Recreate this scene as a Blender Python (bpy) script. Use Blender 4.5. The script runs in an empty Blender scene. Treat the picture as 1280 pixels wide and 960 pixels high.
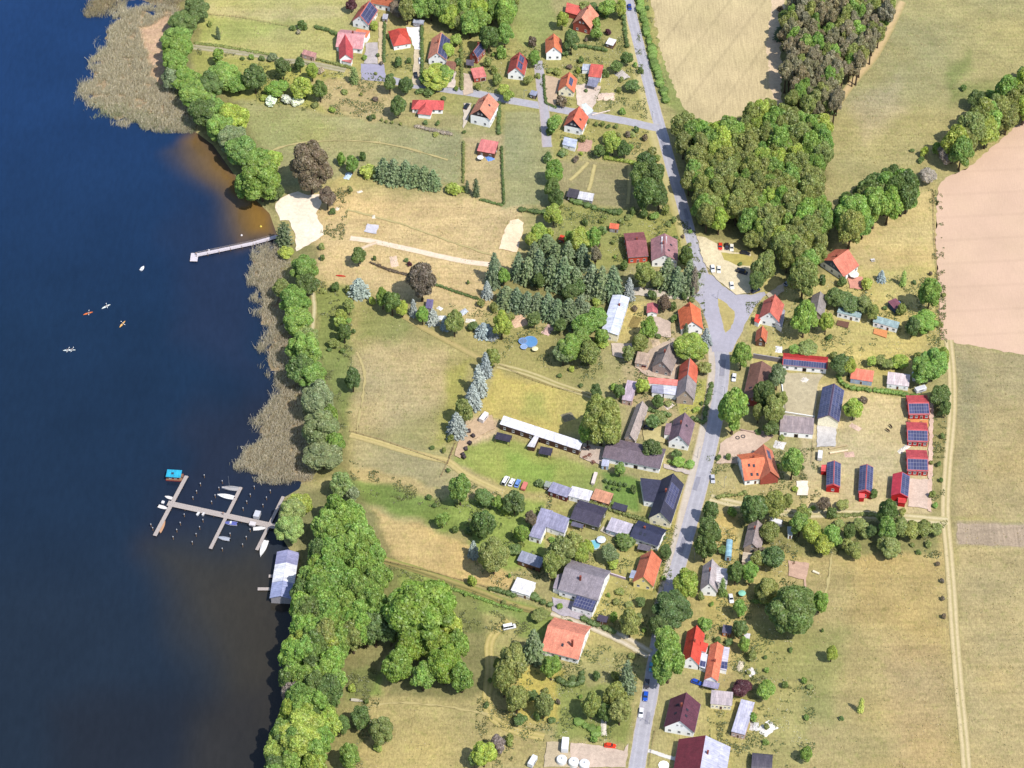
import bpy, bmesh, math, random
import numpy as np
from mathutils import Vector, Matrix
random.seed(7); RNG = np.random.default_rng(7)
R = math.radians
scene = bpy.context.scene
col = scene.collection

# ------------------------------------------------------------------ camera (an aeroplane view, 800 m up)
FPX, TH, SC = 3300.0, R(43), 3.05          # focal length in photo pixels, tilt from straight down, px per metre mid-frame
DIST = FPX / SC
CAM = np.array([0.0, -DIST * math.sin(TH), DIST * math.cos(TH)])
FW = np.array([0.0, math.sin(TH), -math.cos(TH)]); UP = np.array([0.0, math.cos(TH), math.sin(TH)])

def P(u, v, z=0.0):
    d = np.array([(u - 640) / FPX, 0, 0]) + UP * (480 - v) / FPX + FW
    t = (z - CAM[2]) / d[2]
    p = CAM + d * t
    return Vector((p[0], p[1], z))

def proj(x, y, z=0.0):
    rx, ry, rz = x - CAM[0], y - CAM[1], z - CAM[2]
    f = ry * FW[1] + rz * FW[2]
    return 640 + FPX * rx / f, 480 - FPX * (ry * UP[1] + rz * UP[2]) / f

def scale_at(u, v):
    a = P(u - 5, v); b = P(u + 5, v)
    return 10.0 / (b - a).length

def theta_at(v):
    return TH + math.atan((480 - v) / FPX)

cam_d = bpy.data.cameras.new('camera'); cam = bpy.data.objects.new('camera', cam_d); col.objects.link(cam)
cam.location = CAM; cam.rotation_euler = (TH, 0, 0)
cam_d.sensor_width = 36; cam_d.lens = FPX / 1280 * 36; cam_d.clip_start = 1; cam_d.clip_end = 20000
scene.camera = cam

# ------------------------------------------------------------------ light
EL, AZ = R(57), R(46)                       # sun behind the camera, to the right
SUNV = Vector((math.sin(AZ) * math.cos(EL), -math.cos(AZ) * math.cos(EL), math.sin(EL)))
sd = bpy.data.lights.new('sun', 'SUN'); so = bpy.data.objects.new('sun', sd); col.objects.link(so)
sd.energy = 4.1; sd.angle = R(0.53); sd.color = (1, 0.96, 0.905)
so.rotation_euler = SUNV.to_track_quat('Z', 'Y').to_euler()
w = bpy.data.worlds.new('World'); scene.world = w; w.use_nodes = True
nt = w.node_tree
sky = nt.nodes.new('ShaderNodeTexSky'); sky.sky_type = 'NISHITA'; sky.sun_disc = False
sky.sun_elevation = EL; sky.sun_rotation = math.atan2(SUNV.x, SUNV.y)
bg = nt.nodes['Background']; nt.links.new(sky.outputs[0], bg.inputs[0]); bg.inputs[1].default_value = 0.15
scene.view_settings.view_transform = 'Standard'; scene.view_settings.look = 'None'
scene.view_settings.exposure = 0.68; scene.view_settings.gamma = 1
scene.view_settings.use_curve_mapping = False
scene.cycles.max_bounces = 6; scene.cycles.transparent_max_bounces = 6

# ------------------------------------------------------------------ colour and material helpers
ALB = 0.56
def lin(c):
    c = np.asarray(c, float) / 255
    return np.where(c <= 0.04045, c / 12.92, ((c + 0.055) / 1.055) ** 2.4)
def alb(c, k=ALB):
    return np.clip(lin(c) * k, 0, 0.85)
def rgba(c, k=ALB):
    a = alb(c, k); return (float(a[0]), float(a[1]), float(a[2]), 1)

_mats = {}
class NT:
    def __init__(s, m): s.m = m; s.t = m.node_tree; s.n = s.t.nodes; s.l = s.t.links
    def new(s, typ, **kw):
        n = s.n.new('ShaderNode' + typ)
        for k, v in kw.items(): setattr(n, k, v)
        return n
    def ln(s, a, b): s.l.new(a, b)
    def noise(s, vec, scale, detail=3, rough=.55):
        n = s.new('TexNoise'); n.inputs['Scale'].default_value = scale; n.inputs['Detail'].default_value = detail
        n.inputs['Roughness'].default_value = rough
        if vec is not None: s.ln(vec, n.inputs['Vector'])
        return n.outputs['Fac']
    def maprange(s, fac, a, b, c, d):
        n = s.new('MapRange'); s.ln(fac, n.inputs[0])
        for i, x in enumerate((a, b, c, d)): n.inputs[i + 1].default_value = x
        return n.outputs[0]
    def mix(s, fac, a, b, blend='MIX'):
        n = s.new('Mix', data_type='RGBA', blend_type=blend)
        for sock, x in ((n.inputs[0], fac), (n.inputs[6], a), (n.inputs[7], b)):
            if hasattr(x, 'node'): s.ln(x, sock)
            else: sock.default_value = x
        return n.outputs[2]
    def math(s, op, a, b=None):
        n = s.new('Math', operation=op)
        for i, x in enumerate((a, b)):
            if x is None: continue
            if hasattr(x, 'node'): s.ln(x, n.inputs[i])
            else: n.inputs[i].default_value = x
        return n.outputs[0]
    def grey(s, fac):
        n = s.new('CombineColor')
        for i in range(3): s.ln(fac, n.inputs[i])
        return n.outputs[0]
    def bump(s, h, strength, dist, sock):
        n = s.new('Bump'); n.inputs['Strength'].default_value = strength; n.inputs['Distance'].default_value = dist
        s.ln(h, n.inputs['Height']); s.ln(n.outputs[0], sock)

def base_mat(key, rough=.8, spec=.3, metal=0):
    m = bpy.data.materials.new(key); m.use_nodes = True
    t = NT(m); b = m.node_tree.nodes['Principled BSDF']
    b.inputs['Roughness'].default_value = rough; b.inputs['Specular IOR Level'].default_value = spec; b.inputs['Metallic'].default_value = metal
    return m, t, b

def plain(c, rough=.75, spec=.3, var=.18, scale=1.3, k=ALB, metal=0):
    """painted / plastered / wooden surface: colour with weathering at two scales"""
    key = ('plain', tuple(c), rough, spec, var, scale, k, metal)
    if key in _mats: return _mats[key]
    m, t, b = base_mat('surface_%d' % len(_mats), rough, spec, metal)
    o = t.new('TexCoord').outputs['Object']
    f = t.maprange(t.noise(o, scale, 5, .65), .3, .7, 1 - var, 1 + var)
    f2 = t.maprange(t.noise(o, scale * 6, 3), .3, .7, 1 - var * .6, 1 + var * .6)
    t.ln(t.mix(1.0, rgba(c, k), t.grey(t.math('MULTIPLY', f, f2)), 'MULTIPLY'), b.inputs['Base Color'])
    _mats[key] = m; return m

def tiles(c, rough=.65, row=.36, var=.26, rib=False, k=.52):
    """pantiles / sheet roofing in the roof's own axes: x along the ridge, y up the slope"""
    key = ('tiles', tuple(c), rough, row, var, rib, k)
    if key in _mats: return _mats[key]
    m, t, b = base_mat('roofing_%d' % len(_mats), rough, .35)
    o = t.new('TexCoord').outputs['Object']
    sep = t.new('SeparateXYZ'); t.ln(o, sep.inputs[0])
    br = t.new('TexBrick'); t.ln(o, br.inputs['Vector']); br.inputs['Scale'].default_value = 1
    br.inputs['Brick Width'].default_value = .6 if not rib else .9; br.inputs['Row Height'].default_value = row if not rib else 6
    br.inputs['Mortar Size'].default_value = .035; br.inputs['Mortar Smooth'].default_value = .4
    br.inputs['Color1'].default_value = (1.12, 1.1, 1.08, 1); br.inputs['Color2'].default_value = (.88, .88, .9, 1); br.inputs['Mortar'].default_value = (.6, .58, .58, 1)
    big = t.maprange(t.noise(o, .45, 5, .7), .3, .72, 1 - var, 1 + var)
    streak = t.new('Mapping'); t.ln(o, streak.inputs[0]); streak.inputs['Scale'].default_value = (2.2, .35, .35)
    st = t.maprange(t.noise(streak.outputs[0], 1.4, 4), .3, .7, 1 - var * .7, 1 + var * .7)
    rnd = t.maprange(t.new('ObjectInfo').outputs['Random'], 0, 1, .92, 1.08)
    f = t.math('MULTIPLY', t.math('MULTIPLY', big, st), rnd)
    c1 = t.mix(1.0, rgba(c, k), br.outputs['Color'], 'MULTIPLY')
    c1 = t.mix(1.0, c1, t.grey(f), 'MULTIPLY')
    moss = t.maprange(t.noise(o, .9, 6, .75), .58, .78, 0, .55)
    c1 = t.mix(moss, c1, t.mix(.6, c1, rgba((95, 95, 85))))
    t.ln(c1, b.inputs['Base Color'])
    t.bump(br.outputs['Fac'], .5, -.05, b.inputs['Normal'])
    _mats[key] = m; return m

def leaf_mat(name, trans=.42, patch=.24):
    m = bpy.data.materials.new(name); m.use_nodes = True; t = NT(m); n = m.node_tree.nodes
    n.remove(n['Principled BSDF'])
    oi = t.new('ObjectInfo'); geo = t.new('NewGeometry'); o = t.new('TexCoord').outputs['Object']
    r = t.maprange(geo.outputs['Random Per Island'], 0, 1, .68, 1.34)
    off = t.new('VectorMath', operation='ADD'); t.ln(o, off.inputs[0]); t.ln(oi.outputs['Location'], off.inputs[1])
    big = t.noise(off.outputs[0], 2.2, 3)
    f = t.math('MULTIPLY', r, t.maprange(big, .3, .7, 1 - patch, 1 + patch))
    c = t.mix(1.0, oi.outputs['Color'], t.grey(f), 'MULTIPLY')
    hue = t.new('HueSaturation'); t.ln(c, hue.inputs['Color'])
    t.ln(t.maprange(t.noise(off.outputs[0], 3.7, 2), .3, .7, .475, .515), hue.inputs['Hue'])
    d = t.new('BsdfDiffuse'); tr = t.new('BsdfTranslucent'); gl = t.new('BsdfGlossy'); gl.inputs['Roughness'].default_value = .5
    t.ln(hue.outputs[0], d.inputs[0]); 
    tc = t.mix(1.0, hue.outputs[0], (1.3, 1.35, .6, 1), 'MULTIPLY'); t.ln(tc, tr.inputs[0])
    mx = t.new('MixShader'); mx.inputs[0].default_value = trans; t.ln(d.outputs[0], mx.inputs[1]); t.ln(tr.outputs[0], mx.inputs[2])
    mg = t.new('MixShader'); mg.inputs[0].default_value = .03; t.ln(mx.outputs[0], mg.inputs[1]); t.ln(gl.outputs[0], mg.inputs[2])
    gl.inputs[0].default_value = (.8, .8, .8, 1)
    t.ln(mg.outputs[0], n['Material Output'].inputs[0])
    return m
LEAF = leaf_mat('foliage'); NEEDLE = leaf_mat('needles', .06, .3)
BARK = plain((95, 80, 65), .9, .1, .3, 3)
def tinted(name, rough=.35, spec=.5):
    m, t, b = base_mat(name, rough, spec)
    oi = t.new('ObjectInfo'); t.ln(oi.outputs['Color'], b.inputs['Base Color']); return m
PAINT = tinted('vehicle_paint', .22, .5)
GLASS = plain((40, 48, 60), .08, .6, .1)
PANE = plain((66, 76, 92), .3, .4, .25)
FRAME = plain((235, 235, 232), .5, .4, .05)
WHITE = plain((247, 246, 243), .6, .3, .06, k=.84)
DARK = plain((40, 38, 40), .7, .2, .2)
METAL = plain((165, 168, 172), .4, .5, .15)
WOOD = plain((150, 120, 90), .8, .2, .3, 2)
GREYWOOD = plain((190, 178, 170), .85, .2, .2, 2.5)
CHIMNEY = plain((150, 80, 65), .85, .2, .3, 4)
RUBBER = plain((35, 35, 37), .9, .2, .1)

def solar_mat():
    m, t, b = base_mat('solar_cell', .3, .5)
    o = t.new('TexCoord').outputs['Object']
    g = t.new('NewGeometry').outputs['Random Per Island']
    c = t.mix(t.maprange(g, 0, 1, 0, 1), rgba((58, 62, 98)), rgba((80, 84, 124)))
    t.ln(c, b.inputs['Base Color']); return m
SOLAR = solar_mat()
SOLARFRAME = plain((158, 156, 174), .5, .4, .1)

# ------------------------------------------------------------------ object helpers
def tag(o, label=None, cat=None, group=None, kind=None):
    if label: o['label'] = label
    if cat: o['category'] = cat
    if group: o['group'] = group
    if kind: o['kind'] = kind
    return o
def empty(name, loc=(0, 0, 0), rz=0, parent=None):
    o = bpy.data.objects.new(name, None); col.objects.link(o); o.location = loc; o.rotation_euler = (0, 0, rz)
    o.empty_display_size = .5
    if parent: o.parent = parent
    return o
def mesh_data(name, verts, faces, mats, fmat=None, smooth=False):
    me = bpy.data.meshes.new(name); me.from_pydata([tuple(v) for v in verts], [], faces)
    for m in (mats if isinstance(mats, (list, tuple)) else [mats]): me.materials.append(m)
    if fmat is not None: me.polygons.foreach_set('material_index', fmat)
    if smooth: me.polygons.foreach_set('use_smooth', [True] * len(faces))
    me.update(); return me
def put(name, me, parent=None, loc=(0, 0, 0), rz=0, scale=None):
    o = bpy.data.objects.new(name, me); col.objects.link(o); o.location = loc; o.rotation_euler = (0, 0, rz)
    if scale is not None: o.scale = scale
    if parent: o.parent = parent
    return o

class MB:
    """collects boxes, bars, lathes and prisms into one mesh"""
    def __init__(s): s.v = []; s.f = []; s.m = []
    def add(s, vs, fs, mi=0):
        k = len(s.v); s.v += [tuple(v) for v in vs]
        s.f += [tuple(i + k for i in f) for f in fs]; s.m += [mi] * len(fs); return s
    def box(s, x0, x1, y0, y1, z0, z1, mi=0):
        vs = [(x0, y0, z0), (x1, y0, z0), (x1, y1, z0), (x0, y1, z0), (x0, y0, z1), (x1, y0, z1), (x1, y1, z1), (x0, y1, z1)]
        return s.add(vs, [(3, 2, 1, 0), (4, 5, 6, 7), (0, 1, 5, 4), (1, 2, 6, 5), (2, 3, 7, 6), (3, 0, 4, 7)], mi)
    def lathe(s, prof, n=12, mi=0, cx=0, cy=0):
        vs = []; fs = []
        for r, z in prof:
            for i in range(n):
                a = 2 * math.pi * i / n; vs.append((cx + r * math.cos(a), cy + r * math.sin(a), z))
        for j in range(len(prof) - 1):
            for i in range(n):
                fs.append((j * n + i, j * n + (i + 1) % n, (j + 1) * n + (i + 1) % n, (j + 1) * n + i))
        if prof[-1][0] > 1e-3: fs.append(tuple(range((len(prof) - 1) * n, len(prof) * n)))
        return s.add(vs, fs, mi)
    def tube(s, a, b, r0, r1=None, n=6, mi=0):
        a = Vector(a); b = Vector(b); r1 = r0 if r1 is None else r1
        d = (b - a).normalized(); q = d.to_track_quat('Z', 'Y')
        vs = []
        for p, r in ((a, r0), (b, r1)):
            for i in range(n):
                t = 2 * math.pi * i / n; vs.append(p + q @ Vector((r * math.cos(t), r * math.sin(t), 0)))
        fs = [(i, (i + 1) % n, n + (i + 1) % n, n + i) for i in range(n)] + [tuple(range(n - 1, -1, -1)), tuple(range(n, 2 * n))]
        return s.add(vs, fs, mi)
    def loft(s, rings, mi=0, cap=True, closed=True):
        n = len(rings[0]); vs = [p for r in rings for p in r]; fs = []
        for j in range(len(rings) - 1):
            for i in range(n if closed else n - 1):
                fs.append((j * n + i, j * n + (i + 1) % n, (j + 1) * n + (i + 1) % n, (j + 1) * n + i))
        if cap: fs += [tuple(range(n - 1, -1, -1)), tuple(range((len(rings) - 1) * n, len(rings) * n))]
        return s.add(vs, fs, mi)
    def data(s, name, mats, smooth=False): return mesh_data(name, s.v, s.f, mats, s.m, smooth)
    def put(s, name, mats, parent=None, loc=(0, 0, 0), rz=0, smooth=False):
        return put(name, s.data(name, mats, smooth), parent, loc, rz)

def crop(x0, y0, k=16 / 3): return lambda x, y: (x0 + x / k, y0 + y / k)
cA, cB, cD, cE, cF, cG = crop(240, 0), crop(420, 0), crop(620, 0), crop(420, 160), crop(600, 160), crop(740, 260)
cJ, cV, cL, cM, cN = crop(920, 260, 32 / 7), crop(700, 340), crop(880, 430, 6.4), crop(1020, 430, 1085 / 260), crop(820, 540)
cP, cQ, cR, cS, cT, cU = crop(820, 680), crop(780, 780), crop(600, 780), crop(540, 620), crop(660, 640), crop(700, 480)
cW, cX, cY, cZ, cAA = crop(540, 480), crop(560, 320), crop(380, 320), crop(230, 170), crop(170, 560, 4.8)
cAB, cAC, cH5, cH6, cH7 = crop(940, 600), crop(320, 700, 3.694), crop(830, 360, 12), crop(820, 500, 12), crop(1010, 450, 8.727)
cC1, cC4, cM2, cPX = crop(1010, 560, 12), crop(820, 860, 9.6), crop(1110, 490, 8.727), crop(0, 0, 1)
def pts(c, *a): return [c(a[i], a[i + 1]) for i in range(0, len(a), 2)]
# ------------------------------------------------------------------ ground, lake, roads
def vnoise(x, y, cell, seed):
    """smooth value noise in numpy"""
    g = np.random.default_rng(seed).random((256, 256))
    fx, fy = x / cell, y / cell
    ix, iy = np.floor(fx).astype(int), np.floor(fy).astype(int); tx, ty = fx - ix, fy - iy
    tx = tx * tx * (3 - 2 * tx); ty = ty * ty * (3 - 2 * ty)
    a = g[ix % 256, iy % 256]; b = g[(ix + 1) % 256, iy % 256]; c = g[ix % 256, (iy + 1) % 256]; d = g[(ix + 1) % 256, (iy + 1) % 256]
    return (a * (1 - tx) + b * tx) * (1 - ty) + (c * (1 - tx) + d * tx) * ty
def sdist(poly, x, y):
    """signed distance, positive inside"""
    n = len(poly); best = np.full(x.shape, 1e18); ins = np.zeros(x.shape, bool)
    for i in range(n):
        ax, ay = poly[i]; bx, by = poly[(i + 1) % n]
        dx, dy = bx - ax, by - ay; L = dx * dx + dy * dy + 1e-12
        t = np.clip(((x - ax) * dx + (y - ay) * dy) / L, 0, 1)
        best = np.minimum(best, (x - ax - t * dx) ** 2 + (y - ay - t * dy) ** 2)
        if ay != by:
            c = ((ay > y) != (by > y)) & (x < (bx - ax) * (y - ay) / (by - ay) + ax); ins ^= c
    return np.where(ins, 1, -1) * np.sqrt(best)

SHORE = [(232, -60), (224, 0), (205, 58), (204, 112), (247, 160), (271, 178), (296, 213), (322, 244), (342, 264), (352, 292), (350, 330), (356, 380), (360, 430), (368, 480), (374, 540), (386, 592), (380, 612), (356, 626), (352, 660), (372, 690), (368, 740), (375, 800), (367, 850), (358, 890), (351, 930), (348, 975), (338, 1060)]
SH_W = [P(u, v) for u, v in SHORE]
LAKE = [(SH_W[0].x + 60, 5000)] + [(p.x, p.y) for p in SH_W] + [(SH_W[-1].x - 60, -5000), (-6000, -5000), (-6000, 5000)]
REED1 = [(93, 117), (112, 88), (128, 55), (136, 30), (150, 8), (170, 6), (190, 12), (226, 4), (206, 60), (206, 112), (246, 156), (228, 166), (198, 162), (160, 152), (126, 142), (113, 130), (108, 118)]
REED0 = [(100, 18), (112, 4), (120, -20), (235, -20), (224, 6), (192, 9), (176, 1), (150, 4), (138, 12), (118, 22)]
REED2 = [(312, 312), (352, 306), (354, 380), (362, 430), (372, 480), (380, 540), (392, 588), (384, 606), (352, 606), (318, 596), (302, 586), (304, 570), (322, 545), (326, 520), (345, 492), (336, 458), (330, 425), (326, 395), (316, 360)]
def wpoly(px): return [tuple(P(u, v)[:2]) for u, v in px]

def axis(lo, hi, step, far):
    a = np.arange(lo, hi, step); k = []
    d = step
    x = hi
    while x < far: d *= 1.5; x += d; k.append(x)
    d = step; x = lo; j = []
    while x > -far: d *= 1.5; x -= d; j.append(x)
    return np.array(j[::-1] + list(a) + k)

def grid_sheet(name, xs, ys, zf, mat, colf, attr):
    X, Y = np.meshgrid(xs, ys); nx, ny = len(xs), len(ys)
    Z = zf(X, Y); co = np.stack([X, Y, Z], -1).reshape(-1, 3)
    i = np.arange(nx * ny).reshape(ny, nx)
    f = np.stack([i[:-1, :-1], i[:-1, 1:], i[1:, 1:], i[1:, :-1]], -1).reshape(-1, 4)
    me = bpy.data.meshes.new(name); me.vertices.add(len(co)); me.vertices.foreach_set('co', co.ravel())
    me.loops.add(f.size); me.loops.foreach_set('vertex_index', f.ravel().astype(np.int32))
    me.polygons.add(len(f)); me.polygons.foreach_set('loop_start', np.arange(0, f.size, 4, dtype=np.int32))
    me.polygons.foreach_set('loop_total', np.full(len(f), 4, np.int32))
    me.update(calc_edges=True); me.validate()
    me.polygons.foreach_set('use_smooth', [True] * len(f))
    ca = me.color_attributes.new(attr, 'FLOAT_COLOR', 'POINT')
    c = colf(X.ravel(), Y.ravel()); ca.data.foreach_set('color', np.concatenate([c, np.ones((len(c), 1))], 1).astype(np.float32).ravel())
    me.materials.append(mat); o = put(name, me); tag(o, kind='structure'); return o

# list of ground cover: (outline in the survey's pixels, colour, feather px, strength)
COVER = [
 ([(380, 240), (660, 250), (640, 335), (600, 400), (395, 350)], (208, 181, 126), 22, 1),
 ([(240, -20), (445, -20), (435, 40), (430, 90), (235, 62)], (186, 178, 104), 8, 1),
 ([(250, 8), (440, 8), (430, 25), (260, 22)], (196, 182, 120), 8, .8),
 ([(250, 20), (380, 30), (300, 50), (245, 55)], (170, 175, 88), 14, .8),
 ([(236, 62), (430, 92), (405, 140), (290, 125), (250, 100)], (170, 168, 84), 8, 1),
 ([(395, 98), (500, 108), (490, 152), (460, 150), (395, 132)], (188, 168, 115), 10, 1),
 ([(285, 122), (460, 150), (578, 166), (574, 232), (455, 214), (335, 240), (312, 200)], (165, 160, 108), 6, 1),
 ([(300, 130), (420, 150), (390, 190), (320, 190)], (158, 162, 92), 20, .6),
 ([(440, 30), (520, 40), (640, 40), (820, -10), (820, 170), (700, 200), (580, 150), (440, 85)], (170, 162, 92), 12, 1),
 ([(630, 138), (680, 142), (690, 190), (688, 256), (626, 260)], (167, 162, 108), 5, 1),
 ([(580, 170), (628, 170), (626, 258), (580, 236)], (196, 172, 118), 5, 1),
 ([(640, -20), (692, -20), (694, 46), (662, 62), (640, 40)], (163, 165, 90), 8, 1),
 ([(710, 80), (800, 110), (806, 150), (740, 140), (750, 110)], (176, 166, 100), 10, 1),
 ([(690, 200), (800, 205), (790, 260), (700, 250)], (168, 155, 105), 5, 1),
 ([(690, 255), (860, 270), (860, 330), (690, 340)], (160, 158, 82), 12, 1),
 ([(800, 0), (812, 0), (835, 130), (880, 165), (870, 150)], (150, 160, 80), 5, .8),
 ([(1110, -20), (1300, -20), (1300, 95), (1150, 195), (1030, 280), (1010, 230), (1050, 110)], (172, 162, 106), 10, 1),
 ([(1180, 90), (1215, 60), (1215, 90), (1200, 110), (1250, 100), (1230, 125), (1190, 130)], (128, 140, 72), 16, .7),
 ([(1060, 130), (1120, 100), (1130, 140), (1080, 180)], (182, 165, 125), 25, .7),
 ([(1040, 310), (1165, 232), (1174, 345), (1090, 350)], (208, 182, 116), 10, 1),
 ([(930, 345), (1175, 330), (1182, 470), (1060, 465), (940, 452)], (198, 180, 106), 8, 1),
 ([(1100, 240), (1165, 235), (1165, 310), (1090, 310)], (214, 190, 122), 20, .7),
 ([(1192, 428), (1300, 446), (1300, 655), (1190, 646)], (178, 160, 110), 6, 1),
 ([(1200, 450), (1225, 455), (1225, 600), (1200, 600)], (160, 150, 106), 18, .7),
 ([(1196, 652), (1300, 655), (1300, 686), (1196, 680)], (172, 154, 126), 4, 1),
 ([(1196, 683), (1300, 686), (1300, 1000), (1212, 1000)], (186, 166, 112), 6, 1),
 ([(1186, 430), (1194, 430), (1196, 640), (1206, 1000), (1190, 1000), (1180, 640)], (165, 150, 100), 6, .7),
 ([(1000, 480), (1172, 500), (1168, 642), (1005, 642)], (208, 186, 132), 6, 1),
 ([(1160, 500), (1184, 500), (1180, 640), (1166, 640)], (165, 152, 92), 5, 1),
 ([(905, 685), (1000, 690), (1190, 655), (1212, 1000), (890, 1000)], (184, 164, 103), 14, 1),
 ([(940, 770), (1060, 790), (1040, 900), (940, 920), (920, 830)], (160, 156, 88), 30, .9),
 ([(1080, 690), (1180, 700), (1180, 800), (1060, 780)], (188, 162, 98), 30, .8),
 ([(1100, 800), (1180, 800), (1190, 960), (1120, 960)], (186, 160, 108), 30, .8),
 ([(930, 655), (1180, 650), (1170, 690), (1000, 695), (930, 680)], (150, 145, 88), 10, 1),
 ([(395, 350), (470, 370), (600, 430), (600, 470), (560, 560), (440, 545), (400, 480), (390, 400)], (172, 160, 98), 14, 1),
 ([(440, 440), (480, 420), (560, 440), (560, 500), (480, 540), (440, 540), (450, 480)], (190, 170, 118), 26, 1),
 ([(395, 360), (440, 360), (440, 480), (430, 560), (415, 500), (395, 430)], (140, 148, 76), 12, 1),
 ([(450, 380), (520, 400), (500, 430), (450, 420)], (148, 150, 84), 18, .9),
 ([(560, 470), (590, 450), (575, 540), (540, 560)], (168, 162, 78), 14, .9),
 ([(600, 400), (700, 420), (760, 460), (740, 492), (625, 462)], (168, 158, 92), 10, 1),
 ([(620, 462), (742, 498), (745, 540), (690, 545), (600, 520)], (196, 178, 94), 8, 1),
 ([(655, 490), (680, 495), (690, 530), (650, 520)], (165, 168, 84), 18, .7),
 ([(575, 520), (620, 525), (615, 565), (580, 560)], (205, 178, 140), 8, 1),
 ([(578, 562), (620, 540), (750, 590), (742, 622), (640, 612), (560, 580)], (156, 166, 80), 10, 1),
 ([(630, 560), (700, 585), (690, 605), (630, 595)], (132, 160, 68), 14, .8),
 ([(445, 540), (570, 580), (632, 612), (620, 625), (540, 612), (440, 580)], (180, 165, 112), 6, 1),
 ([(425, 575), (520, 600), (545, 615), (540, 625), (440, 600)], (198, 172, 108), 10, 1),
 ([(420, 580), (450, 600), (560, 625), (620, 650), (580, 668), (520, 650), (440, 625)], (130, 148, 66), 10, 1),
 ([(560, 620), (680, 630), (680, 700), (620, 720), (590, 690)], (148, 165, 76), 10, 1),
 ([(462, 638), (560, 668), (596, 690), (640, 722), (640, 740), (560, 724), (480, 704)], (208, 178, 112), 6, 1),
 ([(480, 705), (700, 770), (690, 800), (560, 790), (480, 760)], (146, 158, 76), 8, 1),
 ([(600, 770), (640, 770), (660, 850), (640, 960), (580, 940), (600, 850)], (178, 166, 98), 14, 1),
 ([(430, 860), (600, 850), (700, 930), (700, 1000), (430, 1000)], (186, 168, 104), 12, 1),
 ([(430, 835), (480, 840), (480, 870), (430, 880)], (146, 165, 72), 10, .9),
 ([(645, 830), (705, 840), (705, 900), (640, 900)], (196, 178, 82), 12, 1),
 ([(700, 850), (800, 830), (780, 930), (700, 920)], (150, 155, 78), 10, 1),
 ([(715, 820), (745, 800), (800, 815), (795, 850), (730, 860)], (172, 164, 100), 8, 1),
 ([(690, 630), (850, 620), (830, 800), (740, 790), (690, 760)], (178, 168, 96), 10, 1),
 ([(750, 590), (800, 600), (800, 640), (755, 630)], (128, 155, 66), 6, 1),
 ([(800, 640), (840, 640), (830, 760), (800, 760)], (160, 155, 84), 8, .9),
 ([(780, 400), (890, 330), (890, 560), (780, 540)], (188, 168, 118), 10, .9),
 ([(850, 480), (886, 470), (884, 520), (850, 520)], (182, 178, 80), 6, .9),
 ([(780, 385), (812, 375), (800, 430), (770, 425)], (204, 182, 108), 6, 1),
 ([(900, 590), (1000, 590), (1000, 640), (890, 640)], (188, 172, 112), 8, 1),
 ([(895, 640), (925, 645), (920, 700), (895, 690)], (196, 172, 100), 6, .9),
 ([(890, 700), (1000, 690), (960, 760), (880, 790)], (178, 164, 96), 8, .9),
 ([(880, 860), (1000, 850), (1010, 960), (890, 980)], (180, 168, 98), 12, .9),
 ([(975, 480), (1020, 480), (1015, 545), (980, 540)], (196, 186, 158), 6, 1),
 ([(880, 390), (930, 400), (935, 455), (880, 455)], (192, 172, 108), 8, .6),
 # darker olive ground under the tree belts
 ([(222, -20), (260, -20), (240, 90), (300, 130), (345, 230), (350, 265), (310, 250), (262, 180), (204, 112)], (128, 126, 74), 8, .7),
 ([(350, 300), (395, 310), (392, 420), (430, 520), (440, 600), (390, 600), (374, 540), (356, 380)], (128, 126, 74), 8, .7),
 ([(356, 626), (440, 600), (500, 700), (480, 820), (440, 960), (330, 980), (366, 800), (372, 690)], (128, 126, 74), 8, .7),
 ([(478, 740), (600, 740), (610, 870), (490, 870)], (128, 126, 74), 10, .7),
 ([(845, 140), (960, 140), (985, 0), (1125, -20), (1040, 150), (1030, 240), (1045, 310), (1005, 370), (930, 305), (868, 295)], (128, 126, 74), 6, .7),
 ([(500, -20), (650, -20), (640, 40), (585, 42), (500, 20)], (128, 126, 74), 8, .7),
 ([(620, 340), (780, 340), (760, 400), (700, 460), (690, 400), (620, 390)], (128, 126, 74), 10, .7),
]
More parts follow.
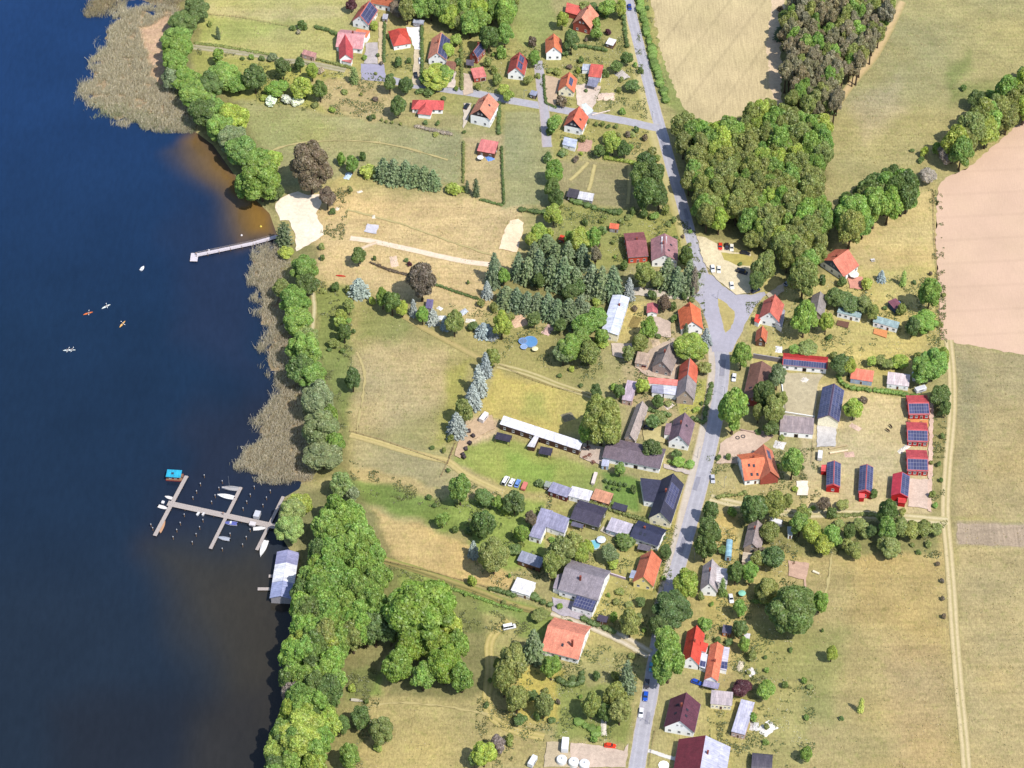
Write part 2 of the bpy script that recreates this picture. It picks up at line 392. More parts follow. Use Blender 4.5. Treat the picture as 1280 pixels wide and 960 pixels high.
def cover_colors(x, y):
    u, v = proj(x, y); nu = (vnoise(x, y, 9, 1) - .5) * 10 + (vnoise(x, y, 3, 2) - .5) * 5; nv = (vnoise(x, y, 9, 3) - .5) * 10 + (vnoise(x, y, 3, 4) - .5) * 5
    inside = (np.abs(u - 640) < 900) & (v > -250) & (v < 1200)
    c = np.tile(alb((178, 165, 104)), (len(x), 1))
    # broad drier and greener patches everywhere
    n1 = vnoise(x, y, 38, 5)[:, None]; n2 = vnoise(x, y, 15, 6)[:, None]
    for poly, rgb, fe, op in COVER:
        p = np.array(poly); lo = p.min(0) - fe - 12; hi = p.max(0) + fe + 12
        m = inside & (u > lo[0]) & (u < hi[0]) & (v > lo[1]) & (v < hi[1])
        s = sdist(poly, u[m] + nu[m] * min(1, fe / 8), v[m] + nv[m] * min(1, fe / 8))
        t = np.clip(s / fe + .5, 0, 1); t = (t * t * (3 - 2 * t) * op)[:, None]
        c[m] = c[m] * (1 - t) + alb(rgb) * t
    k = np.clip((.62 * n1 + .38 * n2 - .5) * 2.2, -1, 1)
    c = c * (1 + .10 * k)
    c = (c * .86 + c.mean(1, keepdims=True) * .12) * np.array([1.01, 1.01, .99])
    c = c * (1 + k * np.array([.06, 0, -.10]))
    ru = u + (vnoise(x, y, 6, 41) - .5) * 16 + (vnoise(x, y, 2.2, 42) - .5) * 8; rv = v + (vnoise(x, y, 6, 43) - .5) * 12
    reed = np.maximum(sdist(REED1, ru, rv), np.maximum(sdist(REED0, ru, rv), sdist(REED2, ru, rv)))
    t = np.clip(reed / 5 + .5, 0, 1)[:, None]; c = c * (1 - t) + alb((166, 146, 116)) * t
    t = np.clip(sdist([(172, 32), (216, 12), (206, 60), (203, 112), (192, 100), (182, 78)], u + nu, v + nv) / 10 + .5, 0, 1)[:, None]
    c = c * (1 - t) + alb((206, 172, 140)) * t
    return np.clip(c, .01, .8)

WZ = -0.55
def ground_z(X, Y):
    s = sdist(LAKE, X, Y)
    z = np.where(s > 0, -np.minimum(2.6, s * .28), 0)
    u, v = proj(X, Y)
    x, y = X, Y; ru = u + (vnoise(x, y, 6, 41) - .5) * 16 + (vnoise(x, y, 2.2, 42) - .5) * 8; rv = v + (vnoise(x, y, 6, 43) - .5) * 12
    reed = np.maximum(sdist(REED1, ru, rv), np.maximum(sdist(REED0, ru, rv), sdist(REED2, ru, rv))) - 2
    ok = (np.abs(u - 640) < 900) & (v > -250) & (v < 1200)
    t = np.clip(reed / 6 + .5, 0, 1) * ok
    return np.maximum(z, z * (1 - t) + (-.42 + .12 * (vnoise(X, Y, 5, 21) - .5)) * t * (z < 0))

def ground_mat():
    m, t, b = base_mat('meadow_ground', .95, .1)
    o = t.new('TexCoord').outputs['Object']; a = t.new('Attribute', attribute_name='cover')
    f = t.math('MULTIPLY', t.maprange(t.noise(o, .09, 6, .6), .3, .7, .84, 1.16), t.maprange(t.noise(o, .8, 5, .75), .28, .72, .74, 1.26))
    st = t.new('Mapping'); t.ln(o, st.inputs[0]); st.inputs['Rotation'].default_value = (0, 0, .25); st.inputs['Scale'].default_value = (1, .3, 1)
    f = t.math('MULTIPLY', f, t.maprange(t.noise(st.outputs[0], 1.6, 4, .7), .3, .7, .78, 1.22))
    c = t.mix(1.0, a.outputs['Color'], t.grey(f), 'MULTIPLY')
    mw = t.new('Mapping'); t.ln(o, mw.inputs[0]); mw.inputs['Rotation'].default_value = (0, 0, -.32); mw.inputs['Scale'].default_value = (.06, 1, 1)
    c = t.mix(1.0, c, t.grey(t.maprange(t.noise(mw.outputs[0], .55, 3, .6), .32, .68, .91, 1.09)), 'MULTIPLY')
    g = t.maprange(t.noise(o, .33, 6, .7), .50, .70, 0, .55)
    c = t.mix(g, c, t.mix(1.0, c, (.68, .84, .58, 1), 'MULTIPLY'))
    g2 = t.maprange(t.noise(o, .22, 5, .72), .55, .75, 0, .5)
    c = t.mix(g2, c, t.mix(1.0, c, (1.14, 1.06, 1.02, 1), 'MULTIPLY'))
    sp = t.maprange(t.noise(o, 1.5, 3, .6), .62, .74, 0, .5)
    c = t.mix(sp, c, t.mix(1.0, c, (.55, .62, .5, 1), 'MULTIPLY'))
    t.ln(c, b.inputs['Base Color'])
    t.bump(t.noise(o, 1.7, 6, .75), .6, .35, b.inputs['Normal'])
    return m
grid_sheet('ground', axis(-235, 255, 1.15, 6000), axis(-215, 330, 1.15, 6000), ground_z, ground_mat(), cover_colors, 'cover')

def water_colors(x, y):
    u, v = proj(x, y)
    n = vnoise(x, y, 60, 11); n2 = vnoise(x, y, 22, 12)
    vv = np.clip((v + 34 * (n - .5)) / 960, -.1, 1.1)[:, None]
    st = [(-.1, (32, 64, 110)), (.15, (29, 58, 98)), (.42, (26, 49, 76)), (.66, (29, 47, 68)), (.8, (34, 47, 62)), (1.1, (36, 46, 57))]  # sky reflection put into the colour: bluer far off, darker towards the camera
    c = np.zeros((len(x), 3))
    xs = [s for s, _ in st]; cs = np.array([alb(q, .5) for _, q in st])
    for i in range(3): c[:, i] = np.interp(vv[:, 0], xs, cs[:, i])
    nu = (n2 - .5) * 40
    for poly, rgb, fe, op in [
        ([(240, 158), (262, 176), (345, 265), (354, 300), (300, 306), (270, 235), (225, 172)], (150, 114, 50), 30, .9),
        ([(225, 172), (262, 176), (300, 250), (330, 305), (270, 310), (252, 232), (214, 190)], (92, 80, 66), 40, .7),
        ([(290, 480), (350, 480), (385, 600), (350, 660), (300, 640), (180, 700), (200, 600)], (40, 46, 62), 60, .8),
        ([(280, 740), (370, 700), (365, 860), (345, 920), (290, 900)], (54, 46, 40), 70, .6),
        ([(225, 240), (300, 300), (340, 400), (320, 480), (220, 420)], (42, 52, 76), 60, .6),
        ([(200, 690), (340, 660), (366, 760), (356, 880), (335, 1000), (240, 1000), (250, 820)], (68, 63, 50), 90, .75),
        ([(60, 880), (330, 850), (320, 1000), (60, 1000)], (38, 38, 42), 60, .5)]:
        s = sdist(poly, u + nu, v + nu * .6); t = np.clip(s / fe + .5, 0, 1); t = (t * t * (3 - 2 * t) * op)[:, None]
        c = c * (1 - t) + alb(rgb, .5) * t
    return c * (1 + .12 * (n2[:, None] - .5))
def water_mat():
    m, t, b = base_mat('lake_water', .16, .5)
    b.inputs['IOR'].default_value = 1.33
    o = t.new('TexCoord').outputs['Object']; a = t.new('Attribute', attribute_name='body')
    mp = t.new('Mapping'); t.ln(o, mp.inputs[0]); mp.inputs['Rotation'].default_value = (0, 0, .9); mp.inputs['Scale'].default_value = (1, .35, 1)
    rip = t.noise(mp.outputs[0], .55, 5, .6); big = t.noise(o, .035, 4)
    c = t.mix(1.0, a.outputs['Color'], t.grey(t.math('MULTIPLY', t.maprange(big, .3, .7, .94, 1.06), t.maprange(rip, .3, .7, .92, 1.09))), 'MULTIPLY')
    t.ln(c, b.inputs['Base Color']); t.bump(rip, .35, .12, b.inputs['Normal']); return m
xs = np.arange(-240, -60, 2.0); xs = np.concatenate([[-6000, -2000, -800, -400], xs])
ys = np.concatenate([[-6000, -2000, -700, -350], np.arange(-215, 330, 2.0), [450, 800, 2000, 6000]])
grid_sheet('lake_water', xs, ys, lambda X, Y: np.full(X.shape, WZ), water_mat(), water_colors, 'body')  # 'body' holds the painted sky gradient as well as the brown shallows

# ---- sheets lying on the ground
_lay = [0]
def sheet_mat(c, var=.16, speck=.2, scale=.6, rough=.92):
    key = ('sheet', tuple(c), var, speck, scale)
    if key in _mats: return _mats[key]
    m, t, b = base_mat('earthwork_%d' % len(_mats), rough, .2)
    o = t.new('TexCoord').outputs['Object']
    f = t.math('MULTIPLY', t.maprange(t.noise(o, scale, 6, .65), .3, .7, 1 - var, 1 + var), t.maprange(t.noise(o, scale * .14, 4), .3, .7, 1 - var * .7, 1 + var * .7))
    f = t.math('MULTIPLY', f, t.maprange(t.noise(o, 3.5, 3, .7), .3, .7, 1 - speck, 1 + speck))
    t.ln(t.mix(1.0, rgba(c), t.grey(f), 'MULTIPLY'), b.inputs['Base Color'])
    t.bump(t.noise(o, 2.5, 5, .7), .4, .12, b.inputs['Normal'])
    _mats[key] = m; return m
def lay():
    _lay[0] += 1; return .012 + .006 * _lay[0]
def ragged(poly, step=1.6, amp=.45, seed=0):
    out = []; rr = random.Random(seed)
    for i in range(len(poly)):
        a = Vector(poly[i]); b = Vector(poly[(i + 1) % len(poly)]); n = max(1, int((b - a).length / step))
        nn = Vector((-(b - a).y, (b - a).x)).normalized()
        for k in range(n):
            q = a.lerp(b, k / n)
            out.append(q + nn * (rr.uniform(-amp, amp) if k else 0))
    return out
def sheet(name, px, c, amp=.4, mat=None, **kw):
    w = ragged(wpoly(px), 1.6, amp, len(px) + int(px[0][0])); z = lay()
    bm = bmesh.new(); f = bm.faces.new([bm.verts.new((p.x, p.y, z)) for p in w])
    if f.normal.z < 0: f.normal_flip()
    bmesh.ops.triangulate(bm, faces=bm.faces[:])
    me = bpy.data.meshes.new(name); bm.to_mesh(me); bm.free(); me.materials.append(mat or sheet_mat(c, **kw))
    for p in me.polygons:
        if p.normal.z < 0: p.flip()
    return tag(put(name, me), kind='structure')
def smooth_line(p, n=6):
    out = []
    for i in range(len(p) - 1):
        p0 = p[max(i - 1, 0)]; p1 = p[i]; p2 = p[i + 1]; p3 = p[min(i + 2, len(p) - 1)]
        for k in range(n):
            t = k / n
            out.append(.5 * ((2 * p1) + (p2 - p0) * t + (2 * p0 - 5 * p1 + 4 * p2 - p3) * t * t + (3 * p1 - p0 - 3 * p2 + p3) * t ** 3))
    return out + [p[-1]]
def ribbon_mat(name, edge_noise=.35, var=.12):
    key = ('ribbon', name)
    if key in _mats: return _mats[key]
    m, t, b = base_mat(name, .9, .2)
    o = t.new('TexCoord').outputs['Object']; a = t.new('Attribute', attribute_name='strip')
    f = t.math('MULTIPLY', t.maprange(t.noise(o, .5, 6, .7), .3, .7, 1 - var, 1 + var), t.maprange(t.noise(o, 3.2, 4, .7), .3, .7, 1 - var, 1 + var))
    t.ln(t.mix(1.0, a.outputs['Color'], t.grey(f), 'MULTIPLY'), b.inputs['Base Color']); t.bump(t.noise(o, 3, 5, .7), .3, .06, b.inputs['Normal'])
    _mats[key] = m; return m
def ribbon(name, px, prof, width, jit=.12, z=None, mname='track_surface'):
    """prof: [(t across -1..1, colour)], width: metres (one number or one per point)"""
    line = smooth_line([P(u, v) for u, v in px], 8)
    ws = width if hasattr(width, '__len__') else [width] * len(px)
    z = lay() if z is None else z; vs = []; cs = []; fs = []; k = len(prof); rr = random.Random(len(px) + int(px[0][0]))
    for i, p in enumerate(line):
        a = line[max(i - 1, 0)]; b = line[min(i + 1, len(line) - 1)]; d = (b - a).normalized(); n = Vector((-d.y, d.x, 0))
        t = i / (len(line) - 1) * (len(ws) - 1); j = min(int(t), len(ws) - 2) if len(ws) > 1 else 0
        wd = ws[j] + (ws[min(j + 1, len(ws) - 1)] - ws[j]) * (t - j)
        for q, (s, c) in enumerate(prof):
            e = rr.uniform(-jit, jit) if q in (0, k - 1) else rr.uniform(-jit, jit) * .3
            vs.append((p.x + n.x * (s * wd / 2 + e), p.y + n.y * (s * wd / 2 + e), z)); cs.append(rgba(c))
    for i in range(len(line) - 1):
        for q in range(k - 1): fs.append((i * k + q + 1, i * k + q, (i + 1) * k + q, (i + 1) * k + q + 1))
    me = mesh_data(name, vs, fs, ribbon_mat(mname))
    for p in me.polygons:
        if p.normal.z < 0: p.flip()
    ca = me.color_attributes.new('strip', 'FLOAT_COLOR', 'POINT'); ca.data.foreach_set('color', [x for c in cs for x in c])
    return tag(put(name, me), kind='structure')

# arable land
def crop_rows(c, rowamp, pitch, ang, speck):
    m, t, b = base_mat('crop_rows_%d' % len(_mats), .95, .1); _mats[('rows', tuple(c), ang)] = m
    o = t.new('TexCoord').outputs['Object']; mp = t.new('Mapping'); t.ln(o, mp.inputs[0]); mp.inputs['Rotation'].default_value = (0, 0, ang); mp.inputs['Scale'].default_value = (1, .06, 1)
    wob = t.noise(mp.outputs[0], 1 / (pitch * 6), 3); fine = t.noise(mp.outputs[0], .5 / pitch, 3, .6)
    tram = t.new('TexWave'); mt = t.new('Mapping'); t.ln(o, mt.inputs[0]); mt.inputs['Rotation'].default_value = (0, 0, ang); t.ln(mt.outputs[0], tram.inputs['Vector']); tram.inputs['Scale'].default_value = .022; tram.inputs['Distortion'].default_value = .35; tram.inputs['Detail Scale'].default_value = .03
    f = t.math('MULTIPLY', t.maprange(fine, .3, .7, 1 - rowamp, 1 + rowamp), t.maprange(t.noise(o, .05, 5, .6), .3, .7, 1 - rowamp * .8 - .03, 1 + rowamp * .6 + .03))
    f = t.math('MULTIPLY', f, t.maprange(tram.outputs['Fac'], .0, .06, 1 - rowamp * .5 - .03, 1))
    f = t.math('MULTIPLY', f, t.maprange(t.noise(o, 1.1, 5, .75), .3, .7, 1 - speck, 1 + speck))
    c1 = t.mix(1.0, rgba(c), t.grey(f), 'MULTIPLY'); c1 = t.mix(t.maprange(t.noise(o, .03, 4), .45, .7, 0, .5), c1, t.mix(1.0, c1, (.93, .97, .9, 1), 'MULTIPLY'))
    t.ln(c1, b.inputs['Base Color']); t.bump(fine, .4, .15, b.inputs['Normal']); return m
sheet('crop_field', [(785, -150), (1012, -150), (985, -30), (974, 40), (976, 134), (930, 142), (880, 160), (862, 150), (845, 118), (825, 60)], (206, 186, 142), .8, mat=crop_rows((206, 186, 142), .15, .30, .5, .2))
sheet('field_margin', [(984, -150), (1013, -150), (986, -30), (974, 40), (978, 134), (966, 134), (958, 60)], (220, 194, 160), .9)
sheet('arable_field', [(1480, 20), (1280, 150), (1245, 180), (1210, 210), (1182, 222), (1172, 236), (1170, 300), (1176, 425), (1225, 434), (1300, 448), (1480, 482)], (222, 188, 160), .5, mat=crop_rows((220, 187, 160), .045, .14, 1.5, .05))
sheet('ploughed_strip', [(1196, 655), (1480, 660), (1480, 688), (1198, 680)], (176, 154, 132), .6, mat=crop_rows((178, 158, 134), .16, .5, 1.45, .25))
# village roads
ASH = (182, 179, 185); ASH2 = (178, 175, 181); ASH3 = (192, 189, 194); VERGE = (206, 190, 160)
ribbon('footpath', [(886, 418), (891, 445), (889, 485), (882, 525), (871, 575), (858, 625), (845, 680), (833, 725), (822, 765)], [(-1, (190, 172, 130)), (-.6, (208, 196, 180)), (.6, (204, 190, 176)), (1, (188, 172, 130))], 4.2)
ribbon('road_verge', [(775, -20), (790, 60), (808, 140), (826, 205), (846, 265), (862, 318), (876, 352)], [(-1, (176, 166, 100)), (0, (200, 186, 130)), (1, (190, 176, 120))], 5)
ribbon('village_road', [(764, -150), (775, -75), (782, -25), (786, 0), (791, 25), (800, 62), (809, 98), (819, 138), (830, 175), (838, 205), (849, 242), (858, 275), (866, 305), (874, 332), (881, 356), (887, 380), (895, 410), (901, 436), (903, 460), (900, 490), (893, 530), (884, 572), (874, 612), (864, 648), (853, 688), (844, 718), (834, 755), (826, 790), (819, 830), (812, 870), (804, 910), (796, 960), (788, 1010), (776, 1080), (760, 1160)],
       [(-1, VERGE), (-.88, (182, 178, 186)), (-.62, ASH), (-.46, ASH3), (-.28, ASH), (0, ASH2), (.28, ASH), (.46, ASH3), (.62, ASH), (.88, (184, 180, 188)), (1, VERGE)], [5.2] * 12 + [6, 6.6, 6.6, 6.6] + [6.2] * 15, mname='road_asphalt')
sheet('road_junction', pts(cG, 655, 585, 730, 545, 770, 440, 800, 448, 870, 520, 960, 575, 1060, 580, 1150, 560, 1160, 580, 1090, 650, 1050, 720, 1010, 800, 960, 900, 930, 960, 800, 960, 770, 760, 720, 640), (182, 178, 188), .3, speck=.1, var=.08)
sheet('grass_island', pts(cG, 835, 600, 880, 625, 950, 690, 945, 750, 925, 805, 890, 832, 875, 780, 850, 690), (190, 174, 112), .3)
ribbon('side_road', [(822, 160), (806, 157), (785, 152), (745, 145), (700, 137), (680, 133), (640, 126), (600, 118), (560, 112), (530, 108), (505, 104), (482, 98)], [(-1, (196, 182, 150)), (-.85, ASH), (.85, ASH), (1, (190, 176, 140))], 5.0, mname='road_asphalt')
ribbon('side_lane', [(672, 76), (675, 95), (677, 115), (680, 135), (682, 160), (684, 184)], [(-1, (190, 176, 140)), (-.8, (184, 174, 176)), (.8, ASH), (1, (190, 176, 140))], 4.6, mname='road_asphalt')
sheet('parking_bay', pts(cB, 165, 425, 320, 430, 335, 545, 170, 530), (172, 168, 186), .2, speck=.08, var=.08)
ribbon('gravel_track', [(236, 58), (270, 62), (300, 66), (330, 70), (352, 76), (380, 78), (432, 88)], [(-1, (170, 160, 110)), (-.5, (186, 176, 150)), (0, (160, 154, 112)), (.5, (182, 172, 146)), (1, (165, 158, 100))], 4)
ribbon('sand_track', [(1186, 425), (1190, 470), (1190, 520), (1185, 580), (1182, 640), (1186, 690), (1190, 740), (1194, 800), (1200, 870), (1206, 930), (1212, 1010), (1222, 1160)], [(-1, (172, 158, 108)), (-.62, (214, 194, 148)), (-.4, (218, 198, 154)), (0, (178, 164, 110)), (.4, (218, 198, 154)), (.62, (212, 192, 146)), (1, (170, 156, 104))], 3.9)
ribbon('sand_track', [(888, 622), (910, 628), (940, 634), (975, 640), (1010, 643), (1050, 642), (1095, 644), (1140, 648), (1185, 652)], [(-1, (180, 166, 112)), (-.5, (222, 206, 164)), (0, (186, 172, 120)), (.5, (222, 206, 164)), (1, (178, 164, 110))], 4.6)
ribbon('park_path', pts(cE, 95, 735, 240, 755, 400, 790, 560, 825, 720, 862, 870, 892, 1030, 912), [(-1, (212, 186, 142)), (-.7, (240, 218, 190)), (.7, (242, 220, 194)), (1, (212, 186, 142))], 3.2)
ribbon('park_path', pts(cE, 170, 805, 215, 785, 270, 765), [(-1, (212, 186, 142)), (0, (236, 212, 184)), (1, (212, 186, 142))], 2)
ribbon('footpath', [(391, 366), (393, 385), (391, 410), (391, 430)], [(-1, (160, 150, 90)), (0, (218, 204, 162)), (1, (160, 150, 90))], 2.2)
ribbon('field_track', [(438, 543), (470, 552), (505, 563), (540, 572), (560, 577), (580, 592), (605, 605), (630, 616)], [(-1, (178, 164, 108)), (-.4, (204, 184, 126)), (0, (190, 174, 112)), (.4, (208, 188, 128)), (1, (176, 162, 106))], 3.4)
ribbon('field_track', [(622, 457), (660, 467), (700, 482), (745, 497)], [(-1, (165, 155, 92)), (-.5, (208, 192, 140)), (0, (160, 150, 88)), (.5, (208, 192, 140)), (1, (165, 155, 92))], 3.6)
ribbon('field_track', [(470, 372), (500, 392), (530, 410), (570, 432), (600, 448)], [(-1, (166, 154, 96)), (0, (192, 172, 116)), (1, (166, 154, 96))], 3.2)
ribbon('field_track', [(480, 700), (520, 712), (560, 726), (600, 740), (640, 756), (675, 765)], [(-1, (168, 152, 92)), (-.5, (120, 116, 66)), (.2, (176, 160, 100)), (1, (140, 148, 74))], 3.2)
ribbon('field_track', [(636, 776), (622, 788), (612, 805), (612, 840), (609, 875), (615, 895), (640, 912), (680, 922)], [(-1, (172, 160, 92)), (-.5, (206, 186, 122)), (0, (180, 166, 98)), (.5, (206, 186, 122)), (1, (172, 160, 92))], 3.6)
ribbon('gravel_drive', [(690, 764), (715, 772), (745, 784), (780, 800), (812, 818)], [(-1, (186, 170, 124)), (-.55, (226, 212, 188)), (0, (184, 168, 130)), (.55, (228, 214, 190)), (1, (186, 170, 124))], 5)
ribbon('farm_track', [(1128, 2), (1110, 40), (1092, 72), (1072, 96), (1055, 118), (1042, 140)], [(-1, (178, 162, 112)), (-.3, (214, 186, 140)), (.3, (206, 180, 132)), (1, (176, 162, 108))], 4)
ribbon('farm_track', [(1050, 94), (1042, 112), (1034, 134)], [(-1, (170, 150, 110)), (0, (206, 188, 150)), (1, (170, 150, 110))], 4)
ribbon('garden_path', pts(cF, 720, 230, 690, 265, 640, 315, 598, 350), [(-1, (186, 172, 112)), (0, (206, 190, 132)), (1, (186, 172, 112))], 1.6)
ribbon('garden_path', pts(cF, 765, 245, 750, 320, 735, 380, 722, 420), [(-1, (186, 172, 112)), (0, (206, 190, 132)), (1, (186, 172, 112))], 1.6)
ribbon('garden_path', pts(cF, 995, 250, 995, 400, 985, 510), [(-1, (186, 172, 112)), (0, (204, 188, 128)), (1, (186, 172, 112))], 1.6)
ribbon('garden_path', pts(cQ, 160, 845, 210, 860, 280, 885, 360, 905), [(-1, (225, 220, 210)), (0, (236, 230, 220)), (1, (225, 220, 210))], 1.6)
for tr in ([(447, 440), (456, 470), (452, 505), (446, 540)], [(452, 885), (500, 879), (560, 884), (610, 893)], [(434, 262), (500, 280), (560, 301), (622, 322)], [(1040, 690), (1036, 720), (1030, 752)], [(300, 205), (370, 180), (470, 178), (560, 200)]):
    ribbon('trodden_path', tr, [(-1, (184, 170, 114)), (-.4, (192, 176, 122)), (.4, (194, 178, 124)), (1, (182, 168, 114))], .9, jit=.4)
# tarred repairs in the road
for q in [(866, 612, 871, 596, 876, 597, 871, 614), (848, 690, 853, 672, 858, 673, 853, 692), (899, 470, 902, 450, 908, 450, 905, 470), (826, 176, 829, 186, 833, 186, 830, 175), (806, 905, 809, 890, 813, 891, 810, 906), (854, 262, 858, 275, 862, 274, 858, 261), (820, 812, 822, 798, 826, 799, 824, 813)]:
    sheet('asphalt_patch', [(q[i], q[i + 1]) for i in (0, 2, 4, 6)], (158, 156, 166), .15, var=.08, speck=.08)
# hardstanding, yards, sand
for nm, px, c in [
 ('sand_beach', pts(cZ, 610, 455, 650, 415, 700, 390, 760, 372, 830, 398, 900, 390, 918, 450, 880, 520, 900, 570, 925, 600, 932, 660, 880, 700, 830, 730, 750, 772, 735, 640, 700, 565, 640, 566, 612, 500), (250, 232, 206)),
 ('sand_court', pts(cE, 1160, 620, 1215, 608, 1252, 635, 1240, 720, 1205, 830, 1085, 808, 1110, 720), (250, 222, 186)),
 ('concrete_slab', pts(cE, 210, 640, 285, 650, 270, 708, 185, 692), (212, 208, 214)),
 ('concrete_yard', pts(cB, 468, 182, 562, 182, 566, 335, 522, 330), (246, 240, 236)),
 ('driveway', pts(cB, 525, 330, 575, 335, 575, 575, 505, 560), (214, 196, 164)),
 ('driveway', pts(cB, 200, 290, 278, 285, 278, 430, 185, 425), (190, 180, 176)),
 ('driveway', pts(cB, 285, 150, 340, 150, 322, 430, 280, 430), (212, 190, 150)),
 ('driveway', pts(cB, 850, 490, 905, 500, 915, 620, 850, 640), (206, 184, 160)),
 ('driveway', pts(cB, 745, 480, 800, 480, 790, 590, 738, 585), (222, 206, 190)),
 ('driveway', pts(cB, 850, 690, 905, 690, 880, 800, 848, 860), (214, 200, 180)),
 ('bare_plot', pts(cD, 318, 500, 430, 530, 410, 600, 400, 720, 330, 690), (206, 180, 150)),
 ('driveway', pts(cD, 530, 570, 590, 560, 700, 580, 660, 700, 620, 770, 540, 700), (222, 202, 184)),
 ('concrete_yard', pts(cD, 568, 700, 600, 690, 650, 740, 600, 780), (222, 232, 228)),
 ('car_park', pts(cG, 700, 190, 760, 200, 830, 240, 940, 300, 1060, 310, 1055, 430, 1060, 565, 960, 582, 830, 480, 740, 360), (226, 210, 172)),
 ('grass_patch', pts(cG, 860, 300, 1000, 310, 1070, 330, 1060, 390, 980, 390, 880, 350), (186, 172, 96)),
 ('driveway', pts(cG, 280, 535, 400, 540, 560, 570, 650, 590, 640, 615, 400, 595, 280, 585), (214, 200, 180)),
 ('courtyard', pts(cL, 620, 230, 960, 250, 910, 330, 890, 590, 650, 560), (198, 184, 150)),
 ('concrete_slab', pts(cL, 905, 655, 1062, 662, 1050, 825, 900, 830), (206, 200, 194)),
 ('farmyard', pts(cL, 440, 690, 560, 740, 480, 800, 380, 900, 300, 960, 100, 960, 130, 800, 280, 700), (212, 186, 164)),
 ('terrace', pts(cJ, 635, 395, 720, 395, 752, 470, 650, 462), (226, 160, 138)),
 ('sand_plot', pts(cN, 935, 330, 1015, 330, 1012, 425, 938, 425), (246, 228, 208)),
 ('earth_court', pts(cP, 880, 112, 1020, 132, 1000, 230, 995, 330, 985, 240, 882, 215), (208, 172, 148)),
 ('gravel_yard', pts(cM, 480, 705, 588, 710, 585, 865, 480, 850), (220, 194, 174)),
 ('paved_path', pts(cM, 592, 290, 614, 300, 602, 880, 582, 872), (224, 192, 170)),
 ('terrace', pts(cM2, 212, 300, 437, 310, 437, 395, 212, 372), (224, 150, 92)),
 ('driveway', pts(cR, 605, 795, 760, 810, 960, 850, 990, 800, 970, 960, 600, 960), (212, 190, 170)),
 ('gravel_yard', pts(cR, 445, 790, 530, 790, 600, 860, 600, 960, 425, 960), (200, 182, 150)),
 ('driveway', pts(cT, 160, 570, 300, 600, 420, 680, 420, 735, 210, 690, 160, 660), (184, 174, 178)),
 ('farmyard', pts(cW, 1010, 398, 1145, 425, 1125, 545, 985, 492), (204, 184, 166)),
 ('farmyard', pts(cW, 210, 300, 300, 230, 400, 210, 420, 300, 260, 380, 190, 500, 150, 480), (202, 174, 140)),
 ('driveway', pts(cU, 690, 535, 870, 582, 866, 608, 690, 562), (196, 182, 172)),
 ('yard', pts(cV, 600, 520, 760, 440, 800, 600, 770, 720, 590, 700, 500, 640), (202, 180, 158)),
 ('yard', pts(cV, 620, 290, 740, 340, 740, 440, 620, 430), (206, 184, 166)),
 ('yard', pts(cV, 340, 480, 480, 480, 470, 590, 350, 560), (208, 190, 172)),
 ('driveway', pts(cG, 1160, 580, 1280, 500, 1280, 560, 1190, 620), (206, 190, 164)),
 ('yard', pts(cU, 540, 250, 720, 250, 700, 400, 560, 380), (196, 182, 128)),
 ('yard', pts(cT, 500, 100, 690, 160, 560, 170, 480, 130), (200, 188, 168)),
]:
    sheet(nm, px, c, .35)
# ------------------------------------------------------------------ plants
def leaf_cloud(lobes, size, per, nb=.55, jitter=.12, seed=0, flat=0.0):
    """small leaf faces over the outside of overlapping lobes; lobes: (centre, radii)"""
    rg = np.random.default_rng(seed); V = []
    for c, rad in lobes:
        n = per if isinstance(per, int) else max(6, int(per * (rad[0] * rad[1] + rad[0] * rad[2] + rad[1] * rad[2]) / 3))
        d = rg.normal(size=(n, 3)); d /= np.linalg.norm(d, axis=1)[:, None]
        d[:, 2] = np.where(d[:, 2] < -.55, -d[:, 2], d[:, 2])
        p = np.array(c) + d * np.array(rad) * (1 + rg.uniform(-jitter * 1.6, jitter, (n, 1)))
        nrm = d * nb + rg.normal(size=(n, 3)) * .42 + np.array([0, 0, .28]); nrm /= np.linalg.norm(nrm, axis=1)[:, None]
        t = np.cross(nrm, rg.normal(size=(n, 3))); t /= np.linalg.norm(t, axis=1)[:, None]; b = np.cross(nrm, t)
        s = size * rg.uniform(.6, 1.35, (n, 1)); r = rg.uniform(.55, 1, (n, 1))
        V.append(np.stack([p - t * s - b * s * r * .5, p + t * s * .3 - b * s * r, p + t * s + b * s * r * .4, p - t * s * .2 + b * s * r], 1))
    V = np.concatenate(V); return V.reshape(-1, 3), np.arange(len(V) * 4).reshape(-1, 4)
def ico(c, rad, sub=2, rough=.12, seed=0):
    bm = bmesh.new(); bmesh.ops.create_icosphere(bm, subdivisions=sub, radius=1); rr = random.Random(seed)
    for v in bm.verts:
        k = 1 + rr.uniform(-rough, rough); v.co = Vector((v.co.x * rad[0] * k + c[0], v.co.y * rad[1] * k + c[1], v.co.z * rad[2] * k + c[2]))
    vs = [tuple(v.co) for v in bm.verts]; fs = [tuple(v.index for v in f.verts) for f in bm.faces]; bm.free(); return vs, fs
def quick_mesh(name, V, F, mat, smooth=False):
    me = bpy.data.meshes.new(name); V = np.asarray(V, float); F = [tuple(int(i) for i in f) for f in F]
    me.from_pydata([tuple(p) for p in V], [], F); me.materials.append(mat); me.update(); return me

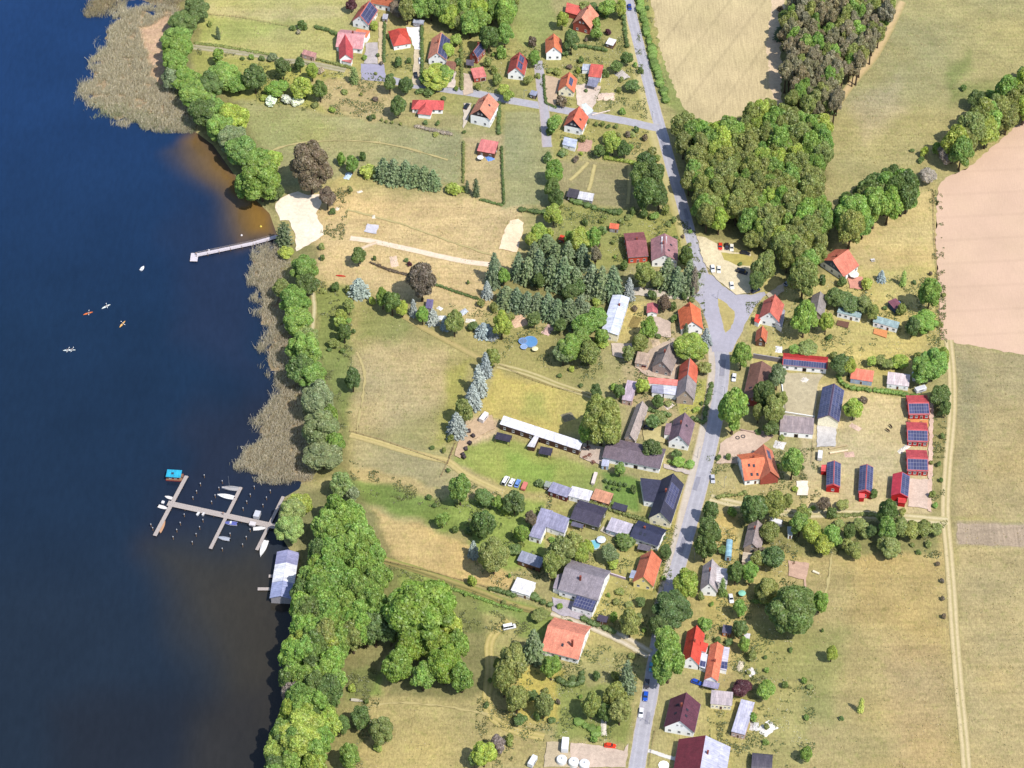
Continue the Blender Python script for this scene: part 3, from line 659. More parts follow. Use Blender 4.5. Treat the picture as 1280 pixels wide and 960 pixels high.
def crown_mesh(name, nl, size, dens, seed, lo=.30, hi=.46, spread=.68, top=0.0):
    rr = random.Random(seed); lobes = []
    k = 0
    while len(lobes) < nl and k < 4000:
        k += 1
        d = Vector((rr.gauss(0, 1), rr.gauss(0, 1), rr.gauss(.15, 1))).normalized()
        if d.z < -.75: continue
        taper = 1 - top * max(0, d.z)
        r = rr.uniform(lo, hi)
        c = Vector((d.x * taper, d.y * taper, d.z)) * (spread * rr.uniform(.78, 1.12))
        if any((c - Vector(l[0])).length < r * .62 for l in lobes): continue
        lobes.append((tuple(c), (r, r, r * .86)))
    lobes.append(((0, 0, 0), (.62, .62, .62)))
    V, F = leaf_cloud(lobes, size, dens, seed=seed)
    vs, fs = ico((0, 0, -.03), (.6, .6, .6), 2, .15, seed)
    n = len(V); V = np.concatenate([V, np.array(vs)]); F = [tuple(f) for f in F] + [tuple(i + n for i in f) for f in fs]
    return quick_mesh(name, V, F, LEAF)
def cone_mesh(name, tiers, size, seed, droop=.25, sharp=1.0, mat=NEEDLE, per=13):
    """unit conifer: radius 1 at the base, height 1"""
    rg = random.Random(seed); V = []; F = []
    for i in range(tiers):
        f = i / (tiers - 1); z = .05 + .93 * f; r = (1 - f) ** (.56 * sharp) * 1.0 + .03
        nb = max(4, int(per * (r * .8 + .2)))
        a0 = rg.uniform(0, 6.28)
        for k in range(nb):
            a = a0 + 6.283 * k / nb + rg.uniform(-.25, .25); L = r * rg.uniform(.72, 1.1)
            ca, sa = math.cos(a), math.sin(a)
            segs = max(2, int(L / (size * .95)))
            for s in range(segs):
                t = (s + .6) / segs
                for side in (-1, 0, 1):
                    rad = L * t; off = side * size * (1.25 - t) * .9
                    px = ca * rad - sa * off; py = sa * rad + ca * off; pz = z - droop * .16 * t * t * L - abs(side) * .004 + rg.uniform(-.01, .01)
                    sz = size * rg.uniform(.6, 1.1)
                    da = a + side * .6 + rg.uniform(-.3, .3); dx, dy = math.cos(da) * sz, math.sin(da) * sz; ex, ey = -math.sin(da) * sz * .5, math.cos(da) * sz * .5
                    dz = -.012 - .02 * rg.random(); tilt = rg.uniform(-.018, .018)
                    n = len(V)
                    V += [(px - dx * .6, py - dy * .6, pz + .008), (px + ex, py + ey, pz + tilt), (px + dx, py + dy, pz + dz), (px - ex, py - ey, pz - tilt)]
                    F.append((n, n + 1, n + 2, n + 3))
    n = len(V); k = 10
    for f in (0.03, .35, .7, 1.0):
        for i in range(k):
            a = 6.283 * i / k; r = (1 - f) ** .75 * .66 + .005; V.append((r * math.cos(a), r * math.sin(a), .04 + .93 * f))
    for j in range(3):
        for i in range(k): F.append((n + j * k + i, n + j * k + (i + 1) % k, n + (j + 1) * k + (i + 1) % k, n + (j + 1) * k + i))
    return quick_mesh(name, V, F, mat)
def trunk_mesh(name, seed):
    """unit trunk: foot at 0, forks at .62, limbs reach 1; radius in units of the height"""
    rr = random.Random(seed); m = MB()
    m.tube((0, 0, 0), (0.005, 0, .1), .034, .024, 8); m.tube((0.005, 0, .1), (.012, .008, .55), .024, .017, 8)
    for i in range(5):
        a = i * 1.257 + rr.uniform(-.3, .3); b = Vector((math.cos(a) * .13, math.sin(a) * .13, rr.uniform(.68, .8)))
        m.tube((.01, .006, rr.uniform(.38, .54)), b, .012, .007, 5)
        m.tube(b, b + Vector((math.cos(a + .5) * .08, math.sin(a + .5) * .08, .12)), .007, .003, 5)
    m.tube((.012, .008, .55), (0, 0, .92), .016, .004, 6)
    return m.data(name, BARK)
CROWN = {
 'L': [crown_mesh('broad_crown', 40, .05, 950, 100 + i, .15, .38, .76) for i in range(4)],
 'M': [crown_mesh('round_crown', 24, .07, 470, 200 + i, .2, .46, .70) for i in range(4)],
 'S': [crown_mesh('small_crown', 14, .105, 210, 300 + i, .24, .5, .62) for i in range(4)],
 'T': [crown_mesh('tall_crown', 26, .068, 480, 400 + i, .18, .42, .72, .35) for i in range(4)],
}
SHRUBM = [crown_mesh('shrub_leaves', 8, .17, 105, 500 + i, .36, .52, .52) for i in range(4)]
SPRUCE = [cone_mesh('spruce_branches', 14, .13, 600 + i, .5, per=15) for i in range(3)]
COLUMN = [cone_mesh('column_branches', 16, .16, 620 + i, -.2, .5, NEEDLE, 9) for i in range(2)]
PINE = [crown_mesh('pine_crown', 16, .075, 300, 640 + i, .2, .36, .7, .35) for i in range(3)]
TRUNK = [trunk_mesh('trunk_wood', i) for i in range(3)]
CTRUNK = MB().tube((0, 0, 0), (0, 0, .95), .022, .003, 7).data('conifer_trunk', BARK)

PAL = {  # linear leaf colours
 'b': (.132, .205, .046), 'd': (.082, .122, .036), 'y': (.196, .240, .048), 'Y': (.128, .188, .032), 'o': (.150, .172, .052), 'g': (.128, .158, .074),
 'w': (.17, .22, .07), 'r': (.118, .092, .062), 'R': (.060, .022, .026), 's': (.070, .095, .043), 'S': (.150, .172, .160), 'p': (.165, .148, .088),
 'c': (.044, .062, .026), 'n': (.27, .23, .18), 'B': (.40, .42, .36), 'e': (.15, .13, .11)}
CW = {'b': 'mid green', 'd': 'dark green', 'y': 'yellow green', 'Y': 'bright green', 'o': 'olive green', 'g': 'grey green', 'w': 'pale willow green', 'r': 'copper brown', 'R': 'dark red',
      's': 'dull green', 'S': 'silvery blue', 'p': 'brownish', 'c': 'blackish green', 'B': 'white blossoming', 'n': 'straw coloured', 'e': 'bare grey'}
LANDMARKS = []
def landmark(phrase, px): LANDMARKS.append((phrase, px))
PLANTS = []           # waits for labels until every landmark is known
def tree_name(c, w, wood):
    return 'woodland_tree' if wood else 'willow_tree' if c in 'gw' else 'copper_tree' if c in 'rR' else 'garden_tree' if w < 20 else 'broadleaf_tree'
def plant(u, v, w, h, c, form=None, label=None, group=None):
    """a plant by the middle, width and height of its crown in the survey photograph"""
    if form is None: form = {'s': 'spruce', 'S': 'spruce', 'c': 'column', 'p': 'pine'}.get(c)
    if form is None: form = 'tree' if w >= 13 else 'shrub'
    s = scale_at(u, v); th = theta_at(v); a = w / 2 / s * (1.06 if form in ('tree', 'shrub', 'pine') else 1.0)
    colr = np.array(PAL[c]) * 1.62 * RNG.uniform(.86, 1.14) * np.array([RNG.uniform(.93, 1.07), 1, RNG.uniform(.88, 1.12)])
    rz = RNG.uniform(0, 6.28)
    if form in ('spruce', 'column'):
        H = max(1.2, (h / s - a * math.cos(th)) / math.sin(th)); H = min(H, 19)
        b = P(u, v + h / 2 - a * math.cos(th) * s)
        if form == 'spruce': a *= RNG.uniform(1.5, 1.85) if c != 'S' else RNG.uniform(1.15, 1.35); H *= RNG.uniform(.86, 1.06)
        root = empty('spruce_tree' if form == 'spruce' else 'columnar_conifer', b)
        t = put('trunk', CTRUNK, root, scale=(H, H, H)); cr = put('crown', random.choice(SPRUCE if form == 'spruce' else COLUMN), root, rz=rz, scale=(a, a, H))
        kind = 'spruce' if form == 'spruce' else 'columnar conifer'; cat = 'tree'; size = H
    else:
        cv = max(.5, (h / 2 / s) ** 2 - (a * math.cos(th)) ** 2); cz = math.sqrt(cv) / math.sin(th)
        cz = min(max(cz, a * .62), a * 1.75)
        if form == 'shrub':
            zc = cz * .8; b = P(u, v, zc); root = put('shrub', random.choice(SHRUBM), None, (b.x, b.y, zc), rz, (a, a, cz)); cr = root
            kind = 'shrub'; cat = 'shrub'; size = zc * 2
        else:
            clear = .30 * cz + .4 if form != 'pine' else .9 * cz + 2
            zc = clear + cz; b = P(u, v, zc); b = Vector((b.x, b.y, 0))
            root = empty({'tree': tree_name(c, w, label), 'pine': 'pine_tree'}[form], b)
            H = zc + cz * .6
            put('trunk', random.choice(TRUNK), root, rz=rz, scale=(H * .95, H * .95, H * .95))
            me = random.choice(PINE if form == 'pine' else CROWN['T'] if (cz > a * 1.35 and w < 40) else CROWN['L'] if w >= 30 else CROWN['M'] if w >= 19 else CROWN['S'])
            cr = put('crown', me, root, (0, 0, zc), rz, (a, a * RNG.uniform(.92, 1.08), cz))
            kind = 'tree' if form == 'tree' else 'pine'; cat = 'tree'; size = H
    if form == 'tree': cr.rotation_euler = (RNG.uniform(-.16, .16), RNG.uniform(-.16, .16), rz)
    cr.color = (*[float(x) for x in colr], 1)
    root['category'] = cat
    if label: root['label'] = label
    else: PLANTS.append((root, u, v, w, c, kind, size))
    if group: root['group'] = group
    return root
TREES = '''
245 12 30 30 d;229 28 34 30 d;222 46 34 28 b;222 62 36 36 b;219 82 32 34 b;233 100 36 30 b;246 118 40 36 b;262 108 30 34 d;213 98 22 26 g;255 140 36 36 d;270 138 26 30 b;290 148 36 36 y;276 160 34 34 b;291 175 34 34 g;305 190 40 40 b;318 200 38 36 b;326 226 46 50 b;340 200 25 26 y;312 232 34 36 b;344 240 20 20 d
273 42 7 18 c;272 70 16 20 b;281 95 36 32 b;299 105 26 24 b;318 97 24 34 d;345 110 26 22 b;353 84 18 26 d;375 80 14 18 d;390 88 14 22 y;378 110 26 28 y;400 112 16 26 d;338 126 16 13 B shrub;358 124 14 14 B shrub;371 127 16 13 B shrub;331 122 12 10 y;394 131 10 9 o;415 137 9 9 y;443 96 13 24 d column;328 73 8 8 d;341 72 12 12 g shrub;303 73 6 6 d;378 32 12 14 d;366 35 8 8 d;373 40 6 7 n;262 30 7 8 o;430 115 9 7 o;401 88 10 9 n
487 104 14 24 d;507 106 15 20 d;497 132 19 26 d;536 114 16 10 d shrub;524 114 10 9 d;498 78 10 15 d;511 76 7 9 d;546 95 34 24 y;556 92 22 24 b;532 98 18 16 b;558 62 20 14 y;570 50 14 14 y;611 46 23 34 d;631 42 19 28 b;627 66 12 20 b;439 7 14 16 R;499 12 22 16 r;622 100 12 18 o;629 112 14 14 y;618 88 8 14 o;495 48 6 10 o;572 78 8 16 d;609 78 10 20 o;468 32 10 14 y;486 46 5 8 d;555 123 7 6 d;532 153 6 7 d;547 154 6 7 d;463 148 5 9 c;467 146 6 8 d;460 147 4 4 d;477 150 4 4 o;483 152 4 4 o;490 153 4 4 o;501 155 4 4 o
703 24 14 22 y;714 50 18 30 d;745 42 14 16 b;668 72 14 20 b;665 53 10 22 r;701 127 14 16 r shrub;760 10 24 22 b;776 10 14 28 y;783 73 14 18 d;770 84 16 16 d;790 107 18 14 d;778 139 9 10 b;760 40 8 10 R;690 157 16 20 b;696 150 14 14 b;686 165 10 10 d;733 152 8 8 o;745 155 6 7 o;753 155 6 8 o;760 158 6 6 d;770 158 6 7 o;785 168 8 9 r;795 162 7 9 d;762 172 18 16 y;745 30 12 18 b;730 8 14 14 o;726 75 8 10 d;706 66 10 10 d;790 168 10 8 o;643 93 12 10 d;635 120 14 16 y;660 100 14 10 o;697 90 12 7 o;688 88 9 7 o;757 92 9 12 d;740 96 9 10 o;806 172 8 10 r
766 180 20 24 y;750 188 14 16 d;779 186 17 22 d;808 205 26 34 d;800 222 26 42 d;816 222 28 42 d;808 240 30 42 d;824 244 20 36 d;832 262 10 24 o;684 197 12 14 d;693 213 22 30 b;690 235 18 30 d;696 246 18 24 d;692 268 22 26 y;706 190 12 10 o;702 193 10 9 d;791 265 8 14 d;805 268 10 14 d;818 270 12 12 b;774 264 8 8 d;786 272 10 8 o;700 256 9 9 o;836 280 9 8 o;843 275 7 10 o;815 190 12 14 o;820 198 10 12 o
674 290 20 26 y;664 300 16 22 y;686 292 12 18 y;725 300 24 30 y;742 297 20 30 b;712 298 14 20 b;732 278 8 10 d;753 288 12 12 d;755 272 7 8 o;683 306 20 26 s;752 276 8 8 o;777 276 8 8 o
618 338 18 46 s;609 362 14 28 S;630 345 14 28 b;648 335 16 36 s;660 338 18 40 s;674 335 20 44 s;690 340 20 44 s;705 345 20 44 s;720 350 18 40 s;740 345 22 56 s;752 350 20 54 s;766 350 20 56 s;633 372 18 30 s;646 375 18 32 s;659 378 18 32 s;672 380 18 32 s;685 384 18 32 s;697 390 22 36 s;711 392 24 36 s;726 388 22 34 s;673 350 14 30 d;712 366 20 24 d;723 360 16 20 d;668 400 18 20 d;700 408 16 20 d;730 408 28 30 b;746 400 24 30 b;712 435 30 34 b;704 442 24 28 g;736 440 28 32 o;725 424 24 28 b;752 420 16 22 b;752 428 18 14 y shrub;745 378 12 12 y;627 405 22 36 y;605 415 20 20 S;615 418 14 18 S;568 403 20 34 o;696 318 16 30 s;710 320 18 34 s;728 322 18 36 s;744 318 16 34 p;668 318 16 30 s;601 379 10 12 o;618 385 12 14 o;592 408 14 12 d;638 396 10 12 o
449 362 23 28 S;419 359 10 18 d;448 320 17 22 d;468 323 5 8 d;527 350 32 46 r;478 372 16 26 b;490 377 20 30 d;503 385 14 20 y;517 385 11 26 S;528 393 14 26 b;541 398 16 22 S;557 405 12 20 S;585 353 4 9 d;436 383 16 20 o;426 395 14 18 y;424 404 16 18 y;430 415 16 26 d;441 474 18 28 d;442 414 6 7 d;465 376 9 12 y;588 410 9 8 o;435 362 8 16 o;404 364 9 7 o;412 437 6 6 d;418 428 16 12 o;396 428 6 6 d;508 325 6 6 d;512 330 6 7 R;403 322 6 10 d
607 458 18 34 S;598 478 22 44 S;591 497 20 36 S;616 446 16 32 o;571 533 24 38 S;580 513 22 32 o;555 563 6 10 o;563 548 8 14 o;575 610 28 38 b;605 622 22 22 d;622 628 14 18 b;643 628 26 30 d;675 604 12 12 d;663 648 14 24 r;553 650 18 20 b;604 655 28 36 d;586 664 12 12 d;569 662 8 12 d;617 695 36 44 o;592 688 14 26 S;643 687 18 16 d;652 666 16 22 b;590 726 12 18 y;700 690 32 40 o;716 680 26 34 o;727 690 18 28 y;690 706 24 36 o;735 684 14 22 y;675 768 20 16 o;762 692 20 22 g;766 704 16 14 y;709 781 16 9 d shrub;780 677 26 12 d shrub;832 690 14 22 d;788 778 24 34 o;767 772 10 22 b;786 756 10 9 o;770 752 10 10 o;801 752 14 7 d;775 740 12 9 o;858 730 32 40 y;840 762 44 44 d;822 780 22 26 d;833 800 30 40 b;836 826 36 60 b;828 838 24 36 b;652 680 8 10 o;543 632 6 6 d;712 650 9 9 d;632 640 12 10 y;560 588 6 5 d;540 560 6 5 d;740 620 6 5 o
888 638 18 32 d;885 660 24 38 d;882 682 26 40 d;893 668 18 36 d;915 640 12 16 b;942 635 30 40 d;968 630 26 36 o;984 626 14 20 o;962 665 22 24 o;966 697 28 30 d;1000 655 24 30 b;1015 665 24 28 y;1030 680 24 26 y;1040 670 20 30 b;1005 640 18 20 o;1092 618 10 20 d;1110 640 24 42 d;1030 630 18 20 r;1054 630 16 14 o;1110 660 24 30 b;1125 658 24 26 o;1140 662 24 24 o;1155 660 22 22 o;1170 662 16 16 o;1112 684 26 26 o;1076 656 18 18 o;1090 664 14 18 d;1062 664 14 20 d;1068 687 20 22 o;1058 680 14 16 o;1050 655 14 12 o;1039 642 12 24 d;1128 640 10 10 o;1082 668 14 14 o;1104 680 16 18 o;1160 680 9 10 o
927 443 22 38 b;917 512 36 64 b;972 470 20 42 g;955 492 26 40 d;966 512 26 36 o;976 500 16 40 o;948 515 16 24 o;964 535 18 20 d;1067 511 22 26 y;1079 500 10 10 r;991 578 26 44 b;1050 456 22 26 d;1062 458 14 22 y;948 540 9 8 d;898 572 7 8 d;977 547 8 7 o;1042 445 10 12 o
1006 397 28 50 b;1033 402 18 34 y;1005 345 34 60 o;1045 372 24 24 d;1062 378 26 24 d;1079 381 22 22 o;1091 390 14 24 o;1084 355 16 16 y shrub;1053 353 11 15 d;1028 350 10 14 d;1101 346 10 17 S;1128 349 9 22 b column;1163 366 28 42 b;1155 402 32 28 b;1141 408 18 24 d;1127 388 12 26 o;1168 455 34 40 b;1155 463 30 34 b;1179 445 16 34 y;1175 495 24 26 d;1182 510 14 28 d;1010 435 24 20 o;993 438 16 16 b;1108 400 6 6 o;1106 385 6 6 d;1143 353 6 6 d;1125 452 20 14 y;1100 450 14 14 o;1110 455 16 14 o;1090 452 14 14 y;1146 445 9 12 o
1040 816 14 22 y;1075 883 9 21 y column;1008 942 14 20 b;958 862 22 24 b;990 762 58 62 d;1025 752 20 26 b;958 738 28 30 o;925 785 18 24 d;925 760 16 26 b;920 715 20 44 d;938 715 20 44 b;902 735 10 26 d column;930 805 14 20 b;940 820 12 16 o;881 780 18 18 b;927 860 24 22 R;941 897 10 18 b;947 700 18 20 o;950 690 14 14 r;876 745 9 16 o;906 742 8 10 b;1052 898 6 5 d;1028 788 4 4 d;1172 705 6 7 r;1178 726 6 7 r;1178 748 6 7 r;1180 770 6 8 r;897 800 8 10 d;911 803 10 10 d;903 688 14 12 d;1165 618 8 14 o;1173 580 7 8 d;1178 545 7 8 d;1176 600 6 7 d
667 803 20 54 s;640 826 34 48 o;630 850 28 46 o;646 872 26 38 o;624 830 14 26 o;689 833 22 34 b;680 880 22 36 o;739 880 24 36 o;769 870 26 40 o;775 888 24 36 o;756 890 16 26 d;783 845 16 48 s;622 930 18 34 e;605 942 28 34 y;637 925 12 20 o;672 895 10 14 d;745 845 10 14 d;770 845 12 14 o;665 870 14 16 d;650 900 16 16 d;690 900 10 9 d;716 848 9 9 d;790 820 10 7 o;593 950 16 20 d;800 770 8 8 o
525 765 76 84 Y;497 830 36 44 Y;556 830 40 50 Y;577 845 28 38 b;528 845 26 34 b;562 782 28 40 y;510 812 30 40 Y;545 805 36 44 Y;488 790 22 36 d;572 805 26 38 b
427 605 28 32 w;366 640 30 34 w;362 662 30 34 w;375 630 28 30 y;440 618 18 20 g;376 918 56 60 y;366 870 26 44 e;350 930 34 36 y;394 900 24 44 d;428 905 18 60 d;437 945 24 40 b;450 897 24 30 d;477 913 30 34 o;473 935 12 12 y;420 870 16 50 b;440 860 10 12 y;458 877 6 5 d
356 296 22 36 c;358 316 18 16 y;380 338 32 36 b;384 356 24 28 d;368 378 34 40 b;372 402 36 36 b;352 360 20 26 o;381 438 38 44 b;376 462 32 40 d;390 470 34 36 b;396 500 38 46 g;402 538 44 48 g;404 570 44 42 g;418 556 22 36 b;412 520 20 34 b;384 420 26 26 o
480 213 16 32 s;493 215 18 34 s;508 217 18 32 s;520 219 16 30 s;531 222 16 30 s;542 225 14 28 s;460 214 22 14 y shrub;440 205 18 22 b;427 200 12 22 b;567 236 20 12 y shrub;580 236 10 9 y;584 234 7 18 c;595 236 11 26 c;453 196 9 16 d;388 208 46 60 r;409 246 20 26 r;545 168 8 6 o;402 308 8 10 o;605 180 5 7 d;580 165 5 5 d
752 525 46 58 o;735 538 22 36 b;765 545 20 26 o;815 560 22 24 d;775 587 13 16 b;757 601 6 7 d;763 603 6 7 d;769 604 6 7 d;775 605 6 7 d;781 606 6 7 d;791 612 9 14 d;760 609 5 6 d;767 611 5 6 d;774 612 5 6 d;815 528 18 20 d;825 523 18 12 o;848 578 16 9 b;863 580 12 9 b;845 568 14 14 d;810 410 20 28 b;799 428 20 22 o;785 442 16 20 o;863 434 36 36 y;882 422 14 28 S;857 413 8 18 c;830 378 14 22 r;816 369 12 14 d;841 383 9 18 d;855 370 8 16 d;803 482 16 20 y;823 501 14 18 d;774 489 14 20 d;745 490 14 26 d;880 460 18 18 o;870 512 9 9 y;726 482 6 6 d;835 505 10 8 o;767 484 9 10 b
806 343 26 34 o;780 332 10 24 d;834 344 20 40 s;846 350 18 42 s;857 320 18 40 d;861 346 18 44 s;867 352 12 38 r column;786 362 14 32 S;872 345 8 26 d;946 350 18 26 d;955 333 26 46 o;925 330 6 6 d;822 350 14 24 o;940 300 18 24 o
1065 268 40 52 b;1088 258 28 50 y;1108 242 30 46 o;1130 238 36 54 d;1160 220 22 20 n;1155 190 10 18 y;1172 186 12 18 b;1184 192 22 26 e;1196 178 20 28 d;1215 160 34 48 o;1200 188 20 24 d;1232 145 30 44 o;1250 140 30 44 o;1266 132 26 40 o;1222 124 22 24 d;1240 120 16 16 b;1278 92 12 24 d;1278 115 16 20 d;1205 110 8 9 d;1151 200 9 9 d;1140 188 6 6 d;1290 120 26 36 o;1270 102 6 8 d
1045 108 9 10 o;1048 130 8 9 d;1042 140 8 10 d;1046 118 6 7 d;975 12 8 10 r;982 22 18 22 d;974 44 16 20 c
'''
for row in TREES.replace('\n', ';').split(';'):
    f = row.split()
    if len(f) < 5: continue
    form = {'shrub': 'shrub', 'column': 'column'}.get(f[5]) if len(f) > 5 else None
    plant(*[float(x) for x in f[:4]], f[4], form)

def inside(poly, u, v): return sdist(poly, np.array([float(u)]), np.array([float(v)]))[0] > 0
def fill(poly, step, wr, hr, cols, label, group, form=None, seed=0):
    rr = random.Random(seed); xs = [p[0] for p in poly]; ys = [p[1] for p in poly]; y = min(ys); odd = 0
    while y < max(ys):
        x = min(xs) + (step / 2 if odd else 0)
        while x < max(xs):
            u, v = x + rr.uniform(-.3, .3) * step, y + rr.uniform(-.3, .3) * step
            if inside(poly, u, v):
                c = rr.choice(cols); w = rr.uniform(*wr); plant(u, v, w, w * rr.uniform(*hr), c, form, label.format(CW[c]), group)
            x += step
        y += step * .8; odd ^= 1
fill([(980, 10), (990, -14), (1120, -14), (1108, 36), (1088, 70), (1060, 98), (1040, 140), (990, 134), (980, 90)], 12.5, (15, 21), (1.3, 1.7), 'pppoppob', '{} slender pine packed into the pine wood beside the crop field', 'pines of the field wood', 'pine', 1)
fill([(1058, 0), (1118, -10), (1100, 36), (1078, 66), (1060, 70)], 19, (20, 27), (1.1, 1.4), 'oobdo', '{} leafy tree on the meadow edge of the pine wood', 'leafy trees edging the pine wood', None, 2)
fill([(844, 140), (866, 158), (905, 158), (962, 134), (1034, 154), (1036, 190), (1018, 232), (1034, 285), (1034, 312), (1008, 338), (985, 325), (945, 284), (925, 276), (884, 272), (862, 228)], 14.5, (20, 28), (1.35, 1.8), 'booobyobooboo', '{} tree packed into the roadside wood above the junction', 'trees of the roadside wood', None, 3)
fill([(1052, 264), (1075, 236), (1100, 220), (1124, 212), (1140, 226), (1138, 248), (1108, 262), (1078, 286), (1060, 288)], 17, (24, 34), (1.3, 1.7), 'bbod', '{} tree in the row between the upper meadow and the dry garden meadow', 'trees between the meadows', None, 7)
fill([(1172, 186), (1200, 158), (1226, 132), (1262, 116), (1300, 94), (1300, 128), (1262, 152), (1226, 174), (1196, 196)], 17, (24, 32), (1.3, 1.6), 'oobyo', '{} tree in the row along the upper corner of the arable field', 'trees by the arable field corner', None, 8)
fill([(398, 650), (440, 625), (466, 660), (486, 716), (480, 790), (440, 800), (382, 815), (374, 750), (396, 700)], 18, (25, 34), (1.3, 1.7), 'bbbdbbbbob', '{} tree packed into the shore belt behind the boathouse', 'trees of the shore belt behind the boathouse', None, 4)
fill([(374, 762), (386, 762), (390, 785), (400, 800), (430, 800), (424, 850), (412, 900), (400, 960), (345, 975), (340, 925), (352, 880), (360, 840), (364, 780)], 19, (24, 32), (1.2, 1.6), 'bbybd', '{} tree on the shore strip below the big bright green tree', 'trees of the lower shore strip', None, 5)
fill([(506, -12), (648, -12), (642, 26), (610, 22), (585, 34), (545, 18), (506, 14)], 15, (19, 26), (1.2, 1.5), 'bbyobb', '{} tree packed into the grove behind the panelled houses', 'trees of the grove behind the houses', None, 6)

# hedges: one mesh each, leaf faces over a long rounded body
def hedge(px, wm, hm, c, label, dens=9, rough=.25, group=None):
    pw = [P(u, v) for u, v in px]; o0 = pw[0]; rg = np.random.default_rng(int(px[0][0] * 7 + px[0][1])); lobes = []
    for i in range(len(pw) - 1):
        L = (pw[i + 1] - pw[i]).length; n = max(1, int(L / (wm * .55)))
        for k in range(n):
            q = pw[i].lerp(pw[i + 1], (k + .5) / n) - o0; s = 1 + rg.uniform(-rough, rough)
            lobes.append(((q.x + rg.uniform(-.12, .12) * wm, q.y + rg.uniform(-.12, .12) * wm, hm * .5), (wm * .55 * s, wm * .55 * s, hm * .55 * s)))
    V, F = leaf_cloud(lobes, .2, int(dens * 4), seed=int(px[0][0]), jitter=.1)
    V = list(map(tuple, V)); F = [tuple(f) for f in F]
    for i, (cc, rr_) in enumerate(lobes):
        vs, fs = ico(cc, [x * .82 for x in rr_], 1, .1, i); n = len(V); V += vs; F += [tuple(j + n for j in f) for f in fs]
    o = put('hedge', quick_mesh('hedge_leaves', V, F, LEAF), None, o0); o.color = (*[float(x) for x in np.array(PAL[c]) * 1.45 * RNG.uniform(.9, 1.1)], 1)
    return tag(o, label, 'hedge', group)
H = hedge
H([(797, -5), (806, 30), (814, 62), (822, 95), (834, 130)], 4.2, 2.6, 'b', 'long ragged green hedge between the main road and the crop field', rough=.4)
H(pts(cD, 832, 20, 850, 120, 862, 220, 875, 320), 2.2, 1.8, 'd', 'dark hedge along the main road verge beside the top gardens', rough=.4)
H(pts(cD, 548, 312, 640, 325, 742, 348), 2.4, 2, 'd', 'clipped dark hedge in front of the timbered brick house')
H(pts(cD, 640, 40, 700, 95, 750, 130), 3.2, 2.4, 'd', 'thick dark hedge behind the timbered brick house garden', rough=.4)
H(pts(cD, 318, 500, 322, 600, 332, 690, 400, 720), 1.2, .9, 'd', 'low dark hedge round the bare building plot')
H(pts(cB, 572, 150, 574, 350, 572, 565), 1.8, 2, 'd', 'tall straight dark hedge beside the white concrete yard')
H(pts(cB, 326, 150, 322, 260, 320, 420), 1.4, 1.2, 'd', 'thin hedge between the sandy drive and the red hipped house', rough=.4)
H(pts(cB, 836, 290, 838, 450, 838, 600), 1.6, 1.4, 'o', 'thin hedge between the pergola garden and the red brick house', rough=.4)
H(pts(cB, 1085, 690, 1085, 800, 1080, 900), 2, 1.6, 'd', 'dark hedge along the gable side of the tall timbered house')
H(pts(cA, 820, 185, 900, 205, 965, 232), 2.2, 1.6, 'd', 'dark clipped hedge running up to the pink roofed house')
H(pts(cA, 10, 288, 200, 310, 400, 345, 560, 372), 1.8, .6, 'o', 'low green hedge along the meadow edge of the gravel track', rough=.4)
H(pts(cA, 830, 400, 960, 430, 1070, 460), 1.6, 1.1, 'o', 'low hedge in front of the pink roofed house', rough=.4)
H(pts(cB, 525, 845, 600, 860, 690, 885, 780, 900), 2.4, 1.2, 'n', 'straw coloured flowering hedge above the dry meadow')
H(pts(cE, 850, 95, 848, 200, 850, 290, 848, 370), .9, 1.1, 'o', 'gappy dark hedge on the lake side of the pink roofed shed', rough=.5)
H(pts(cE, 1105, 130, 1108, 260, 1115, 400, 1120, 515), 1.0, 1.2, 'd', 'straight dark hedge on the road side of the pink roofed shed', rough=.5)
H(pts(cE, 960, 480, 1040, 500, 1110, 520), 1.6, .9, 'd', 'low dark hedge at the foot of the pink shed paddock', rough=.4)
H(pts(cF, 265, 548, 340, 560, 440, 575), 3, 2, 'd', 'thick dark hedge behind the sand court', rough=.35)
H(pts(cF, 832, 205, 930, 220, 1035, 240), 2.4, 1.7, 'y', 'clipped yellow hedge behind the vegetable field')
H(pts(cF, 600, 490, 700, 518, 780, 545, 860, 568, 940, 578), 3, 2, 'd', 'ragged hedge in front of the black and white garden sheds', rough=.45)
H(pts(cT, 350, 712, 430, 745, 510, 780, 580, 812), 2.6, 1.8, 'd', 'clipped dark hedge between the big grey gabled house and its gravel drive')
H(pts(cS, 380, 622, 470, 645, 560, 672), 2.4, 1.8, 'd', 'dark clipped hedge beside the white flat roofed shed')
H(pts(cS, 655, 672, 730, 705, 800, 740), 4.2, 2.6, 'd', 'thick dark hedge in front of the white flat roofed shed', rough=.3)
H(pts(cS, 120, 620, 300, 680, 450, 730, 600, 770), 1.3, .9, 'b', 'thin low hedge beside the field track to the lake', rough=.4)
H(pts(cU, 190, 795, 330, 840, 480, 890, 600, 925), 2.2, 1.8, 'o', 'clipped olive hedge behind the black flat roofed shed')
H(pts(cU, 580, 175, 660, 195, 740, 215), 2.6, 1.7, 'd', 'clipped dark hedge between the grey fronted house and the brown barn')
H(pts(cU, 870, 235, 920, 250, 960, 262), 2.2, 1.6, 'd', 'short clipped hedge beside the white gabled house')
H(pts(cU, 1012, 0, 995, 80, 972, 180, 960, 260), 2.2, 1.7, 'd', 'clipped roadside hedge beside the orange and grey house')
H(pts(cU, 720, 520, 790, 545, 880, 555), 2.6, 1.6, 'b', 'rounded green hedge in front of the white gabled house')
H([(1047, 470), (1051, 480), (1065, 487), (1085, 489), (1110, 491), (1150, 498)], 2.6, 1.9, 'b', 'curving green hedge behind the solar roofed hall and cabins')
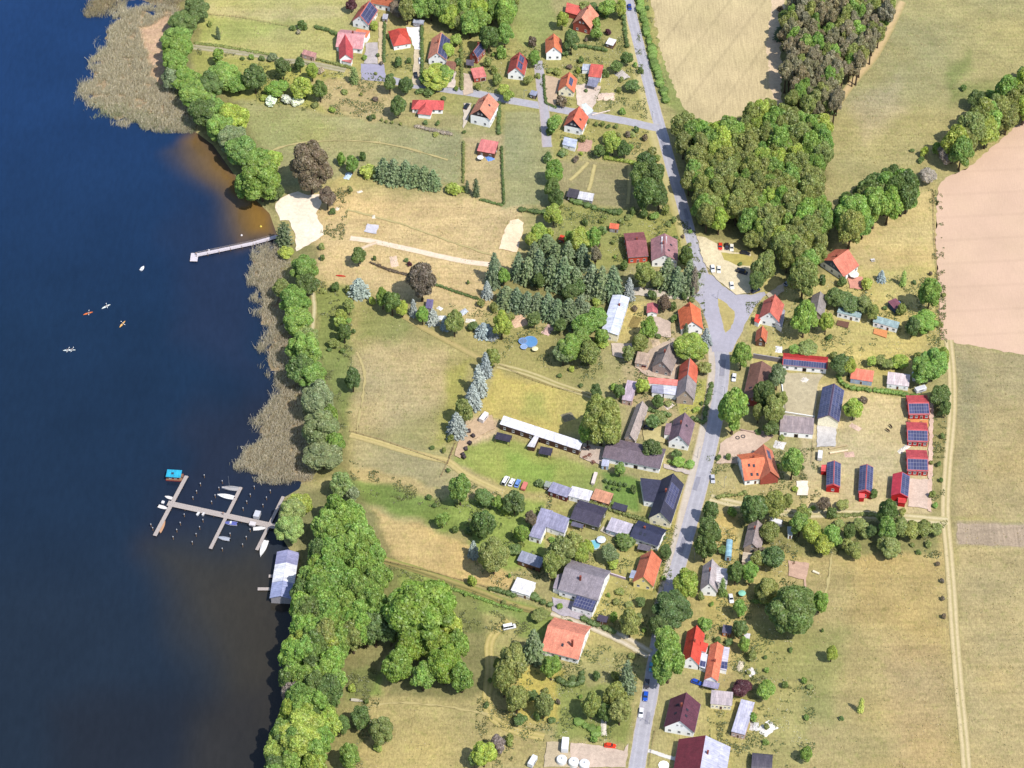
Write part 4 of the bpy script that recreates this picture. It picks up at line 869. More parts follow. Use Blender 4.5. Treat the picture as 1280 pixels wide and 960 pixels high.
H(pts(cR, 512, 370, 590, 418, 665, 405, 690, 330), 3.2, 2.4, 'd', 'dark curved hedge in front of the salmon roofed house')
H(pts(cR, 640, 640, 720, 690, 800, 750), 4, 1.6, 'b', 'broad green bramble hedge above the white tanks', rough=.4)
H(pts(cN, 400, 440, 480, 430, 560, 425, 600, 400), 2, 1.3, 'o', 'dry olive hedge in front of the orange farmhouse', rough=.4)
H(pts(cP, 640, 385, 720, 395, 790, 400), 1.8, 1.3, 'b', 'thin green hedge beside the large dark field tree')
H(pts(cM, 105, 900, 300, 890, 330, 900), 2.0, 1.0, 'o', 'low scrub hedge along the sand track below the red cabins', rough=.5)
H(pts(cY, 440, 45, 560, 95, 690, 130), 1.2, .8, 'r', 'low dry hedge line beside the copper tree', rough=.5)
H(pts(cY, 880, 195, 1010, 240, 1170, 292), 1.2, .8, 'd', 'low dark hedge line between the copper tree and the spruces', rough=.5)

# reeds and tall grass: countless stems, one object per bed
def blades(name, poly, per_m2, hm, c, z0, seed, wid=.06):
    w = wpoly(poly); xs = [p[0] for p in w]; ys = [p[1] for p in w]; rg = np.random.default_rng(seed)
    n = int((max(xs) - min(xs)) * (max(ys) - min(ys)) * per_m2)
    x = rg.uniform(min(xs), max(xs), n); y = rg.uniform(min(ys), max(ys), n)
    jx = (vnoise(x, y, 5, seed + 1) - .5) * 8 + rg.normal(0, 1.1, n); jy = (vnoise(x, y, 5, seed + 2) - .5) * 8 + rg.normal(0, 1.1, n)
    hole = wpoly([(174, 34), (214, 16), (206, 58), (203, 110), (190, 96), (182, 76)]); k = (sdist(hole, x + jx * .5, y + jy * .5) < 0) & (sdist(w, x + jx, y + jy) > 0) & (vnoise(x, y, 2.6, seed + 3) > .22)
    x, y = x[k], y[k]; n = len(x); h = hm * rg.uniform(.6, 1.15, n) * (.75 + .5 * vnoise(x, y, 7, seed + 4)); a = rg.uniform(0, 6.28, n); lean = rg.uniform(.1, .95, n) * h; la = rg.normal(.6, 1.2, n)
    dx, dy = np.cos(a) * wid, np.sin(a) * wid; tx, ty = x + np.cos(la) * lean, y + np.sin(la) * lean
    V = np.stack([np.stack([x - dx, y - dy, np.full(n, z0)], -1), np.stack([x + dx, y + dy, np.full(n, z0)], -1), np.stack([tx + dx * .9, ty + dy * .9, z0 + h], -1), np.stack([tx - dx * .9, ty - dy * .9, z0 + h * .95], -1)], 1).reshape(-1, 3)
    me = quick_mesh(name, V, np.arange(n * 4).reshape(-1, 4), LEAF); o = put(name, me); o.color = (*c, 1); return tag(o, kind='stuff')
tag(blades('reed_bed', REED1, 17, 1.9, (.47, .42, .33), -.45, 31), 'broad dry reed bed reaching into the lake above the beach', 'reeds')
tag(blades('reed_bed', REED0, 11, 1.8, (.34, .29, .19), -.45, 32), 'brown reed bed at the far top of the lake', 'reeds')
tag(blades('reed_bed', REED2, 17, 2.0, (.445, .395, .315), -.45, 33), 'long dry reed bed between the jetty and the marina', 'reeds')
tag(blades('reed_fringe', [(112, 128), (126, 143), (160, 153), (198, 163), (228, 167), (246, 158), (236, 150), (170, 140), (125, 124)], 11, 1.8, (.33, .33, .21), -.45, 34), 'greener fringe along the lower edge of the top reed bed', 'reeds')
# rough grass, weeds and low garden plants: nobody could count the stems
def tufts(name, label, areas, per_m2, size, hm, c, seed):
    V = []; rg = np.random.default_rng(seed)
    for poly in areas:
        w = wpoly(poly); xs = [p[0] for p in w]; ys = [p[1] for p in w]
        n = int((max(xs) - min(xs)) * (max(ys) - min(ys)) * per_m2); x = rg.uniform(min(xs), max(xs), n); y = rg.uniform(min(ys), max(ys), n)
        d = vnoise(x, y, 5, seed + 1) * .6 + vnoise(x, y, 1.6, seed + 2) * .4
        k = (sdist(w, x, y) > 0) & (d > .60) & (sdist(LAKE, x, y) < 0); x, y, d = x[k], y[k], d[k]
        h = hm * rg.uniform(.4, 1, len(x)) * np.clip((d - .55) * 5, .4, 1.4); t = rg.normal(size=(len(x), 3)); t /= np.linalg.norm(t, axis=1)[:, None]
        nn = rg.normal(size=(len(x), 3)) * .6 + np.array([0, 0, .8]); b = np.cross(nn, t); b /= np.linalg.norm(b, axis=1)[:, None]; t = np.cross(b, nn); t /= np.linalg.norm(t, axis=1)[:, None]
        p = np.stack([x, y, h * .6 + .05], -1); s = size * rg.uniform(.6, 1.4, (len(x), 1))
        V.append(np.stack([p - t * s, p - b * s * .8, p + t * s, p + b * s * .8], 1).reshape(-1, 3))
    V = np.concatenate(V); V[:, 2] = np.maximum(V[:, 2], .02); me = quick_mesh(name, V, np.arange(len(V)).reshape(-1, 4), LEAF); o = put(name, me); o.color = (*c, 1); return tag(o, label, 'plants', kind='stuff')
GARDENS = [[(440, 70), (640, 60), (640, 120), (480, 100)], [(640, 60), (800, 40), (810, 150), (690, 130)], [(700, 160), (815, 165), (800, 200), (700, 200)], [(690, 258), (860, 265), (860, 325), (690, 330)], [(560, 380), (700, 400), (760, 450), (740, 480), (620, 450)], [(760, 330), (880, 350), (885, 520), (770, 500)], [(560, 600), (690, 620), (690, 740), (600, 730)], [(690, 650), (850, 640), (830, 800), (700, 780)], [(640, 800), (800, 810), (790, 930), (640, 930)], [(880, 630), (1000, 640), (990, 830), (890, 860)], [(880, 840), (1020, 850), (1020, 970), (890, 970)], [(930, 360), (1180, 340), (1180, 470), (940, 450)], [(880, 570), (1010, 560), (1010, 640), (890, 630)], [(270, 90), (480, 90), (480, 150), (300, 130)]]
ROUGH = [[(930, 655), (1185, 650), (1175, 700), (960, 690)], [(1160, 500), (1184, 500), (1180, 640), (1164, 640)], [(1160, 235), (1178, 240), (1184, 430), (1172, 430)], [(436, 575), (600, 640), (580, 665), (440, 610)], [(480, 705), (690, 770), (640, 800), (560, 790)], [(395, 350), (440, 360), (440, 560), (400, 500)], [(430, 830), (480, 840), (460, 960), (430, 960)], [(880, 780), (960, 780), (960, 960), (900, 950)], [(800, 0), (812, 0), (838, 130), (828, 140)], [(845, 270), (870, 290), (890, 340), (870, 345)], [(600, 830), (650, 830), (640, 960), (590, 960)], [(400, 240), (440, 230), (430, 300), (400, 300)], [(240, 60), (430, 85), (420, 100), (240, 78)], [(1000, 560), (1030, 560), (1030, 640), (1000, 640)]]
FIELDS = [[(905, 690), (1190, 690), (1212, 1000), (890, 1000)], [(1196, 430), (1300, 446), (1300, 1000), (1214, 1000)], [(400, 250), (650, 255), (640, 335), (600, 400), (395, 350)], [(430, 370), (600, 440), (560, 560), (440, 540)], [(1110, 0), (1300, 0), (1300, 95), (1030, 280), (1020, 220)], [(285, 125), (578, 166), (574, 232), (320, 220)], [(430, 860), (700, 930), (700, 1000), (430, 1000)], [(240, 0), (440, 0), (430, 80), (240, 60)]]
tufts('garden_weeds', 'low green garden plants and weeds round the houses', GARDENS, 4.5, .26, .7, (.115, .145, .05), 51)
tufts('garden_flowers', 'pale flowering ground cover in the gardens', GARDENS, 1.2, .2, .5, (.42, .40, .28), 55)
tufts('rough_grass', 'rough dark green grass and brambles on the field edges', ROUGH, 7, .26, .7, (.14, .155, .06), 61)
tufts('dry_grass', 'dry straw tussocks in the big meadows', FIELDS, .45, .24, .35, (.36, .29, .15), 71)
tufts('dark_tussocks', 'darker grass tussocks in the big meadows', FIELDS, .2, .22, .35, (.19, .18, .085), 75)
# small garden shrubs one can tell apart
rr_ = random.Random(77)
def scatter(poly, n, cols):
    xs = [p[0] for p in poly]; ys = [p[1] for p in poly]; k = 0; t = 0
    while k < n and t < 400:
        t += 1; u, v = rr_.uniform(min(xs), max(xs)), rr_.uniform(min(ys), max(ys))
        if not inside(poly, u, v) or any(sum((a - b) ** 2 for a, b in zip((u, v), q)) < 90 for q in TAKEN): continue
        TAKEN.append((u, v)); w_ = rr_.uniform(4.5, 8.5); plant(u, v, w_, w_ * rr_.uniform(.9, 1.35), rr_.choice(cols)); k += 1
# ------------------------------------------------------------------ buildings
def win_data(w, h, door=False, c=None):
    m = MB(); f = .09
    if door:
        m.box(-.05, 0, -w / 2, w / 2, 0, h, 0); m.box(-.075, -.05, -w / 2 + .12, w / 2 - .12, .15, h - .15, 1)
    else:
        m.box(-.05, 0, -w / 2, w / 2, -h / 2, -h / 2 + f, 0).box(-.05, 0, -w / 2, w / 2, h / 2 - f, h / 2, 0)
        m.box(-.05, 0, -w / 2, -w / 2 + f, -h / 2 + f, h / 2 - f, 0).box(-.05, 0, w / 2 - f, w / 2, -h / 2 + f, h / 2 - f, 0)
        m.box(-.045, 0, -.03, .03, -h / 2 + f, h / 2 - f, 0); m.box(-.02, 0, -w / 2 + f, w / 2 - f, -h / 2 + f, h / 2 - f, 1)
        m.box(-.12, 0, -w / 2 - .06, w / 2 + .06, -h / 2 - .06, -h / 2 - .002, 0)
    return m
DOORW = plain((120, 80, 60), .6, .3, .2, 2); GATE = plain((110, 55, 50), .6, .3, .2, 2)
WIN = {k: win_data(*s).data('window_unit', [FRAME, PANE]) for k, s in {'n': (1.1, 1.25), 's': (.8, .8), 'w': (1.7, 1.25)}.items()}
DOOR = {'d': win_data(1.0, 2.0, True).data('door_unit', [FRAME, DOORW]), 'g': win_data(2.4, 2.2, True).data('gate_unit', [WHITE, GATE]), 'k': win_data(1.6, 2.0, True).data('dark_door_unit', [WOOD, DARK])}

def wall_openings(root, wl, a, b, zb, zt, n, kind='n', door=None, zc=None):
    """a, b: ends of a wall's foot seen from outside, left to right (local)"""
    a = Vector(a); b = Vector(b); L = (b - a).length
    if L < 1.5: return
    d = (b - a) / L; nrm = Vector((d.y, -d.x)); rz = math.atan2(-nrm.y, -nrm.x)   # unit meshes look along -x
    slots = n + (1 if door else 0)
    for i in range(slots):
        q = a + d * (L * (i + .5) / slots) + nrm * .003
        if door and i == slots // 2:
            put('door', DOOR[door], root, (q.x, q.y, zb + .02), rz)
        else:
            put('window', WIN[kind], root, (q.x, q.y, zc if zc else zb + min(1.55, (zt - zb) * .55)), rz)

def roof_slabs(name, x0, x1, w, zr, ze, h0, h1, mats, th=.17):
    t = [(x0, w, ze), (x1, w, ze), (x1 - h1, 0, zr), (x0 + h0, 0, zr), (x0, -w, ze), (x1, -w, ze)]
    v = t + [(x, y, z - th) for x, y, z in t]
    f = [(0, 3, 2, 1), (4, 5, 2, 3), (6, 7, 8, 9), (10, 9, 8, 11)]; mi = [0, 1, 0, 1]
    if h0: f += [(0, 4, 3), (6, 9, 10)]; mi += [1, 0]
    if h1: f += [(1, 2, 5), (7, 11, 8)]; mi += [1, 0]
    rim = [(0, 1), (5, 4)] + ([(1, 2), (2, 5)] if not h1 else [(1, 5)]) + ([(4, 3), (3, 0)] if not h0 else [(4, 0)])
    for a, b in rim: f.append((a, b, b + 6, a + 6)); mi.append(0)
    me = mesh_data(name, v, f, mats, mi)
    return me

def solar_on(parent, x0, x1, w, zr, ze, side, fx=(0.04, .96), fy=(.06, .94), name='solar_panel'):
    """modules laid on one slope (side +1 left / -1 right); fy runs from ridge to eave"""
    sl = math.hypot(w, zr - ze); ux = x1 - x0; m = MB()
    xa, xb = x0 + ux * fx[0], x0 + ux * fx[1]; sa, sb = sl * fy[0], sl * fy[1]
    nx = max(1, round((xb - xa) / 1.05)); ny = max(1, round((sb - sa) / 1.7)); dx = (xb - xa) / nx; ds = (sb - sa) / ny
    cy, cz = w / sl, -(zr - ze) / sl; ny_, nz_ = (zr - ze) / sl, w / sl
    def pt(x, s, o): return (x, side * (cy * s + ny_ * o), zr + cz * s + nz_ * o)
    def slab(xa, xb, sa, sb, o0, o1, mi):
        v = [pt(xa, sa, o0), pt(xb, sa, o0), pt(xb, sb, o0), pt(xa, sb, o0), pt(xa, sa, o1), pt(xb, sa, o1), pt(xb, sb, o1), pt(xa, sb, o1)]
        m.add(v, [(3, 2, 1, 0), (4, 5, 6, 7), (0, 1, 5, 4), (1, 2, 6, 5), (2, 3, 7, 6), (3, 0, 4, 7)], mi)
    slab(xa - .04, xb + .04, sa - .04, sb + .04, .03, .07, 1)
    for i in range(nx):
        for j in range(ny): slab(xa + i * dx + .05, xa + (i + 1) * dx - .05, sa + j * ds + .06, sa + (j + 1) * ds - .06, .075, .10, 0)
    return m.put(name, [SOLAR, SOLARFRAME], parent)

def gable(name, label, A0, A1, EL_, ER_, zr, ze, roof, wall, roof2=None, hip=(0, 0), over=.4, sym=True, solar=(), chim=(), sky=(), win=True, cladding=None,
          parent=None, cat='house', z0=0, door='d', patch=(), nwin=None, rib=False, group=None):
    """a gabled or hipped building measured by its ridge ends and eave corners in the survey photograph"""
    p0, p1 = P(*A0, zr), P(*A1, zr); p0.z = p1.z = 0
    L = (p1 - p0).length; d = (p1 - p0) / L; left = Vector((-d.y, d.x, 0))
    wl = (P(*EL_, ze) - p0).dot(left) if EL_ else None; wr = -(P(*ER_, ze) - p0).dot(left) if ER_ else None
    if wl is None: wl = wr
    if wr is None: wr = wl
    w = max(1.0, (wl + wr) / 2); c = (p0 + p1) / 2 + left * ((wl - wr) / 2 if EL_ and ER_ else 0); rz = math.atan2(d.y, d.x); c.z = z0; zr -= z0; ze -= z0
    if parent is None:
        root = empty(name, c, rz); tag(root, label, cat, group); wn, rn = 'wall', 'roof'; base = (0, 0, 0); brz = 0
    else:
        root = parent; lc = Matrix.Rotation(-parent.rotation_euler.z, 3, 'Z') @ (c - parent.location); base = (lc.x, lc.y, 0); brz = rz - parent.rotation_euler.z; wn, rn = 'wing_wall', 'wing_roof'
    x0, x1 = -L / 2 - hip[0], L / 2 + hip[1]; ov = min(over, w * .25); k = (zr - ze) / w
    wx0, wx1, wy = x0 + ov, x1 - ov, w - ov; zt = ze + k * ov - .12; za = zr - .16
    if hip[0]: wx0 = x0 + ov
    v = [(wx0, -wy, 0), (wx1, -wy, 0), (wx1, wy, 0), (wx0, wy, 0), (wx0, -wy, zt), (wx1, -wy, zt), (wx1, wy, zt), (wx0, wy, zt), (wx0, 0, za), (wx1, 0, za)]
    f = [(0, 1, 5, 4), (2, 3, 7, 6)]
    f += [(3, 0, 4, 8, 7)] if not hip[0] else [(3, 0, 4, 7)]
    f += [(1, 2, 6, 9, 5)] if not hip[1] else [(1, 2, 6, 5)]
    wo = put(wn, mesh_data('wall', v, f, [wall]), root, base, brz)
    rm = tiles(roof, rib=rib) if not isinstance(roof, bpy.types.Material) else roof
    rm2 = rm if roof2 is None else tiles(roof2, .4, rib=True)
    ro = put(rn, roof_slabs('roof', x0, x1, w, zr, ze, hip[0], hip[1], [rm, rm2]), root, base, brz)
    if not any(hip):
        m = MB(); m.add([(x0 - .01, -.16, zr - .03), (x0 - .01, .16, zr - .03), (x0 - .01, 0, zr + .09), (x1 + .01, -.16, zr - .03), (x1 + .01, .16, zr - .03), (x1 + .01, 0, zr + .09)], [(0, 2, 1), (3, 4, 5), (0, 3, 5, 2), (1, 2, 5, 4)])
        m.put('ridge_cap', [rm], ro)
        m = MB()
        for s in (-1, 1): m.box(x0, x1, s * w - .07 if s > 0 else -w - .07, s * w + .07 if s > 0 else -w + .07, ze - .24, ze - .12)
        m.put('gutter', [METAL], ro)
    if cladding:
        e = .02; zz = zt + .0
        for s in (-1, 1):
            xx = wx0 - e if s < 0 else wx1 + e
            t = MB(); t.add([(xx, -wy, zz), (xx, wy, zz), (xx, 0, za)], [(0, 2, 1) if s > 0 else (0, 1, 2)]); t.put('gable_cladding', [plain(cladding, .8, .2, .2, 2)], wo)
    def lw(x, y): return (Matrix.Rotation(brz, 3, 'Z') @ Vector((x, y, 0)) + Vector(base)).to_2d()
    if win:
        hi = 'n' if L > 6 else 's'
        nl = nwin if nwin is not None else max(1, int((wx1 - wx0) / 3.0)); ng = max(1, int(2 * wy / 3.4))
        wall_openings(root, wo, lw(wx0, wy), lw(wx0, -wy), 0, zt, ng, hi)
        wall_openings(root, wo, lw(wx0, -wy), lw(wx1, -wy), 0, zt, nl, hi, door)
        wall_openings(root, wo, lw(wx1, -wy), lw(wx1, wy), 0, zt, ng, hi)
        wall_openings(root, wo, lw(wx1, wy), lw(wx0, wy), 0, zt, nl, hi)
        if zr - ze > 2.6:
            if not hip[0]: wall_openings(root, wo, lw(wx0, min(wy, 1.6)), lw(wx0, -min(wy, 1.6)), 0, zt, 2 if w > 4.2 else 1, 's', None, ze + (zr - ze) * .38)
            if not hip[1]: wall_openings(root, wo, lw(wx1, -1.5), lw(wx1, 1.5), 0, zt, 1, 's', None, ze + (zr - ze) * .38)
    if not chim and parent is None and win and cat == 'house' and not any(hip): chim = [(.35 + (int(A0[0]) % 4) * .1, .12)]
    for fx, fy in chim:
        x = x0 + (x1 - x0) * fx; y = w * fy; zz = zr - abs(y) * k
        m = MB(); m.box(x - .35, x + .35, y - .3, y + .3, zz - .5, zr + .75).box(x - .42, x + .42, y - .37, y + .37, zr + .75, zr + .87)
        m.put('chimney', [CHIMNEY], ro)
    for s, fx, fy in sky:
        x = x0 + (x1 - x0) * fx; y = w * fy * s; sl = math.atan2(zr - ze, w); m = MB(); m.box(-.45, .45, -.6, .6, .02, .1, 0).box(-.37, .37, -.52, .52, .1, .12, 1)
        o = m.put('skylight', [DARK, SKYGLASS], ro, (x, y, zr - abs(y) * k)); o.rotation_euler = (-s * sl, 0, 0)
    for sp in solar:
        solar_on(ro, x0, x1, w, zr, ze, *sp)
    for s, fa, fb, c2 in patch:        # a run of differently coloured sheets on a slope
        sl = Vector((0, s * w, ze - zr)); n = Vector((0, s * (zr - ze), w)).normalized(); xa, xb = x0 + (x1 - x0) * fa, x0 + (x1 - x0) * fb; top = Vector((0, 0, zr)) + n * .03
        q = [Vector((xa, 0, 0)) + top, Vector((xb, 0, 0)) + top, Vector((xb, 0, 0)) + top + sl, Vector((xa, 0, 0)) + top + sl]; m = MB(); m.add(q + [p + n * .04 for p in q], [(3, 2, 1, 0), (4, 5, 6, 7), (0, 1, 5, 4), (1, 2, 6, 5), (2, 3, 7, 6), (3, 0, 4, 7)]); m.put('roof_sheet', [tiles(c2, .4, rib=True)], ro)
    if parent is None and label: landmark_auto(label, root)
    return root
def landmark_auto(label, root): pass

def slab(name, label, q, zb, zf, roof, wall, th=.16, win=1, door='d', posts=False, parent=None, cat='shed', rib=True, solar=False, ov=.2, deck=False, group=None, z0=0, kind='s'):
    """a flat or lean-to building by its four roof corners: back left, back right, front right, front left"""
    c4 = [P(*q[0], zb), P(*q[1], zb), P(*q[2], zf), P(*q[3], zf)]
    cen = sum(c4, Vector()) / 4; cen.z = z0; d = (c4[2] - c4[3]); rz = math.atan2(d.y, d.x)
    if parent is None: root = empty(name, cen, rz); tag(root, label, cat, group); pre = ''
    else: root = parent; pre = 'wing_'; rz = parent.rotation_euler.z; cen = parent.location.copy()
    M = Matrix.Rotation(-rz, 3, 'Z'); l4 = [M @ (p - cen) for p in c4]
    if parent is None: # square the plan up to a rectangle in its own axes
        xl = (l4[0].x + l4[3].x) / 2; xr = (l4[1].x + l4[2].x) / 2; yb = (l4[0].y + l4[1].y) / 2; yf = (l4[2].y + l4[3].y) / 2
        l4 = [Vector((xl, yb, zb - z0)), Vector((xr, yb, zb - z0)), Vector((xr, yf, zf - z0)), Vector((xl, yf, zf - z0))]
    m = MB(); v = l4 + [p - Vector((0, 0, th)) for p in l4]
    m.add(v, [(3, 2, 1, 0) if False else (0, 3, 2, 1), (4, 5, 6, 7), (0, 1, 5, 4), (1, 2, 6, 5), (2, 3, 7, 6), (3, 0, 4, 7)])
    rm = roof if isinstance(roof, bpy.types.Material) else tiles(roof, .55, rib=rib)
    ro = m.put(pre + ('deck' if deck else 'roof'), [rm], root)
    lc = sum(l4, Vector()) / 4; w4 = []
    for p in l4:
        e = (lc - p); e.z = 0; e = e.normalized() * min(ov * 1.4, e.length * .25); w4.append(Vector((p.x + e.x, p.y + e.y, p.z - th * .9)))
    if posts:
        for p in w4: MB().box(p.x - .08, p.x + .08, p.y - .08, p.y + .08, 0, p.z).put('post', [WOOD if posts is True else posts], root)
    elif wall is not None:
        v = [(p.x, p.y, 0) for p in w4] + [tuple(p) for p in w4]
        put(pre + 'wall', mesh_data('wall', v, [(0, 1, 5, 4)[::-1], (1, 2, 6, 5)[::-1], (2, 3, 7, 6)[::-1], (3, 0, 4, 7)[::-1]], [wall]), root)
        if win or door:
            a, b = w4[3], w4[2]
            wall_openings(root, None, (a.x, a.y), (b.x, b.y), 0, zf, win, kind, door)
            if win and (w4[1] - w4[2]).length > 4: wall_openings(root, None, (w4[2].x, w4[2].y), (w4[1].x, w4[1].y), 0, zf, 1, kind)
    if solar:
        n = (l4[1] - l4[0]).cross(l4[3] - l4[0]); n = -n.normalized() if n.z < 0 else n.normalized(); m = MB(); a = l4[0]; ex = l4[1] - l4[0]; ey = l4[3] - l4[0]; f0, f1, g0, g1 = solar if hasattr(solar, '__len__') else (.05, .95, .08, .92)
        nx = max(1, round(ex.length * (f1 - f0) / 1.05)); ny = max(1, round(ey.length * (g1 - g0) / 1.7))
        def bx(u0, u1, v0, v1, o0, o1, mi):
            q8 = [a + ex * u + ey * v_ + n * o for o in (o0, o1) for u, v_ in ((u0, v0), (u1, v0), (u1, v1), (u0, v1))]
            m.add(q8, [(3, 2, 1, 0), (4, 5, 6, 7), (0, 1, 5, 4), (1, 2, 6, 5), (2, 3, 7, 6), (3, 0, 4, 7)], mi)
        bx(f0, f1, g0, g1, .03, .07, 1)
        for i in range(nx):
            for j in range(ny):
                du, dv = (f1 - f0) / nx, (g1 - g0) / ny; bx(f0 + i * du + .05 / ex.length, f0 + (i + 1) * du - .05 / ex.length, g0 + j * dv + .06 / ey.length, g0 + (j + 1) * dv - .06 / ey.length, .075, .1, 0)
        m.put('solar_panel', [SOLAR, SOLARFRAME], ro)
    return root

def barrel(name, label, A0, A1, EL_, ER_, zr, ze, roof, wall, cat='shed', wheels=False):
    p0, p1 = P(*A0, zr), P(*A1, zr); p0.z = p1.z = 0; L = (p1 - p0).length; d = (p1 - p0) / L; left = Vector((-d.y, d.x, 0))
    ws = [abs((P(*q, ze) - p0).dot(left)) for q in (EL_, ER_) if q]; w = sum(ws) / len(ws); c = (p0 + p1) / 2
    root = empty(name, c, math.atan2(d.y, d.x)); tag(root, label, cat)
    ar = [(w * math.cos(t), ze + (zr - ze) * math.sin(t)) for t in np.linspace(0, math.pi, 11)]
    m = MB(); m.loft([[(x, y, z) for y, z in ar] + [(x, y, z - .08) for y, z in ar[::-1]] for x in (-L / 2, L / 2)]); m.put('roof', [tiles(roof, .45, rib=True)], root)
    b0 = .6 if wheels else 0
    q = [(.93 * y, z - .1) for y, z in ar]; prof = [(.93 * w, b0)] + q + [(-.93 * w, b0)]
    m = MB(); m.loft([[(x, y, z) for y, z in prof] for x in (-L / 2 + .1, L / 2 - .1)]); m.put('wall', [wall], root)
    put('door', DOOR['d'], root, (-L / 2 + .095, 0, b0 + .02))
    for s in (-1, 1): put('window', WIN['s'], root, (0, s * (.93 * w + .004), ze * .62), R(90) if s > 0 else R(-90)).rotation_euler.z = R(-90) if s > 0 else R(90)
    if wheels:
        for x in (-L * .3, L * .3):
            for s in (-1, 1): put('wheel', WHEEL, root, (x, s * w * .8, .32), 0 if s > 0 else math.pi)
    return root
def wheel_data():
    m = MB(); n = 14
    def ring(r, y): return [(r * math.cos(6.2832 * i / n), y, r * math.sin(6.2832 * i / n)) for i in range(n)]
    m.loft([ring(.22, -.1), ring(.31, -.1), ring(.33, -.06), ring(.33, .06), ring(.31, .1), ring(.22, .1)], 0, cap=False); m.add(ring(.22, .08), [tuple(range(n - 1, -1, -1))], 1); m.add(ring(.22, -.08), [tuple(range(n))], 1)
    return m.data('wheel_unit', [RUBBER, METAL])
WHEEL = wheel_data()

cream = plain((248, 238, 206), k=.76); white = WHITE; brick = plain((182, 92, 76), .85, .2, .25, 3); timber = plain((120, 85, 65), .8, .2, .3, 3); brown = plain((92, 66, 56), .8, .2, .25, 3); redw = plain((196, 26, 34), .6, .3, .12, 2)
beige = plain((206, 184, 162), .85, .2, .25, 2); greyw = plain((176, 172, 176), .8, .2, .2, 2); yellow = plain((250, 230, 150), .7, .2, .1, k=.76); blueg = plain((190, 205, 226), .7, .3, .15); orangew = plain((216, 120, 58), .7, .2, .2, 3); pinkw = plain((226, 190, 176), .8, .2, .2, 2); greenw = plain((110, 110, 84), .8, .2, .2, 2)
OR, OR2, RED, PNK = (244, 104, 62), (238, 122, 90), (228, 62, 46), (232, 132, 124)
L_ = 1; R_ = -1; SKYGLASS = plain((60, 66, 80), .6, .1, .1)
OR, OR2, RED, PNK = (246, 138, 96), (246, 164, 132), (230, 88, 70), (238, 160, 150)
# --- top of the village
h = gable('solar_house', 'white gabled house with a steep solar panelled roof at the top meadow', cB(165, 105), cB(230, 5), cB(112, 130), cB(215, 172), 8, 3.4, (215, 110, 95), white, solar=[(R_,)])
h = gable('pink_roofed_house', 'low house with glossy pink roof and a front cross gable beside the parking bay', cB(12, 215), cB(190, 232), None, cB(5, 312), 6.4, 3, (240, 172, 172), white)
gable('', '', cB(68, 362), cB(64, 228), cB(18, 318), cB(112, 330), 6.2, 3.2, (214, 90, 92), white, parent=h, win=False)
slab('', '', pts(cB, 140, 192, 228, 205, 205, 250, 118, 228), 4, 3.4, OR, white, parent=h, win=0, door=None)
slab('', '', pts(cB, 45, 368, 112, 380, 102, 420, 40, 405), 2.8, 2.5, (206, 120, 116), white, parent=h, win=0, door=None)
gable('hipped_house', 'red hip roofed house beside the white concrete yard', cB(465, 215), cB(453, 182), cB(385, 318), cB(516, 322), 6.2, 2.9, RED, white, hip=(4.5, 3))
gable('two_tone_house', 'white house with one orange slope and one all blue solar slope', cB(672, 352), cB(700, 215), cB(612, 388), cB(738, 396), 7.4, 3.3, OR2, white, solar=[(R_, (.02, .98), (.08, .97))])
slab('carport', 'open carport with brown flat roof beside the half blue house', pts(cB, 735, 405, 803, 410, 798, 465, 728, 460), 2.6, 2.6, (150, 105, 85), None, posts=True, cat='carport')
h = gable('brick_house', 'red brick house with grey solar slope and a dark terrace', cB(893, 335), cB(953, 262), cB(866, 395), cB(936, 400), 7.2, 3.6, (170, 90, 75), brick, solar=[(R_,)])
slab('', '', pts(cB, 868, 395, 920, 402, 918, 440, 866, 432), 2.7, 2.5, (110, 100, 110), None, parent=h, posts=True)
slab('garage', 'pink flat roofed garage in front of the red brick house', pts(cB, 905, 448, 985, 450, 1002, 510, 908, 525), 2.9, 2.7, (240, 142, 132), brick, cat='garage', door='g')
gable('white_house', 'white gabled house with two small solar arrays on a dark red roof', cD(125, 450), cD(150, 345), cD(72, 498), cD(190, 502), 7.5, 3.3, (196, 92, 82), white, solar=[(R_, (.12, .48), (.12, .6)), (R_, (.56, .9), (.12, .6))])
gable('timbered_house', 'tall white house with dark timbered gable and broad orange roof', cB(932, 722), cB(992, 615), cB(880, 785), cB(1008, 838), 10, 5, OR2, white, cladding=(70, 62, 68), sky=[(R_, .55, .45)], chim=[(.6, .1)])
h = gable('bungalow', 'low red hipped bungalow with a pale terrace above the dry meadow', cB(555, 665), cB(668, 668), None, cB(540, 728), 5.6, 2.7, (230, 98, 94), white, hip=(3.4, 3.4))
gable('', '', cB(590, 715), cB(605, 662), cB(545, 745), cB(640, 745), 5.1, 2.75, (232, 104, 98), white, hip=(2.2, 0), parent=h, win=False)
h = gable('brick_timbered_house', 'brick house with steep orange roof and timbered gable beside the top lane', cD(545, 112), cD(602, 22), cD(497, 175), cD(612, 220), 9, 4, OR2, brick, cladding=(150, 80, 66), chim=[(.7, 0)])
slab('', '', pts(cD, 472, 15, 578, 45, 540, 100, 462, 78), 3.8, 3.1, (238, 116, 100), brick, parent=h, win=0, door=None)
gable('narrow_house', 'narrow white house with tall front gable and orange roof by the lane end', cD(382, 312), cD(380, 222), cD(330, 345), cD(440, 345), 8.2, 4.4, (244, 142, 100), white)
gable('plot_house', 'cream house with one small solar array beside the bare plot', cD(465, 568), cD(487, 478), cD(412, 602), cD(516, 642), 7, 3, OR, cream, solar=[(R_, (.25, .75), (.2, .6))])
h = slab('garage', 'red roofed garage with a grey carport at the stony yard', pts(cD, 635, 425, 718, 432, 700, 518, 612, 508), 3.9, 3.1, (222, 108, 94), white, cat='garage')
slab('', '', pts(cD, 622, 520, 695, 522, 668, 582, 605, 568), 2.7, 2.6, (156, 156, 176), None, parent=h, posts=True)
